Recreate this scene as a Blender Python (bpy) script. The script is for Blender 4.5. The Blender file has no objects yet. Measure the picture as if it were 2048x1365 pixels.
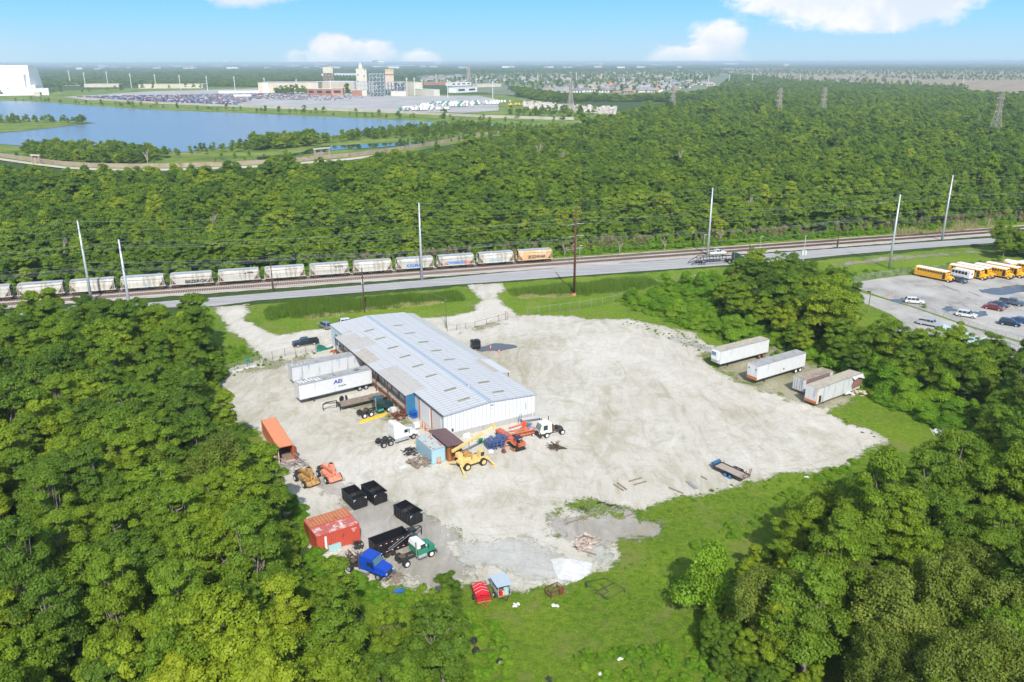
import bpy, math, random
import numpy as np
from mathutils import Vector, Matrix, Euler
random.seed(7); RNG = np.random.default_rng(11)
S = bpy.context.scene
COL = S.collection
R = math.radians
# ------------------------------------------------------------------ camera
F, PIT, CAMZ, ROLL = 1620.0, R(19.0), 60.0, 0.0025
cam_d = bpy.data.cameras.new('camera'); cam = bpy.data.objects.new('camera', cam_d); COL.objects.link(cam)
cam_d.sensor_width = 36; cam_d.lens = 36 * F / 2048; cam_d.clip_start = 1; cam_d.clip_end = 90000
cam.location = (0, 0, CAMZ)
cam.rotation_euler = (Matrix.Rotation(R(90) - PIT, 3, 'X') @ Matrix.Rotation(-ROLL, 3, 'Z').to_3x3()).to_euler()
S.camera = cam
# ------------------------------------------------------------------ sun, sky, exposure
SUN_EL = R(43); SUN_DIR = Vector((-0.14 * math.cos(SUN_EL), 0.99 * math.cos(SUN_EL), -math.sin(SUN_EL))).normalized()
sd = bpy.data.lights.new('sun', 'SUN'); sd.energy = 4.3; sd.angle = R(0.53); sd.color = (1.0, 0.955, 0.88)
sun = bpy.data.objects.new('sun', sd); COL.objects.link(sun)
sun.rotation_euler = SUN_DIR.to_track_quat('-Z', 'Y').to_euler(); sun.location = (20, -60, 120)
S.view_settings.view_transform = 'Standard'; S.view_settings.look = 'None'; S.view_settings.gamma = 1
S.view_settings.exposure = 0.32
S.cycles.max_bounces = 6; S.cycles.diffuse_bounces = 3; S.cycles.glossy_bounces = 3
S.cycles.transmission_bounces = 3; S.cycles.transparent_max_bounces = 6; S.cycles.volume_bounces = 0
S.cycles.use_adaptive_sampling = True; S.cycles.adaptive_threshold = 0.02
try: S.cycles.use_denoising = True
except Exception: pass
S.cycles.caustics_reflective = False; S.cycles.caustics_refractive = False
S.render.use_persistent_data = False

class NT:
    """tiny node-graph helper"""
    def __init__(s, nt): s.nt = nt; s.n = nt.nodes; s.l = nt.links
    def node(s, t, **kw):
        n = s.n.new(t)
        for k, v in kw.items(): setattr(n, k, v)
        return n
    def put(s, sock, v):
        if hasattr(v, 'is_output') or isinstance(v, bpy.types.NodeSocket): s.l.new(v, sock)
        elif v is not None:
            if isinstance(v, (tuple, list)) and len(v) == 3 and sock.type == 'RGBA': v = (*v, 1)
            sock.default_value = v
    def math(s, op, a, b=0.0, c=None, clamp=False):
        n = s.node('ShaderNodeMath', operation=op, use_clamp=clamp)
        s.put(n.inputs[0], a); s.put(n.inputs[1], b)
        if c is not None: s.put(n.inputs[2], c)
        return n.outputs[0]
    def mix(s, fac, a, b, blend='MIX'):
        n = s.node('ShaderNodeMix', data_type='RGBA', blend_type=blend)
        s.put(n.inputs[0], fac); s.put(n.inputs[6], a); s.put(n.inputs[7], b)
        return n.outputs[2]
    def ramp(s, fac, stops, interp='LINEAR'):
        n = s.node('ShaderNodeValToRGB'); cr = n.color_ramp; cr.interpolation = interp
        while len(cr.elements) > 1: cr.elements.remove(cr.elements[-1])
        cr.elements[0].position = stops[0][0]; cr.elements[0].color = (*stops[0][1], 1) if len(stops[0][1]) == 3 else stops[0][1]
        for p, c in stops[1:]:
            e = cr.elements.new(p); e.color = (*c, 1)
        s.put(n.inputs[0], fac); return n.outputs[0]
    def step(s, v, lo, hi):
        n = s.node('ShaderNodeMapRange', interpolation_type='SMOOTHSTEP')
        s.put(n.inputs[0], v); n.inputs[1].default_value = lo; n.inputs[2].default_value = hi
        return n.outputs[0]
    def noise(s, vec, scale, detail=3, rough=0.55, dist=0.0, out=0):
        n = s.node('ShaderNodeTexNoise'); s.put(n.inputs['Vector'], vec); n.inputs['Scale'].default_value = scale
        n.inputs['Detail'].default_value = detail; n.inputs['Roughness'].default_value = rough
        n.inputs['Distortion'].default_value = dist
        return n.outputs[out]
    def mapping(s, vec, scale=(1, 1, 1), rot=(0, 0, 0), loc=(0, 0, 0)):
        n = s.node('ShaderNodeMapping'); s.put(n.inputs[0], vec)
        n.inputs['Scale'].default_value = scale; n.inputs['Rotation'].default_value = rot; n.inputs['Location'].default_value = loc
        return n.outputs[0]
    def attr(s, name): return s.node('ShaderNodeAttribute', attribute_name=name).outputs['Fac']
    def objco(s): return s.node('ShaderNodeTexCoord').outputs['Object']
    def pos(s): return s.node('ShaderNodeNewGeometry').outputs['Position']

w = bpy.data.worlds.new("World"); S.world = w; w.use_nodes = True
N = NT(w.node_tree); N.n.clear()
sky = N.node('ShaderNodeTexSky', sky_type='NISHITA'); sky.sun_disc = False
sky.sun_elevation = SUN_EL; sky.sun_rotation = math.atan2(-SUN_DIR.x, -SUN_DIR.y)
sky.air_density = 1.0; sky.dust_density = 1.2; sky.ozone_density = 1.5; sky.altitude = 50
dirv = N.node('ShaderNodeTexCoord').outputs['Generated']
sep = N.node('ShaderNodeSeparateXYZ'); N.put(sep.inputs[0], dirv)
az = N.math('MULTIPLY', N.math('ARCTAN2', sep.outputs[0], sep.outputs[1]), F)       # "pixels" of arc
el = N.math('MULTIPLY', N.math('ARCSINE', sep.outputs[2]), F)
band = N.ramp(N.math('DIVIDE', el, 600.0, clamp=True), [(0, (.50, .71, .85)), (.05, (.46, .71, .90)), (.12, (.34, .69, .98)), (.22, (.21, .60, 1.0)), (.5, (.16, .42, .85)), (1, (.10, .26, .62))])
bandS = N.node('ShaderNodeVectorMath', operation='SCALE'); N.put(bandS.inputs[0], band); bandS.inputs[3].default_value = 5.8
nish = N.mix(N.step(el, 260, 620), bandS.outputs[0], sky.outputs[0])
# clouds: soft ellipses in azimuth / elevation broken up by noise
ell = [(-315, 8, 112, 30), (-336, 26, 56, 32), (-262, 18, 60, 28), (-168, 6, 50, 22), (345, 8, 112, 32), (378, 38, 56, 40), (330, 2, 110, 22),
       (510, 106, 120, 44), (600, 84, 170, 44), (690, 98, 140, 52), (470, 130, 90, 44), (640, 145, 230, 50), (-470, 126, 130, 36), (-500, 140, 90, 36)]
nz = N.noise(N.mapping(dirv, (1, 1, 1.8)), 26, 6, .6, .3)
warp = N.math('MULTIPLY', N.math('SUBTRACT', nz, .5), 1.25)
field = None
for cx, cy, rx, ry in ell:
    dx = N.math('DIVIDE', N.math('SUBTRACT', az, float(cx)), float(rx)); dy = N.math('DIVIDE', N.math('SUBTRACT', el, float(cy)), float(ry))
    f = N.math('SUBTRACT', 1.0, N.math('SQRT', N.math('ADD', N.math('MULTIPLY', dx, dx), N.math('MULTIPLY', dy, dy))))
    field = f if field is None else N.math('SMOOTH_MAX', field, f, .3)
cm = N.step(N.math('ADD', field, warp), .02, .46)
wisp = N.math('MULTIPLY', N.step(N.math('SUBTRACT', N.math('MULTIPLY', az, -1.0), el), 760, 1080), .55)
nz2 = N.noise(dirv, 14, 4, .6)
ccol = N.mix(N.step(nz2, .38, .62), (4.3, 4.7, 5.3, 1), (5.5, 5.5, 5.6, 1))
up = N.step(el, 2, 30)
hi = N.math('MULTIPLY', N.step(N.noise(N.mapping(dirv, (1, 1, 3)), 5, 6, .6), .52, .75), N.step(el, 300, 700))   # fair-weather cumulus higher up (out of frame, seen in reflections)
fac = N.math('MAXIMUM', N.math('MULTIPLY', cm, N.math('MULTIPLY_ADD', up, .45, .5)), N.math('MAXIMUM', wisp, N.math('MULTIPLY', hi, .6)))
skyc = N.mix(fac, nish, ccol)
bg = N.node('ShaderNodeBackground'); N.put(bg.inputs[0], skyc); bg.inputs[1].default_value = 0.15
wo = N.node('ShaderNodeOutputWorld'); N.l.new(bg.outputs[0], wo.inputs[0])

# ------------------------------------------------------------------ geometry helpers
def G(px, py, z=0.0):
    """ground point seen at a point of the photograph (2048 x 1365), for an object height z"""
    u = px - 1024; v = py - 682.5; u, v = u + ROLL * v, v - ROLL * u
    cp, sp = math.cos(PIT), math.sin(PIT); dn = sp * F + cp * v; fw = cp * F - sp * v
    return (u / dn * (CAMZ - z), fw / dn * (CAMZ - z))
def GZ(px, py, base):
    """height above the ground of the point seen at (px,py) that stands over base"""
    v = py - 682.5 - ROLL * (px - 1024); cp, sp = math.cos(PIT), math.sin(PIT)
    return CAMZ - base[1] * (sp * F + cp * v) / (cp * F - sp * v)
def ang(p, q): return math.atan2(q[1] - p[1], q[0] - p[0])
def mid(p, q): return ((p[0] + q[0]) / 2, (p[1] + q[1]) / 2)

MATS = {}
def mat(name, col, rough=.6, metal=0.0, var=.0, vscale=3.0, dirt=None, dscale=1.2, dthr=(.5, .7), bump=0.0, bscale=20, streak=False, coat=0.0, spec=.5):
    if name in MATS: return MATS[name]
    m = bpy.data.materials.new(name); m.use_nodes = True; n = NT(m.node_tree); b = n.n['Principled BSDF']
    oc = n.objco(); c = (*col, 1)
    if var > 0:
        nz = n.noise(oc, vscale, 4, .6)
        lo = tuple(x * (1 - var) for x in col); hi_ = tuple(min(1, x * (1 + var)) for x in col)
        c = n.ramp(nz, [(.3, lo), (.7, hi_)])
    if dirt:
        v = n.mapping(oc, (1, 1, .12)) if streak else oc
        d = n.noise(v, dscale, 5, .65)
        c = n.mix(n.step(d, dthr[0], dthr[1]), c, (*dirt, 1))
    n.put(b.inputs['Base Color'], c)
    b.inputs['Roughness'].default_value = rough; b.inputs['Metallic'].default_value = metal
    b.inputs['Specular IOR Level'].default_value = spec
    if coat: b.inputs['Coat Weight'].default_value = coat; b.inputs['Coat Roughness'].default_value = .1
    if bump:
        bn = n.node('ShaderNodeBump'); bn.inputs['Strength'].default_value = bump; bn.inputs['Distance'].default_value = .05
        n.put(bn.inputs['Height'], n.noise(oc, bscale, 3)); n.put(b.inputs['Normal'], bn.outputs[0])
    MATS[name] = m; return m

def link(name, me, parent=None, loc=None, rz=None):
    o = bpy.data.objects.new(name, me); COL.objects.link(o)
    if parent is not None: o.parent = parent
    if loc is not None: o.location = loc
    if rz is not None: o.rotation_euler = (0, 0, rz)
    return o
def tag(o, label=None, cat=None, group=None, kind=None):
    if label: o['label'] = label
    if cat: o['category'] = cat
    if group: o['group'] = group
    if kind: o['kind'] = kind
    return o
def thing(name, label, cat, loc=(0, 0, 0), rz=0.0, group=None):
    if len(loc) == 2: loc = (loc[0], loc[1], 0)
    o = bpy.data.objects.new(name, None); COL.objects.link(o); o.empty_display_size = .5
    o.location = loc; o.rotation_euler = (0, 0, rz); return tag(o, label, cat, group)
def copy_tree(o, parent=None):
    c = o.copy(); COL.objects.link(c); c.parent = parent
    for ch in [x for x in o.children]: copy_tree(ch, c)
    return c

class MB:
    def __init__(s): s.v = []; s.f = []
    def add(s, vs, fs):
        k = len(s.v); s.v += [tuple(v) for v in vs]; s.f += [tuple(i + k for i in f) for f in fs]; return s
    def b(s, x0, x1, y0, y1, z0, z1):
        return s.add([(x0, y0, z0), (x1, y0, z0), (x1, y1, z0), (x0, y1, z0), (x0, y0, z1), (x1, y0, z1), (x1, y1, z1), (x0, y1, z1)],
                     [(0, 3, 2, 1), (4, 5, 6, 7), (0, 1, 5, 4), (1, 2, 6, 5), (2, 3, 7, 6), (3, 0, 4, 7)])
    def box(s, c, d, rz=0, rx=0, ry=0):
        M = Euler((rx, ry, rz)).to_matrix(); h = [x / 2 for x in d]
        vs = [Vector(c) + M @ Vector((sx * h[0], sy * h[1], sz * h[2])) for sz in (-1, 1) for sx, sy in ((-1, -1), (1, -1), (1, 1), (-1, 1))]
        return s.add(vs, [(0, 3, 2, 1), (4, 5, 6, 7), (0, 1, 5, 4), (1, 2, 6, 5), (2, 3, 7, 6), (3, 0, 4, 7)])
    def prism(s, prof, y0, y1):
        """profile of (x,z[,inset]) extruded along y; inset narrows that corner on both sides"""
        n = len(prof); vs = []
        for k, y in enumerate((y0, y1)):
            sg = 1 if k == 0 else -1
            for p in prof: vs.append((p[0], y + sg * (p[2] if len(p) > 2 else 0), p[1]))
        fs = [tuple(range(n)), tuple(range(2 * n - 1, n - 1, -1))] + [(i, i + n, (i + 1) % n + n, (i + 1) % n) for i in range(n)]
        return s.add(vs, fs)
    def poly(s, pts, z0, z1):
        n = len(pts)
        return s.add([(p[0], p[1], z0) for p in pts] + [(p[0], p[1], z1) for p in pts],
                     [tuple(range(n - 1, -1, -1)), tuple(range(n, 2 * n))] + [(i, (i + 1) % n, (i + 1) % n + n, i + n) for i in range(n)])
    def cyl(s, p, q, r, n=8, r2=None, cap=True):
        p = Vector(p); q = Vector(q); d = (q - p)
        if d.length < 1e-6: return s
        t = d.normalized(); a = t.orthogonal().normalized(); b = t.cross(a); r2 = r if r2 is None else r2
        vs = []
        for c, rr in ((p, r), (q, r2)):
            for i in range(n):
                th = 2 * math.pi * i / n; vs.append(c + a * (rr * math.cos(th)) + b * (rr * math.sin(th)))
        fs = [(i, (i + 1) % n, (i + 1) % n + n, i + n) for i in range(n)]
        if cap: fs += [tuple(range(n - 1, -1, -1)), tuple(range(n, 2 * n))]
        return s.add(vs, fs)
    def path(s, pts, r, n=6):
        for a, b in zip(pts[:-1], pts[1:]): s.cyl(a, b, r, n)
        return s
    def bar(s, p, q, w, h):
        p = Vector(p); q = Vector(q); d = q - p; L = d.length; t = d.normalized()
        up_ = Vector((0, 0, 1)) if abs(t.z) < .95 else Vector((1, 0, 0)); sd_ = t.cross(up_).normalized(); u = sd_.cross(t)
        vs = [c + sd_ * (w / 2 * i) + u * (h / 2 * j) for c in (p, q) for i, j in ((-1, -1), (1, -1), (1, 1), (-1, 1))]
        return s.add(vs, [(0, 3, 2, 1), (4, 5, 6, 7), (0, 1, 5, 4), (1, 2, 6, 5), (2, 3, 7, 6), (3, 0, 4, 7)])
    def mesh(s, name, m, smooth=False, bevel=0):
        me = bpy.data.meshes.new(name); me.from_pydata(s.v, [], s.f); me.update()
        if m: me.materials.append(m)
        if smooth: me.polygons.foreach_set('use_smooth', [True] * len(me.polygons))
        if bevel:
            import bmesh
            bm = bmesh.new(); bm.from_mesh(me); bmesh.ops.recalc_face_normals(bm, faces=bm.faces)
            bmesh.ops.bevel(bm, geom=[e for e in bm.edges if e.calc_face_angle(0) > .5], offset=bevel, segments=2, affect='EDGES', clamp_overlap=True)
            bm.to_mesh(me); bm.free()
        return me
    def make(s, name, m, parent=None, smooth=False, bevel=0, **kw):
        return link(name, s.mesh(name, m, smooth, bevel), parent, **kw)

def vnoise(x, y, scale, seed=0, octs=3):
    out = np.zeros_like(x, dtype=float); amp = 1.0; tot = 0
    for o in range(octs):
        r = np.random.default_rng(seed * 13 + o); g = r.random((97, 97)) * 2 - 1
        u = x / scale * (2 ** o) + 31.7 * o; v = y / scale * (2 ** o) + 17.3 * o
        iu = np.floor(u).astype(int); iv = np.floor(v).astype(int); fu = u - iu; fv = v - iv
        fu = fu * fu * (3 - 2 * fu); fv = fv * fv * (3 - 2 * fv)
        a = g[iu % 97, iv % 97]; b = g[(iu + 1) % 97, iv % 97]; c = g[iu % 97, (iv + 1) % 97]; d = g[(iu + 1) % 97, (iv + 1) % 97]
        out += amp * ((a * (1 - fu) + b * fu) * (1 - fv) + (c * (1 - fu) + d * fu) * fv); tot += amp; amp *= .55
    return out / tot
def sdist(x, y, poly):
    """signed distance, positive inside"""
    P = np.array(poly, float); Q = np.roll(P, -1, 0); d2 = np.full(x.shape, 1e18); ins = np.zeros(x.shape, bool)
    for (ax, ay), (bx, by) in zip(P, Q):
        ex, ey = bx - ax, by - ay; t = np.clip(((x - ax) * ex + (y - ay) * ey) / max(ex * ex + ey * ey, 1e-9), 0, 1)
        d2 = np.minimum(d2, (x - ax - t * ex) ** 2 + (y - ay - t * ey) ** 2)
        if ay != by: ins ^= ((ay > y) != (by > y)) & (x < (bx - ax) * (y - ay) / (by - ay) + ax)
    return np.where(ins, 1, -1) * np.sqrt(d2)
def pxpoly(pts, z=0.0): return [G(a, b, z) for a, b in pts]
def sheet(name, polys, z, cell, material, rag=0.0, rscale=4.0, seed=1, holes=(), kind='structure', label=None, thr=0.0, extra=None, zf=None):
    """flat ground sheet filling the polygons, with a naturally ragged outline cut into its mesh"""
    allp = np.array([p for q in polys for p in q]); x0, y0 = allp.min(0) - rag - cell; x1, y1 = allp.max(0) + rag + cell
    nx = int((x1 - x0) / cell) + 2; ny = int((y1 - y0) / cell) + 2
    X, Y = np.meshgrid(x0 + np.arange(nx) * cell, y0 + np.arange(ny) * cell, indexing='ij')
    f = np.full(X.shape, -1e9)
    for q in polys: f = np.maximum(f, sdist(X, Y, q))
    for q in holes: f = np.minimum(f, -sdist(X, Y, q))
    f = f - thr
    if rag: f = f + rag * vnoise(X, Y, rscale, seed, 4) * 1.6
    fc = (f[:-1, :-1] + f[1:, :-1] + f[:-1, 1:] + f[1:, 1:]) / 4; keep = fc > 0
    gx, gy = np.gradient(f, cell); g2 = np.maximum(gx * gx + gy * gy, .15)
    used = np.zeros(X.shape, bool); full = np.zeros(X.shape, int)
    for a in (0, 1):
        for b in (0, 1):
            used[a:nx - 1 + a, b:ny - 1 + b] |= keep; full[a:nx - 1 + a, b:ny - 1 + b] += keep
    bd = used & (full < 4)
    sx = np.where(bd, np.clip(-f * gx / g2, -.5 * cell, .5 * cell), 0); sy = np.where(bd, np.clip(-f * gy / g2, -.5 * cell, .5 * cell), 0)
    idx = np.full(X.shape, -1); idx[used] = np.arange(used.sum())
    XX = (X + sx)[used]; YY = (Y + sy)[used]; Z = np.full(XX.shape, z) if zf is None else z + zf(XX, YY, f[used])
    co = np.stack([XX, YY, Z], 1)
    i, j = np.nonzero(keep); fa = np.stack([idx[i, j], idx[i + 1, j], idx[i + 1, j + 1], idx[i, j + 1]], 1)
    me = bpy.data.meshes.new(name); me.vertices.add(len(co)); me.vertices.foreach_set('co', co.ravel().astype(np.float32))
    me.loops.add(len(fa) * 4); me.loops.foreach_set('vertex_index', fa.ravel().astype(np.int32)); me.polygons.add(len(fa))
    me.polygons.foreach_set('loop_start', np.arange(0, len(fa) * 4, 4, dtype=np.int32)); me.polygons.foreach_set('loop_total', np.full(len(fa), 4, np.int32))
    me.update(); me.validate()
    at = me.attributes.new('edge', 'FLOAT', 'POINT'); at.data.foreach_set('value', f[used].astype(np.float32))
    me.materials.append(material); o = link(name, me); return tag(o, label, kind=kind)

# ------------------------------------------------------------------ ground materials
def gmat(name, build, rough=.95, fade=0.0):
    m = gmat0(name, build, rough)
    if fade:
        n = NT(m.node_tree); b = n.n['Principled BSDF']; o = n.n['Material Output']; p = n.pos()
        e = n.math('DIVIDE', n.attr('edge'), fade); nz_ = n.math('ADD', n.math('MULTIPLY', n.math('SUBTRACT', n.noise(p, 1.1, 6, .85), .5), 9.0), n.math('MULTIPLY', n.math('SUBTRACT', n.noise(p, .28, 4, .6), .5), 6.0))
        k = n.step(n.math('ADD', n.math('SUBTRACT', e, 1.0), nz_), -.3, .3)
        tr = n.node('ShaderNodeBsdfTransparent'); mx = n.node('ShaderNodeMixShader'); n.put(mx.inputs[0], k); n.l.new(tr.outputs[0], mx.inputs[1]); n.l.new(b.outputs[0], mx.inputs[2]); n.l.new(mx.outputs[0], o.inputs[0])
    return m
def gmat0(name, build, rough=.95):
    m = bpy.data.materials.new(name); m.use_nodes = True; n = NT(m.node_tree); b = n.n['Principled BSDF']
    b.inputs['Roughness'].default_value = rough; b.inputs['Specular IOR Level'].default_value = .25
    build(n, b); return m
def bumpn(n, b, h, st=.4, dist=.1):
    bn = n.node('ShaderNodeBump'); bn.inputs['Strength'].default_value = st; bn.inputs['Distance'].default_value = dist
    n.put(bn.inputs['Height'], h); n.put(b.inputs['Normal'], bn.outputs[0])
def grass_b(n, b, c0=(.09, .175, .009), c1=(.175, .29, .012), c2=(.27, .36, .025)):
    p = n.pos(); a = n.noise(p, .05, 5, .6); f = n.noise(p, 1.1, 6, .85)
    c = n.ramp(n.math('ADD', n.math('MULTIPLY', n.step(a, .3, .7), .35), n.math('MULTIPLY', n.step(f, .33, .67), .65)), [(.1, c0), (.5, c1), (.9, c2)])
    tuft = n.noise(p, 5.0, 4, .75); c = n.mix(n.math('MULTIPLY', n.step(tuft, .48, .66), .6), c, (.045, .10, .008, 1))
    dry = n.noise(p, .16, 5, .7); c = n.mix(n.math('MULTIPLY', n.step(dry, .50, .66), .62), c, (.25, .25, .07, 1)); rg = n.noise(p, .6, 6, .85); c = n.mix(n.math('MULTIPLY', n.step(rg, .55, .66), .5), c, (.05, .12, .008, 1)); spk = n.noise(p, 2.2, 5, .9); pt = n.noise(p, .08, 3, .6); c = n.mix(n.math('MULTIPLY', n.math('MULTIPLY', n.step(spk, .60, .66), n.step(pt, .50, .58)), .7), c, (.42, .41, .34, 1))
    n.put(b.inputs['Base Color'], c); bumpn(n, b, n.noise(p, 3.5, 5, .8), .9, .5)
M_grass = gmat('lawn_grass', grass_b)
def floor_b(n, b):
    p = n.pos(); f = n.noise(p, .4, 5, .7)
    n.put(b.inputs['Base Color'], n.ramp(f, [(.35, (.03, .06, .01)), (.6, (.06, .11, .015)), (.75, (.10, .14, .03))])); bumpn(n, b, n.noise(p, 2, 4, .8), .8, .6)
M_floor = gmat('understorey_ground', floor_b)  # shade in the gaps between crowns is painted in as dark green
def gravel_b(n, b, base=(.515, .49, .42), lite=(.615, .595, .535), tan=(.36, .33, .235), grn=(.19, .22, .08), gedge=1.2):
    p = n.pos(); big = n.noise(p, .035, 4, .55, .6); med = n.noise(n.mapping(p, (1, .35, 1), (0, 0, R(-25))), .35, 6, .65, 1.2)
    c = n.ramp(n.math('ADD', n.math('MULTIPLY', big, .55), n.math('MULTIPLY', med, .45)), [(.36, tan), (.47, base), (.60, lite)])
    tr = n.noise(n.mapping(p, (.10, 1.0, 1), (0, 0, R(24))), .5, 6, .65, 3.5); c = n.mix(n.math('MULTIPLY', n.math('MULTIPLY', n.step(tr, .52, .72), n.step(big, .35, .6)), .26), c, (.27, .25, .18, 1))
    tr2 = n.noise(n.mapping(p, (1.0, .10, 1), (0, 0, R(-30))), .45, 6, .65, 4.5); c = n.mix(n.math('MULTIPLY', n.math('MULTIPLY', n.step(tr2, .54, .72), n.step(big, .62, .4)), .24), c, (.28, .265, .19, 1)); bl = n.noise(p, .22, 6, .75, .8); bm = n.noise(p, .045, 3, .5); c = n.mix(n.math('MULTIPLY', n.step(n.math('ADD', n.math('MULTIPLY', bl, .6), n.math('MULTIPLY', bm, .4)), .50, .62), .55), c, (.33, .31, .205, 1)); sc_ = n.noise(p, 1.2, 6, .9); c = n.mix(n.math('MULTIPLY', n.step(sc_, .60, .66), .6), c, (.20, .19, .15, 1))
    for cx, cy, sp_, lo in ((-2, 112, 2.3, 26), (35, 150, 2.0, 60), (12, 175, 2.5, 90), (60, 118, 2.2, 40)):
        vs = n.node('ShaderNodeVectorMath', operation='DISTANCE'); n.put(vs.inputs[0], n.mapping(p, (1, 1, 0))); vs.inputs[1].default_value = (cx, cy, 0)
        dd = n.math('ADD', vs.outputs['Value'], n.math('MULTIPLY', n.noise(p, .05, 2, .5), 9.0)); tri = n.math('ABSOLUTE', n.math('MULTIPLY_ADD', n.math('FRACT', n.math('DIVIDE', dd, sp_)), 2.0, -1.0))
        mk = n.math('MULTIPLY', n.step(tri, .70, .95), n.math('MULTIPLY', n.step(n.noise(n.mapping(p, (1, 1, 1), (0, 0, 0), (cx, cy, 0)), .06, 3, .5), .50, .60), n.step(n.noise(p, .7, 5, .8), .35, .6)))
        c = n.mix(n.math('MULTIPLY', mk, .22), c, (.27, .25, .185, 1))
    sp = n.noise(p, 2.6, 5, .85); c = n.mix(n.math('MULTIPLY', n.step(sp, .55, .66), .5), c, (.22, .20, .16, 1))
    fine = n.noise(p, 4.5, 4, .95); c = n.mix(n.math('MULTIPLY', n.step(fine, .42, .62), .34), c, (.30, .29, .25, 1))
    e = n.attr('edge'); ge = n.step(n.math('ADD', n.math('DIVIDE', e, gedge), n.math('MULTIPLY', n.math('SUBTRACT', n.noise(p, .9, 5, .75), .5), 7.0)), 1.3, -.2)
    c = n.mix(n.math('MULTIPLY', ge, .8), c, (*grn, 1))
    n.put(b.inputs['Base Color'], c); bumpn(n, b, n.noise(p, 3, 6, .8), .35, .15)
M_gravel = gmat('pale_shell_gravel', gravel_b, fade=.7)
M_dark = gmat('grey_limestone_gravel', lambda n, b: gravel_b(n, b, (.32, .30, .27), (.46, .44, .41), (.20, .19, .13), (.13, .18, .05)), fade=1.3)
M_mud = gmat('damp_earth', lambda n, b: gravel_b(n, b, (.24, .23, .13), (.36, .34, .24), (.14, .16, .06), (.14, .20, .03)), fade=1.6)
M_powder = gmat('white_powder', lambda n, b: gravel_b(n, b, (.74, .75, .76), (.82, .82, .83), (.60, .62, .64), (.5, .52, .5)))
M_pale = gmat('dried_pale_silt', lambda n, b: gravel_b(n, b, (.42, .425, .40), (.52, .525, .50), (.32, .33, .29), (.25, .27, .16)), fade=1.0)
M_grassf = gmat('sparse_grass', grass_b, fade=1.6)
def asphalt_b(n, b, base=.37):
    p = n.pos(); f = n.noise(p, 3, 5, .8); g = n.noise(n.mapping(p, (.05, 1, 1), (0, 0, R(-16.4))), .8, 4, .6)
    c = n.ramp(n.math('ADD', n.math('MULTIPLY', f, .4), n.math('MULTIPLY', g, .6)), [(.35, (base * .72, base * .73, base * .74)), (.52, (base, base, base)), (.68, (base * 1.3, base * 1.3, base * 1.28))])
    n.put(b.inputs['Base Color'], c); bumpn(n, b, f, .2, .03)
M_asph = gmat('worn_asphalt', asphalt_b, .85)
def lot_b(n, b):
    p = n.pos(); f = n.noise(p, 2.2, 5, .8); g = n.noise(p, .09, 5, .65)
    c = n.ramp(n.math('ADD', n.math('MULTIPLY', f, .4), n.math('MULTIPLY', g, .6)), [(.38, (.22, .215, .20)), (.5, (.37, .36, .335)), (.62, (.46, .45, .42))])
    v = n.noise(n.mapping(p, (1, .22, 1), (0, 0, R(35))), .35, 5, .65); c = n.mix(n.math('MULTIPLY', n.step(v, .58, .68), .6), c, (.12, .115, .10, 1))
    n.put(b.inputs['Base Color'], c); bumpn(n, b, f, .2, .03)
M_lot = gmat('worn_concrete_lot', lot_b, .85)
def ballast_b(n, b):
    p = n.pos(); f = n.noise(p, 4.5, 4, .9); g = n.noise(n.mapping(p, (.06, 1, 1), (0, 0, R(-16.4))), .7, 4, .6)
    c = n.ramp(n.math('ADD', n.math('MULTIPLY', f, .45), n.math('MULTIPLY', g, .55)), [(.33, (.17, .14, .115)), (.46, (.40, .36, .32)), (.62, (.55, .51, .47))])
    n.put(b.inputs['Base Color'], c); bumpn(n, b, f, .6, .12)
M_ballast = gmat('rail_ballast', ballast_b)
def water_m(name, col, rough, wave, wscale, dist):
    def f(n, b):
        n.put(b.inputs['Base Color'], (*col, 1)); b.inputs['Roughness'].default_value = rough; b.inputs['Specular IOR Level'].default_value = .5
        b.inputs['IOR'].default_value = 1.33
        p = n.pos(); bumpn(n, b, n.noise(n.mapping(p, (1, .5, 1)), wscale, 4, .7), wave, dist)
    return gmat(name, f, rough)
M_lake = water_m('lake_water', (.15, .21, .29), .22, .4, .35, .8)
M_pond = water_m('still_water', (.03, .045, .04), .05, .05, 1.0, .05)
M_puddle = water_m('puddle_water', (.10, .11, .12), .10, .05, 2.0, .02)
def reed_b(n, b):
    p = n.pos(); f = n.noise(p, .02, 6, .75); c = n.ramp(f, [(.35, (.20, .17, .10)), (.5, (.34, .28, .19)), (.66, (.42, .35, .25))])
    c = n.mix(n.step(n.noise(n.mapping(p, (1, .3, 1)), .006, 5, .7), .58, .66), c, (.07, .10, .03, 1)); n.put(b.inputs['Base Color'], c); bumpn(n, b, n.noise(p, .2, 4, .8), 1, 3)
M_marsh = gmat('dry_marsh', reed_b)
def meadow_b(n, b):
    p = n.pos(); f = n.noise(p, .03, 6, .7)
    n.put(b.inputs['Base Color'], n.ramp(f, [(.36, (.07, .13, .016)), (.5, (.15, .22, .03)), (.64, (.24, .28, .07))])); bumpn(n, b, n.noise(p, .7, 4, .8), .8, 1)
M_meadow = gmat('meadow_grass', meadow_b)

# ------------------------------------------------------------------ ground to the horizon
def ring_ground():
    mb = MB(); xs = [-45000, -12000, -4000, -1500, -500, -200, 0, 200, 500, 1500, 4000, 12000, 45000]; ys = [-400, -60, 40, 150, 300, 600, 1200, 2500, 5000, 10000, 20000, 60000]
    for y in ys:
        for x in xs: mb.v.append((x, y, -.10))
    n = len(xs)
    for j in range(len(ys) - 1):
        for i in range(n - 1): mb.f.append((j * n + i, j * n + i + 1, (j + 1) * n + i + 1, (j + 1) * n + i))
    return tag(mb.make('ground', M_floor), kind='structure')
ring_ground()
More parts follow.
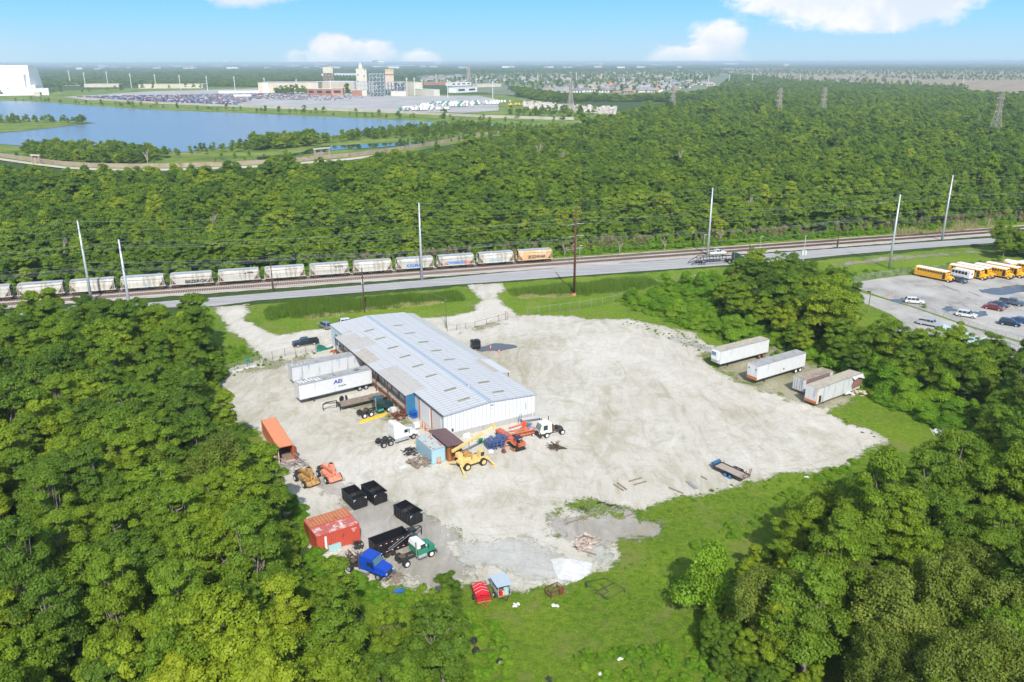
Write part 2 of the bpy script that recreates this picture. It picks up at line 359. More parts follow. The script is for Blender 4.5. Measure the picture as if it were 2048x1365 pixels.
# the yard's surroundings
sheet('lawn', [pxpoly([(380, 600), (430, 612), (640, 600), (1000, 566), (1500, 534), (1960, 498), (2150, 500), (2200, 760), (1960, 900), (1900, 1365), (1800, 1480), (820, 1480), (700, 1180), (560, 1020), (480, 930), (400, 760), (400, 680)])], 0.0, 1.0, M_grass, rag=1.0)
ROADN = [(-100, 640), (239, 614), (430, 610), (512, 599), (640, 590), (887, 571), (1024, 562), (1150, 553), (1440, 534), (1560, 526), (1700, 512.5), (1860, 500), (1975, 492), (2200, 474)]
ROADF = [(2200, 462), (1973, 482), (1860, 488.5), (1700, 499), (1536, 510), (1350, 521), (1100, 538), (1000, 546), (843, 560), (640, 576), (430, 592), (239, 607), (-100, 632)]
sheet('road', [pxpoly(ROADN + ROADF)], .03, .5, M_asph, rag=.12, rscale=2)
# driveways and the gravel yard
YARD = [(415, 748), (395, 790), (500, 850), (520, 905), (560, 1000), (600, 1060), (640, 1120), (760, 1175), (870, 1180), (960, 1172), (1060, 1178), (1150, 1166), (1215, 1135), (1245, 1080), (1180, 1030), (1100, 1010), (1180, 1000), (1290, 1025),
        (1330, 1000), (1420, 985), (1490, 965), (1550, 955), (1640, 945), (1700, 928), (1770, 885), (1735, 862), (1700, 850), (1640, 800), (1570, 795), (1500, 770), (1440, 745), (1400, 715), (1440, 700), (1380, 665), (1330, 655), (1255, 640), (1190, 640), (1150, 632), (1090, 630), (1040, 632), (1010, 608), (1002, 588), (1012, 566),
        (935, 570), (958, 600), (948, 618), (900, 632), (840, 637), (700, 650), (640, 655), (590, 664), (560, 668), (528, 660), (502, 640), (498, 622), (492, 606), (428, 610), (432, 632), (455, 655), (480, 670), (500, 690), (520, 715), (470, 730)]
sheet('gravel_yard', [pxpoly(YARD)], .02, .33, M_gravel, rag=1.3, rscale=6, thr=-.6)
sheet('grey_gravel', [pxpoly([(590, 940), (680, 950), (760, 985), (830, 1010), (900, 1050), (930, 1100), (960, 1150), (960, 1180), (860, 1185), (760, 1170), (690, 1120), (650, 1060), (680, 1010), (640, 990)]),
                      pxpoly([(1080, 1030), (1180, 1005), (1240, 1008), (1330, 1040), (1350, 1080), (1320, 1095), (1250, 1090), (1200, 1115), (1140, 1090), (1080, 1080)]), pxpoly([(960, 1165), (1060, 1175), (1130, 1172), (1130, 1185), (1000, 1190)])], .032, .3, M_dark, rag=1.2, rscale=4, seed=3)
sheet('pale_silt', [pxpoly([(890, 1080), (960, 1075), (1060, 1065), (1100, 1090), (1140, 1120), (1180, 1140), (1150, 1165), (1050, 1172), (980, 1140), (915, 1130)]), pxpoly([(1150, 1078), (1190, 1075), (1215, 1100), (1230, 1130), (1180, 1135), (1155, 1110)])], .040, .3, M_pale, rag=.7, rscale=3, seed=4)
sheet('powder_patch', [pxpoly([(1100, 1120), (1140, 1118), (1178, 1130), (1178, 1146), (1160, 1163), (1115, 1165), (1105, 1140)])], .046, .15, M_powder, rag=.3, rscale=2, seed=5)
sheet('grass_strip', [pxpoly([(1100, 1020), (1145, 1010), (1230, 1004), (1245, 1030), (1200, 1045), (1140, 1055), (1108, 1075)]), pxpoly([(1330, 1010), (1400, 1000), (1440, 1015), (1300, 1050), (1290, 1025)])], .044, .25, M_grassf, rag=1.6, rscale=3, seed=6, thr=.2)
sheet('damp_soil', [pxpoly([(1370, 672), (1440, 712), (1500, 700), (1560, 690), (1600, 720), (1660, 740), (1720, 790), (1700, 830), (1620, 825), (1540, 790), (1470, 770), (1420, 735)])], .036, .3, M_mud, rag=1.3, rscale=5, seed=8)
sheet('damp_soil', [pxpoly([(700, 800), (745, 775), (775, 790), (820, 800), (830, 850), (780, 850), (700, 820)]), pxpoly([(440, 742), (560, 715), (620, 705), (640, 715), (560, 740), (470, 752)]), pxpoly([(905, 668), (970, 645), (1040, 640), (1010, 655), (950, 668)])], .036, .3, M_mud, rag=1.0, rscale=3, seed=9, thr=.3)
sheet('puddle', [pxpoly([(948, 697), (990, 688), (1025, 691), (1035, 696), (1000, 702), (962, 706)])], .050, .15, M_puddle, rag=.7, rscale=3, seed=10)
sheet('concrete_apron', [pxpoly([(1335, 680), (1345, 676), (1428, 700), (1424, 708)])], .044, .4, M_lot, rag=.1)
# the bus lot on the right with its access road
sheet('parking_lot', [pxpoly([(1712, 568), (1800, 556), (1960, 548), (2200, 520), (2300, 720), (2048, 690), (1925, 652), (1830, 618), (1770, 600), (1715, 580)])], .03, .5, M_lot, rag=.15)
sheet('access_road', [pxpoly([(1712, 586), (1770, 603), (1830, 621), (1925, 655), (2048, 694), (2300, 730), (2300, 790), (1990, 712), (1900, 672), (1812, 655), (1780, 632), (1718, 606)]), pxpoly([(1745, 665), (1822, 648), (1880, 664), (1960, 700), (1900, 730), (1780, 700)])], .042, .5, M_lot, rag=.1)
PUD = [[(1955, 590), (1985, 580), (2030, 575), (2070, 578), (2060, 590), (2010, 597)], [(1788, 604), (1805, 600), (1815, 606), (1800, 611)], [(1870, 620), (1900, 616), (1915, 628), (1895, 634)], [(1945, 630), (1970, 628), (1980, 637), (1955, 637)]]
sheet('puddle', [pxpoly(q) for q in PUD], .055, .2, M_puddle, rag=1.3, rscale=5, seed=12)
# rails' ballast: axis through (7,250.6), slope .294
RU = Vector((.9594, .2820, 0)); RNn = Vector((-.2820, .9594, 0)); R0 = Vector((7, 250.6, 0))
def RP(s, o, z=0): v = R0 + RU * s + RNn * o; return (v.x, v.y, z)
sheet('ballast', [[RP(-260, -8.3)[:2], RP(260, -9.5)[:2], RP(260, 3.2)[:2], RP(-260, 3.2)[:2]]], .03, .5, M_ballast, rag=.5, rscale=3)
sheet('verge', [[RP(-260, 2.8)[:2], RP(260, 2.8)[:2], RP(260, 9)[:2], RP(-260, 9)[:2]]], .0, .8, M_grass, rag=1)
sheet('bare_verge', [pxpoly([(1640, 532), (1760, 515), (1900, 508), (1985, 500), (1970, 512), (1850, 522), (1700, 538)]), pxpoly([(1280, 560), (1400, 548), (1410, 556), (1300, 568)])], .02, .4, M_mud, rag=.9, rscale=3, seed=15, thr=.4)
# lake country
LAKE = [(-300, 190), (0, 197), (60, 199), (110, 202), (170, 208), (300, 217), (512, 226), (700, 235), (830, 242), (905, 248), (1010, 250), (960, 256), (860, 254), (800, 259), (700, 268), (620, 275), (520, 282), (430, 296), (380, 302), (300, 303), (180, 300), (80, 292), (0, 284), (-300, 280)]
PEN = [(-300, 228), (0, 236), (90, 237), (150, 240), (196, 243), (150, 248), (60, 257), (0, 262), (-300, 270)]
lk = pxpoly(LAKE); pn = pxpoly(PEN)
FARGRASS = [(-300, 172), (60, 186), (120, 178), (300, 172), (520, 172), (560, 186), (1000, 190), (1100, 205), (1240, 230), (1150, 252), (1060, 265), (960, 280), (850, 300), (700, 322), (560, 332), (400, 340), (250, 340), (150, 336), (0, 315), (-300, 300)]
sheet('meadow', [pxpoly(FARGRASS)], .1, 6, M_meadow, rag=8, rscale=60, seed=20)
sheet('lake', [lk], .35, 4, M_lake, rag=3, rscale=30, seed=21)
sheet('peninsula', [pn], .6, 3, M_meadow, rag=3, rscale=25, seed=22)
sheet('pond', [pxpoly([(515, 313), (600, 305), (640, 292), (745, 287), (850, 284), (860, 288), (770, 294), (700, 298), (640, 304), (600, 309), (520, 318)])], .4, 1.5, M_pond, rag=1.5, rscale=12, seed=23)
M_farlot = mat('pale_far_concrete', (.37, .365, .355), .9, var=.2, vscale=.02)
sheet('storage_lot', [pxpoly([(130, 190), (300, 180), (520, 175), (760, 190), (960, 192), (1000, 200), (1000, 222), (930, 226), (800, 222), (560, 212), (300, 200), (180, 197)])], .3, 6, M_farlot, rag=2)
sheet('marsh', [pxpoly([(1440, 139), (1560, 139), (1700, 143), (2048, 147), (2400, 152), (2400, 225), (2048, 203), (1960, 196), (1900, 182), (1760, 176), (1640, 168), (1540, 158), (1460, 148)])], .3, 25, M_marsh, rag=60, rscale=300, seed=24)
M_subg = mat('suburb_lawns_and_streets', (.16, .19, .11), .9, var=.5, vscale=.02)
sheet('suburb_ground', [pxpoly([(830, 150), (1030, 145), (1430, 142), (1480, 156), (1400, 196), (1250, 204), (1080, 196), (930, 182)])], .3, 15, M_subg, rag=20, rscale=80, seed=25)
# ------------------------------------------------------------------ haze
hz = MB().b(-16000, 16000, -80, 30000, -1.3, 64.5); hm = bpy.data.materials.new('haze_air'); hm.use_nodes = True; hn = NT(hm.node_tree); hn.n.clear()
vo = hn.node('ShaderNodeVolumePrincipled'); vo.inputs['Color'].default_value = (.66, .84, .98, 1); vo.inputs['Density'].default_value = 1.2e-4; vo.inputs['Anisotropy'].default_value = 0.0
ho = hn.node('ShaderNodeOutputMaterial'); hn.l.new(vo.outputs[0], ho.inputs['Volume'])
tag(hz.make('haze', hm), 'pale blue air between the camera and the far woods', 'haze', kind='stuff')
# ------------------------------------------------------------------ vegetation
def foliage_mat(name, cols, trans=.5):
    m = bpy.data.materials.new(name); m.use_nodes = True; n = NT(m.node_tree); n.n.clear()
    oi = n.node('ShaderNodeObjectInfo').outputs['Random']; at = n.attr('tone')
    wv = n.noise(n.pos(), .045, 3, .6)
    f = n.math('ADD', n.math('MULTIPLY', oi, .68), n.math('MULTIPLY', n.step(wv, .35, .65), .32))
    c = n.ramp(f, cols)
    c = n.mix(n.math('MULTIPLY', at, .45), c, (.17, .25, .012, 1))
    hv = n.node('ShaderNodeHueSaturation'); n.put(hv.inputs['Color'], c); n.put(hv.inputs['Value'], n.math('MULTIPLY_ADD', n.attr('lum'), .6, .92))
    c = hv.outputs[0]
    d = n.node('ShaderNodeBsdfPrincipled'); n.put(d.inputs['Base Color'], c); d.inputs['Roughness'].default_value = .55; d.inputs['Specular IOR Level'].default_value = .3
    t = n.node('ShaderNodeBsdfTranslucent'); n.put(t.inputs['Color'], n.mix(1.0, c, (.9, 1.0, .4, 1), 'MULTIPLY'))
    mx = n.node('ShaderNodeMixShader'); mx.inputs[0].default_value = trans; n.l.new(d.outputs[0], mx.inputs[1]); n.l.new(t.outputs[0], mx.inputs[2])
    o = n.node('ShaderNodeOutputMaterial'); n.l.new(mx.outputs[0], o.inputs[0]); return m
M_leaf = foliage_mat('broadleaf_foliage', [(.05, (.072, .140, .018)), (.28, (.112, .198, .018)), (.52, (.156, .252, .018)), (.78, (.212, .300, .018)), (1, (.31, .365, .02))])
M_vine = foliage_mat('vine_foliage', [(0, (.115, .25, .014)), (.5, (.16, .31, .016)), (1, (.24, .37, .024))])
M_olive = foliage_mat('willow_foliage', [(0, (.13, .185, .028)), (.5, (.17, .225, .032)), (1, (.21, .26, .04))])
M_bark = mat('grey_bark', (.23, .20, .165), .9, var=.3, vscale=3)
M_deadwood = mat('bleached_dead_wood', (.42, .36, .30), .9, var=.2, vscale=3)

def leaf_cloud(clumps, n, size, seed, m, droop=0.0):
    """leaf-sized quads spread over (and a little inside) the surface of many small clumps"""
    r = np.random.default_rng(seed); C_ = np.array([c[:3] for c in clumps]); Rr = np.array([c[3] for c in clumps]); pr = Rr ** 2; pr = pr / pr.sum()
    k = r.choice(len(clumps), n, p=pr); d = r.normal(size=(n, 3)); d[:, 2] = np.abs(d[:, 2]) * .9 + d[:, 2] * .35; d /= np.linalg.norm(d, axis=1, keepdims=True)
    rad = Rr[k] * (1 - .33 * r.random(n) ** 2) * (1 + .14 * r.normal(size=n)); P = C_[k] + d * rad[:, None] * np.array([1, 1, .82])
    P[:, 2] -= droop * r.random(n) ** 2
    nn = d + r.normal(size=(n, 3)) * .42 + np.array([0, 0, .25]); nn /= np.linalg.norm(nn, axis=1, keepdims=True)
    a = np.cross(nn, r.normal(size=(n, 3))); a /= np.linalg.norm(a, axis=1, keepdims=True); b = np.cross(nn, a)
    s = (size * (.6 + .8 * r.random(n)))[:, None]; el_ = (1.0 + .5 * r.random(n))[:, None]
    V = np.stack([P - a * s * .5 * el_, P + b * s * .42, P + a * s * .5 * el_, P - b * s * .42], 1).reshape(-1, 3)
    me = bpy.data.meshes.new('crown'); me.vertices.add(4 * n); me.vertices.foreach_set('co', V.ravel().astype(np.float32)); me.loops.add(4 * n)
    me.loops.foreach_set('vertex_index', np.arange(4 * n, dtype=np.int32)); me.polygons.add(n)
    me.polygons.foreach_set('loop_start', np.arange(0, 4 * n, 4, dtype=np.int32)); me.polygons.foreach_set('loop_total', np.full(n, 4, np.int32)); me.update()
    ct = r.random(len(clumps)); cl = r.random(len(clumps))
    tone = np.repeat(np.clip((ct[k] - .55) * 1.2 + .25 * r.random(n) - .05, 0, 1), 4); lum = np.repeat(.55 * cl[k] + .45 * r.random(n), 4)
    for nm, v in (('tone', tone), ('lum', lum)): me.attributes.new(nm, 'FLOAT', 'POINT').data.foreach_set('value', v.astype(np.float32))
    me.materials.append(m); return me
def crown_clumps(seed, W, Hh, z0, n, rmin=.9, rmax=1.9, shape='round'):
    r = random.Random(seed); out = []
    for i in range(n):
        th = r.random() * 6.283; u = r.random() ** .6; t = r.random()
        if shape == 'round': prof = math.sqrt(max(0, 1 - (2 * t - .85) ** 2 / 1.4))
        elif shape == 'tall': prof = (1 - t) ** .45 * (.55 + .45 * min(1, t * 3))
        else: prof = math.sqrt(max(.05, 1 - t))
        rr = W * prof * u * .8; out.append((rr * math.cos(th) * (1 + .2 * r.uniform(-1, 1)), rr * math.sin(th), z0 + Hh * t, r.uniform(rmin, rmax) * (1.1 - .35 * t)))
    return out
def trunk_mesh(seed, h, W, clumps, m, thick=.22):
    r = random.Random(seed); mb = MB(); x = y = 0.0; pts = [(0, 0, -.2)]; k = 5
    for i in range(1, k + 1): x += r.uniform(-.25, .25); y += r.uniform(-.25, .25); pts.append((x, y, h * .8 * i / k))
    for i in range(k): mb.cyl(pts[i], pts[i + 1], thick * (1 - .13 * i), 7, thick * (1 - .13 * (i + 1)), cap=False)
    for c in clumps[::2]:
        j = r.randint(2, k); p = Vector(pts[j]); q = Vector(c[:3]); md = (p + q) / 2 + Vector((r.uniform(-.3, .3), r.uniform(-.3, .3), -.3))
        mb.cyl(p, md, .09, 5, .06, cap=False); mb.cyl(md, q, .06, 4, .02, cap=False)
    return mb.mesh('trunk', m, smooth=True)
def dead_mesh(seed, h, m):
    r = random.Random(seed); mb = MB()
    def br(p, d, L, rad, lev):
        q = p + d * L; mb.cyl(p, q, rad, 5, rad * .65, cap=False)
        if lev < 4:
            for i in range(r.randint(2, 4)):
                nd = (d + Vector((r.uniform(-.6, .6), r.uniform(-.6, .6), r.uniform(-.1, .5)))).normalized(); br(p + d * L * r.uniform(.5, 1), nd, L * r.uniform(.5, .75), rad * .6, lev + 1)
    br(Vector((0, 0, -.2)), Vector((.05, 0, 1)), h * .42, .17, 0); return mb.mesh('branches', m, smooth=True)

VAR = []   # (crown mesh, trunk mesh, nominal height)
for i, (W, Hc, z0, n, sh) in enumerate([(3.6, 6.0, 3.6, 30, 'round'), (3.0, 7.5, 3.4, 30, 'tall'), (4.3, 5.2, 4.2, 34, 'round'), (3.3, 6.8, 3.0, 28, 'round'), (2.6, 7.8, 3.6, 24, 'tall'), (4.0, 6.5, 3.2, 36, 'dome')]):
    cl = crown_clumps(40 + i, W, Hc * 1.05, z0, int(n * 2.1), .42, 1.25); VAR.append((leaf_cloud(cl, 27000, .175, 60 + i, M_leaf), trunk_mesh(80 + i, z0 + Hc, W, cl, M_bark)))
WIL = []
for i in range(2):
    cl = crown_clumps(140 + i, 3.8, 6.0, 3.2, 60, .5, 1.15); WIL.append((leaf_cloud(cl, 24000, .165, 160 + i, M_olive, droop=1.2), trunk_mesh(180 + i, 9, 3.6, cl, M_bark)))
VIN = []
for i, (W, Hc) in enumerate([(3.4, 2.6), (2.6, 3.6), (3.8, 5.2)]):
    cl = crown_clumps(240 + i, W, Hc, .2, 26, .8, 1.5, 'dome'); VIN.append((leaf_cloud(cl, 13000, .19, 260 + i, M_vine), trunk_mesh(280 + i, Hc, W, cl, M_bark, .08)))
LOW = []   # lighter crowns for the far woodland
for i, (W, Hc, z0, n, sh) in enumerate([(3.6, 6.2, 2.6, 20, 'round'), (3.0, 7.2, 2.6, 18, 'tall'), (4.1, 5.4, 3.0, 20, 'round'), (3.6, 6.8, 2.0, 22, 'dome')]):
    cl = crown_clumps(340 + i, W, Hc, z0, int(n * 1.7), .6, 1.35); LOW.append(leaf_cloud(cl, 4400, .36, 360 + i, M_leaf))
DEAD = [dead_mesh(400 + i, 9, M_deadwood) for i in range(3)]
DEADF = foliage_mat('dry_twig_haze', [(0, (.20, .16, .11)), (1, (.26, .21, .15))], .1)

def inpoly(p, poly): return sdist(np.array([p[0]]), np.array([p[1]]), poly)[0]
def scatter(poly, sp, jit=.42, seed=1, inset=0.0, holes=()):
    r = np.random.default_rng(seed); P = np.array(poly); x0, y0 = P.min(0); x1, y1 = P.max(0); nx = int((x1 - x0) / sp) + 2; ny = int((y1 - y0) / (sp * .87)) + 2
    X, Y = np.meshgrid(np.arange(nx), np.arange(ny), indexing='ij'); XX = x0 + (X + .5 * (Y % 2)) * sp + r.uniform(-jit, jit, X.shape) * sp; YY = y0 + Y * sp * .87 + r.uniform(-jit, jit, X.shape) * sp
    XX = XX.ravel(); YY = YY.ravel(); f = sdist(XX, YY, poly)
    k = f > inset
    for h in holes: k &= sdist(XX, YY, h) < 0
    return np.stack([XX[k], YY[k]], 1), f[k]
def visible(p, h=12, marg=90):
    out = []
    for z in (0, h):
        zc = math.cos(PIT) * p[1] + math.sin(PIT) * (CAMZ - z)
        if zc < 5: return False
        out.append((p[0] / zc * F + 1024, (-math.sin(PIT) * p[1] + math.cos(PIT) * (CAMZ - z)) / zc * F + 682))
    return -marg < out[0][0] < 2048 + marg and out[1][1] < 1365 + 20

LEFTW = pxpoly([(-200, 655), (0, 652), (100, 640), (200, 645), (300, 640), (385, 632), (415, 660), (428, 705), (398, 742), (402, 800), (486, 856), (508, 905), (508, 950), (545, 1000), (560, 1060), (575, 1125), (640, 1182), (722, 1222), (830, 1225), (895, 1255), (890, 1310), (870, 1365), (830, 1500), (800, 1650), (-700, 1650)], 5.5)
RIGHTW = pxpoly([(1780, 1700), (1745, 1400), (1640, 1345), (1520, 1290), (1425, 1232), (1425, 1170), (1490, 1112), (1555, 1062), (1612, 1012), (1655, 985), (1695, 970), (1755, 980), (1825, 955), (1880, 938), (1935, 908), (1972, 880), (1965, 855), (2010, 810), (2150, 760), (2500, 800), (3600, 900), (3600, 1700)], 5.5)
MIDW = pxpoly([(1475, 560), (1500, 540), (1560, 560), (1640, 570), (1695, 600), (1712, 650), (1728, 690), (1768, 716), (1850, 726), (1960, 730), (2100, 722), (2200, 800), (1990, 800), (1900, 830), (1800, 790), (1740, 760), (1660, 725), (1600, 690), (1530, 655), (1470, 630), (1420, 600)], 3)
GROVE = pxpoly([(1985, 500), (2030, 500), (2100, 490), (2200, 500), (2200, 530), (2080, 525), (2000, 515)], 1)
near = []; outer = []
for nm, poly, sp in (('left', LEFTW, 4.7), ('right', RIGHTW, 4.7), ('mid', MIDW, 4.6), ('grove', GROVE, 4.8)):
    pts, f = scatter(poly, sp, seed=len(nm))
    for p, ff in zip(pts, f):
        if nm == 'left' and (math.dist(p, G(776, 1122, 5.5)) < 3.4 or math.dist(p, G(765, 1160, 5.5)) < 4.6): continue
        if not visible(p) and visible(p, 12, 1300): outer.append((p[0], p[1], 1.0, p[0], (int(p[0] * 7) % 6)))
        if visible(p): near.append((math.hypot(p[0], p[1]), nm, p, ff))
near.append((0, 'lone', np.array(G(1408, 1215)), 0)); near.append((0, 'lone', np.array(G(893, 1255)), 0)); near.append((0, 'lone', np.array(G(1475, 600)), 0)); near.append((0, 'lone', np.array(G(410, 735)), 0)); near.append((0, 'lone', np.array(G(2005, 525)), 0))
near.sort(key=lambda t: t[0])
LABT = {'left': ('green leafy tree in the dense wood left of the gravel yard', 'trees in the wood left of the yard'),
        'right': ('green leafy tree in the dark wood at lower right', 'trees in the wood at lower right'),
        'mid': ('green leafy tree in the thicket between parked trailers and bus lot', 'trees in the thicket before the bus lot'),
        'grove': ('bushy green tree in the grove at far end of road', 'trees in the grove by the road')}
LONE = ['round bushy tree standing on the grass clearing edge at lower centre right', 'leafy tree leaning over beside the red tarp trailer', 'dark tall tree in front of the car carrier on the road', 'tall tree with bare pale trunk at the northwest yard corner', 'first bushy tree where the road leaves the picture']
rest = []; cnt = 0; li = 0
for d, nm, p, ff in near:
    rs = random.Random(int(p[0] * 91 + p[1] * 37)); wil = (nm == 'right' and p[0] > 26 and p[1] < 76 and rs.random() < .8) or rs.random() < .04
    v = rs.choice(WIL) if wil else rs.choice(VAR); s = rs.uniform(.68, 1.26) * (.80 if ff < 3.5 and nm == 'right' else .93 if ff < 3 else 1.04)
    if nm == 'left':
        zc_ = math.cos(PIT) * p[1] + math.sin(PIT) * 60; qx, qy = p[0] / zc_ * F + 1024, (-math.sin(PIT) * p[1] + math.cos(PIT) * 60) / zc_ * F + 682
        if 690 < qx < 850 and qy < 1400: s *= .55
    if nm == 'mid': s *= .86 if ff > 6 else .66
    if nm == 'mid' and rs.random() < (.95 if p[0] < 62 or ff < 5 else .5): v = VIN[2]; s *= rs.uniform(1.2, 1.6); wil = False
    if nm == 'lone': s = [1.25, .62, 1.0, 1.0, .8][li]; v = [VIN[2], VAR[1], VAR[2], VAR[4], VAR[0]][li]
    if cnt >= 296 and nm != 'lone': rest.append((p[0], p[1], s, rs.random() * 6.28, 6 if v is VIN[2] else rs.randrange(6))); continue
    lab, grp = (LONE[li], None) if nm == 'lone' else LABT[nm]
    if nm in ('left', 'right', 'mid'):
        sh = 'feathery olive' if wil else 'vine-covered' if v is VIN[2] else ['round', 'tall narrow', 'broad low', 'full rounded', 'slender tall', 'domed'][VAR.index(v)]
        q = (p[0] / (math.cos(PIT) * p[1] + math.sin(PIT) * 54) * F + 1024, (-math.sin(PIT) * p[1] + math.cos(PIT) * 54) / (math.cos(PIT) * p[1] + math.sin(PIT) * 54) * F + 682)
        if nm == 'left': zn = ('by the rail line' if q[1] < 720 else 'along the bottom edge' if q[1] > 1180 else 'bordering the gravel yard' if ff < 5 else 'in the left middle' if q[1] < 950 else 'below the middle left'); lab = '%s green tree in the left wood, %s' % (sh, zn); grp = '%s trees of the left wood %s' % (sh, zn)
        elif nm == 'right': zn = ('bordering the grass clearing' if ff < 5 else 'near the bottom right corner' if q[1] > 1150 else 'toward the right edge' if q[0] > 1800 else 'in its middle'); lab = '%s green tree in the lower right wood, %s' % (sh, zn); grp = '%s trees of the lower right wood %s' % (sh, zn)
        else: zn = ('nearest the parked trailers' if q[0] < 1640 else 'near the bus lot' if q[1] < 700 else 'below the bus lot'); lab = '%s green tree in the thicket %s' % (sh, zn); grp = '%s trees of the thicket %s' % (sh, zn)
    elif nm != 'lone' and wil: lab = lab.replace('green leafy', 'olive feathery').replace('bushy green', 'olive feathery'); grp = grp.replace('trees', 'feathery trees')
    if nm == 'lone': li += 1
    t = thing('tree' if not wil else 'willow_tree', lab, 'tree', (p[0], p[1], 0), rs.random() * 6.28, grp)
    t.scale = (s * rs.uniform(.85, 1.1), s * rs.uniform(.85, 1.1), s * rs.uniform(.88, 1.22))
    link('crown', v[0], t); link('trunk', v[1], t); cnt += 1

def gn_scatter(name, pts, sources, label, cat='wood'):
    """pts: array (x, y, z, sx, sz, rot, idx) -> one object carrying instances of the source meshes"""
    A = np.array(pts, dtype=np.float32); me = bpy.data.meshes.new(name); me.vertices.add(len(A)); me.vertices.foreach_set('co', A[:, :3].ravel())
    for nm, c, ty in (('sx', 3, 'FLOAT'), ('sz', 4, 'FLOAT'), ('rt', 5, 'FLOAT')): me.attributes.new(nm, ty, 'POINT').data.foreach_set('value', A[:, c].copy())
    me.attributes.new('ix', 'INT', 'POINT').data.foreach_set('value', A[:, 6].astype(np.int32).copy())
    o = link(name, me); tag(o, label, cat, kind='stuff')
    ng = bpy.data.node_groups.new(name + '_spread', 'GeometryNodeTree'); ng.interface.new_socket('Geometry', in_out='INPUT', socket_type='NodeSocketGeometry'); ng.interface.new_socket('Geometry', in_out='OUTPUT', socket_type='NodeSocketGeometry')
    n = ng.nodes; l = ng.links; gi = n.new('NodeGroupInput'); go = n.new('NodeGroupOutput'); ip = n.new('GeometryNodeInstanceOnPoints'); jg = n.new('GeometryNodeJoinGeometry')
    for s_ in sources:
        oi = n.new('GeometryNodeObjectInfo'); oi.inputs['Object'].default_value = s_; oi.inputs['As Instance'].default_value = True; oi.transform_space = 'ORIGINAL'; l.new(oi.outputs['Geometry'], jg.inputs[0])
    def at(nm, ty): a = n.new('GeometryNodeInputNamedAttribute'); a.data_type = ty; a.inputs[0].default_value = nm; return a.outputs[0]
    cx = n.new('ShaderNodeCombineXYZ'); l.new(at('sx', 'FLOAT'), cx.inputs[0]); l.new(at('sx', 'FLOAT'), cx.inputs[1]); l.new(at('sz', 'FLOAT'), cx.inputs[2])
    cr = n.new('ShaderNodeCombineXYZ'); l.new(at('rt', 'FLOAT'), cr.inputs[2])
    l.new(gi.outputs[0], ip.inputs['Points']); l.new(jg.outputs[0], ip.inputs['Instance']); ip.inputs['Pick Instance'].default_value = True
    l.new(at('ix', 'INT'), ip.inputs['Instance Index']); l.new(cx.outputs[0], ip.inputs['Scale'])
    try: l.new(cr.outputs[0], ip.inputs['Rotation'])
    except Exception: pass
    l.new(ip.outputs[0], go.inputs[0]); md = o.modifiers.new('spread', 'NODES'); md.node_group = ng; return o
def src(name, me):
    """unlinked mesh carrier used only as the source of instances"""
    return bpy.data.objects.new(name, me)
SL = [src('woodland_crown', m) for m in LOW]
SV = [src('wood_crown', v[0]) for v in VAR] + [src('vine_crown', VIN[2][0])]
rest += outer
if rest: gn_scatter('near_woodland', [(x, y, 0, s, s, r, k) for x, y, s, r, k in rest], SV, 'rest of the leafy wood behind the nearest trees')
ed = []
for poly_, hh_ in ((RIGHTW, 1.0), (LEFTW, .9)):
    pts_, f_ = scatter(poly_, 1.9, seed=91, inset=-1.2)
    for (x, y), ff in zip(pts_, f_):
        if ff < 3.6 and visible((x, y)) and random.random() < .8: s_ = random.uniform(.34, .62) * hh_; ed.append((x, y, -1.1 * s_ / .45, s_, s_ * random.uniform(.8, 1.1), random.random() * 6.28, random.randrange(6)))
gn_scatter('edge_shrubs', ed, SV[:6], 'low leafy shrubs filling the feet of the wood edges', 'shrubs')
# woodland beyond the railway
def wood_pts(poly, sp, s0, s1, seed, holes=(), zs=1.0):
    pts, f = scatter(poly, sp, seed=seed, holes=holes); r = np.random.default_rng(seed + 500); n = len(pts)
    hx = np.abs(pts[:, 0]) < pts[:, 1] * .70 + 40; pts = pts[hx]; n = len(pts)
    s = r.uniform(s0, s1, n) * (1 + .35 * vnoise(pts[:, 0], pts[:, 1], 38, seed)) * np.where(r.random(n) < .06, 1.3, 1); return np.stack([pts[:, 0], pts[:, 1], np.zeros(n), s, s * zs * r.uniform(.9, 1.1, n), r.uniform(0, 6.28, n), r.integers(0, 4, n)], 1)
back = [RP(-330, 9.5)[:2], RP(330, 9.5)[:2]]
WOODN = back + pxpoly([(2300, 330), (2100, 300), (1500, 300), (1080, 300), (900, 322), (800, 336), (640, 358), (480, 366), (280, 370), (120, 364), (-100, 345), (-400, 330)])
gn_scatter('woodland', wood_pts(WOODN, 5.0, .55, 1.12, 3), SL, 'dense green woodland beyond the railway')
WOODM = pxpoly([(2300, 330), (2100, 300), (1500, 300), (1080, 300), (900, 322), (960, 304), (1060, 288), (1150, 270), (1240, 248), (1330, 228), (1450, 212), (1500, 204), (2100, 214), (2500, 222)])
gn_scatter('woodland', wood_pts(WOODM, 6.6, .7, 1.4, 4), SL, 'green woodland around the steel pylons')
MARSH = pxpoly([(1420, 138), (1700, 142), (2048, 146), (2500, 151), (2500, 228), (2048, 206), (1960, 198), (1900, 184), (1760, 179), (1640, 172), (1540, 163), (1440, 150)])
SUB = pxpoly([(830, 152), (1040, 146), (1420, 143), (1470, 156), (1440, 182), (1380, 196), (1250, 202), (1120, 196), (1040, 182), (960, 176), (840, 170)])
IND = pxpoly([(-300, 192), (0, 192), (160, 186), (520, 178), (760, 196), (960, 196), (1010, 200), (1040, 190), (1000, 172), (960, 165), (800, 158), (760, 165), (560, 163), (520, 172), (300, 168), (110, 170), (60, 176), (-300, 168)])
far = []
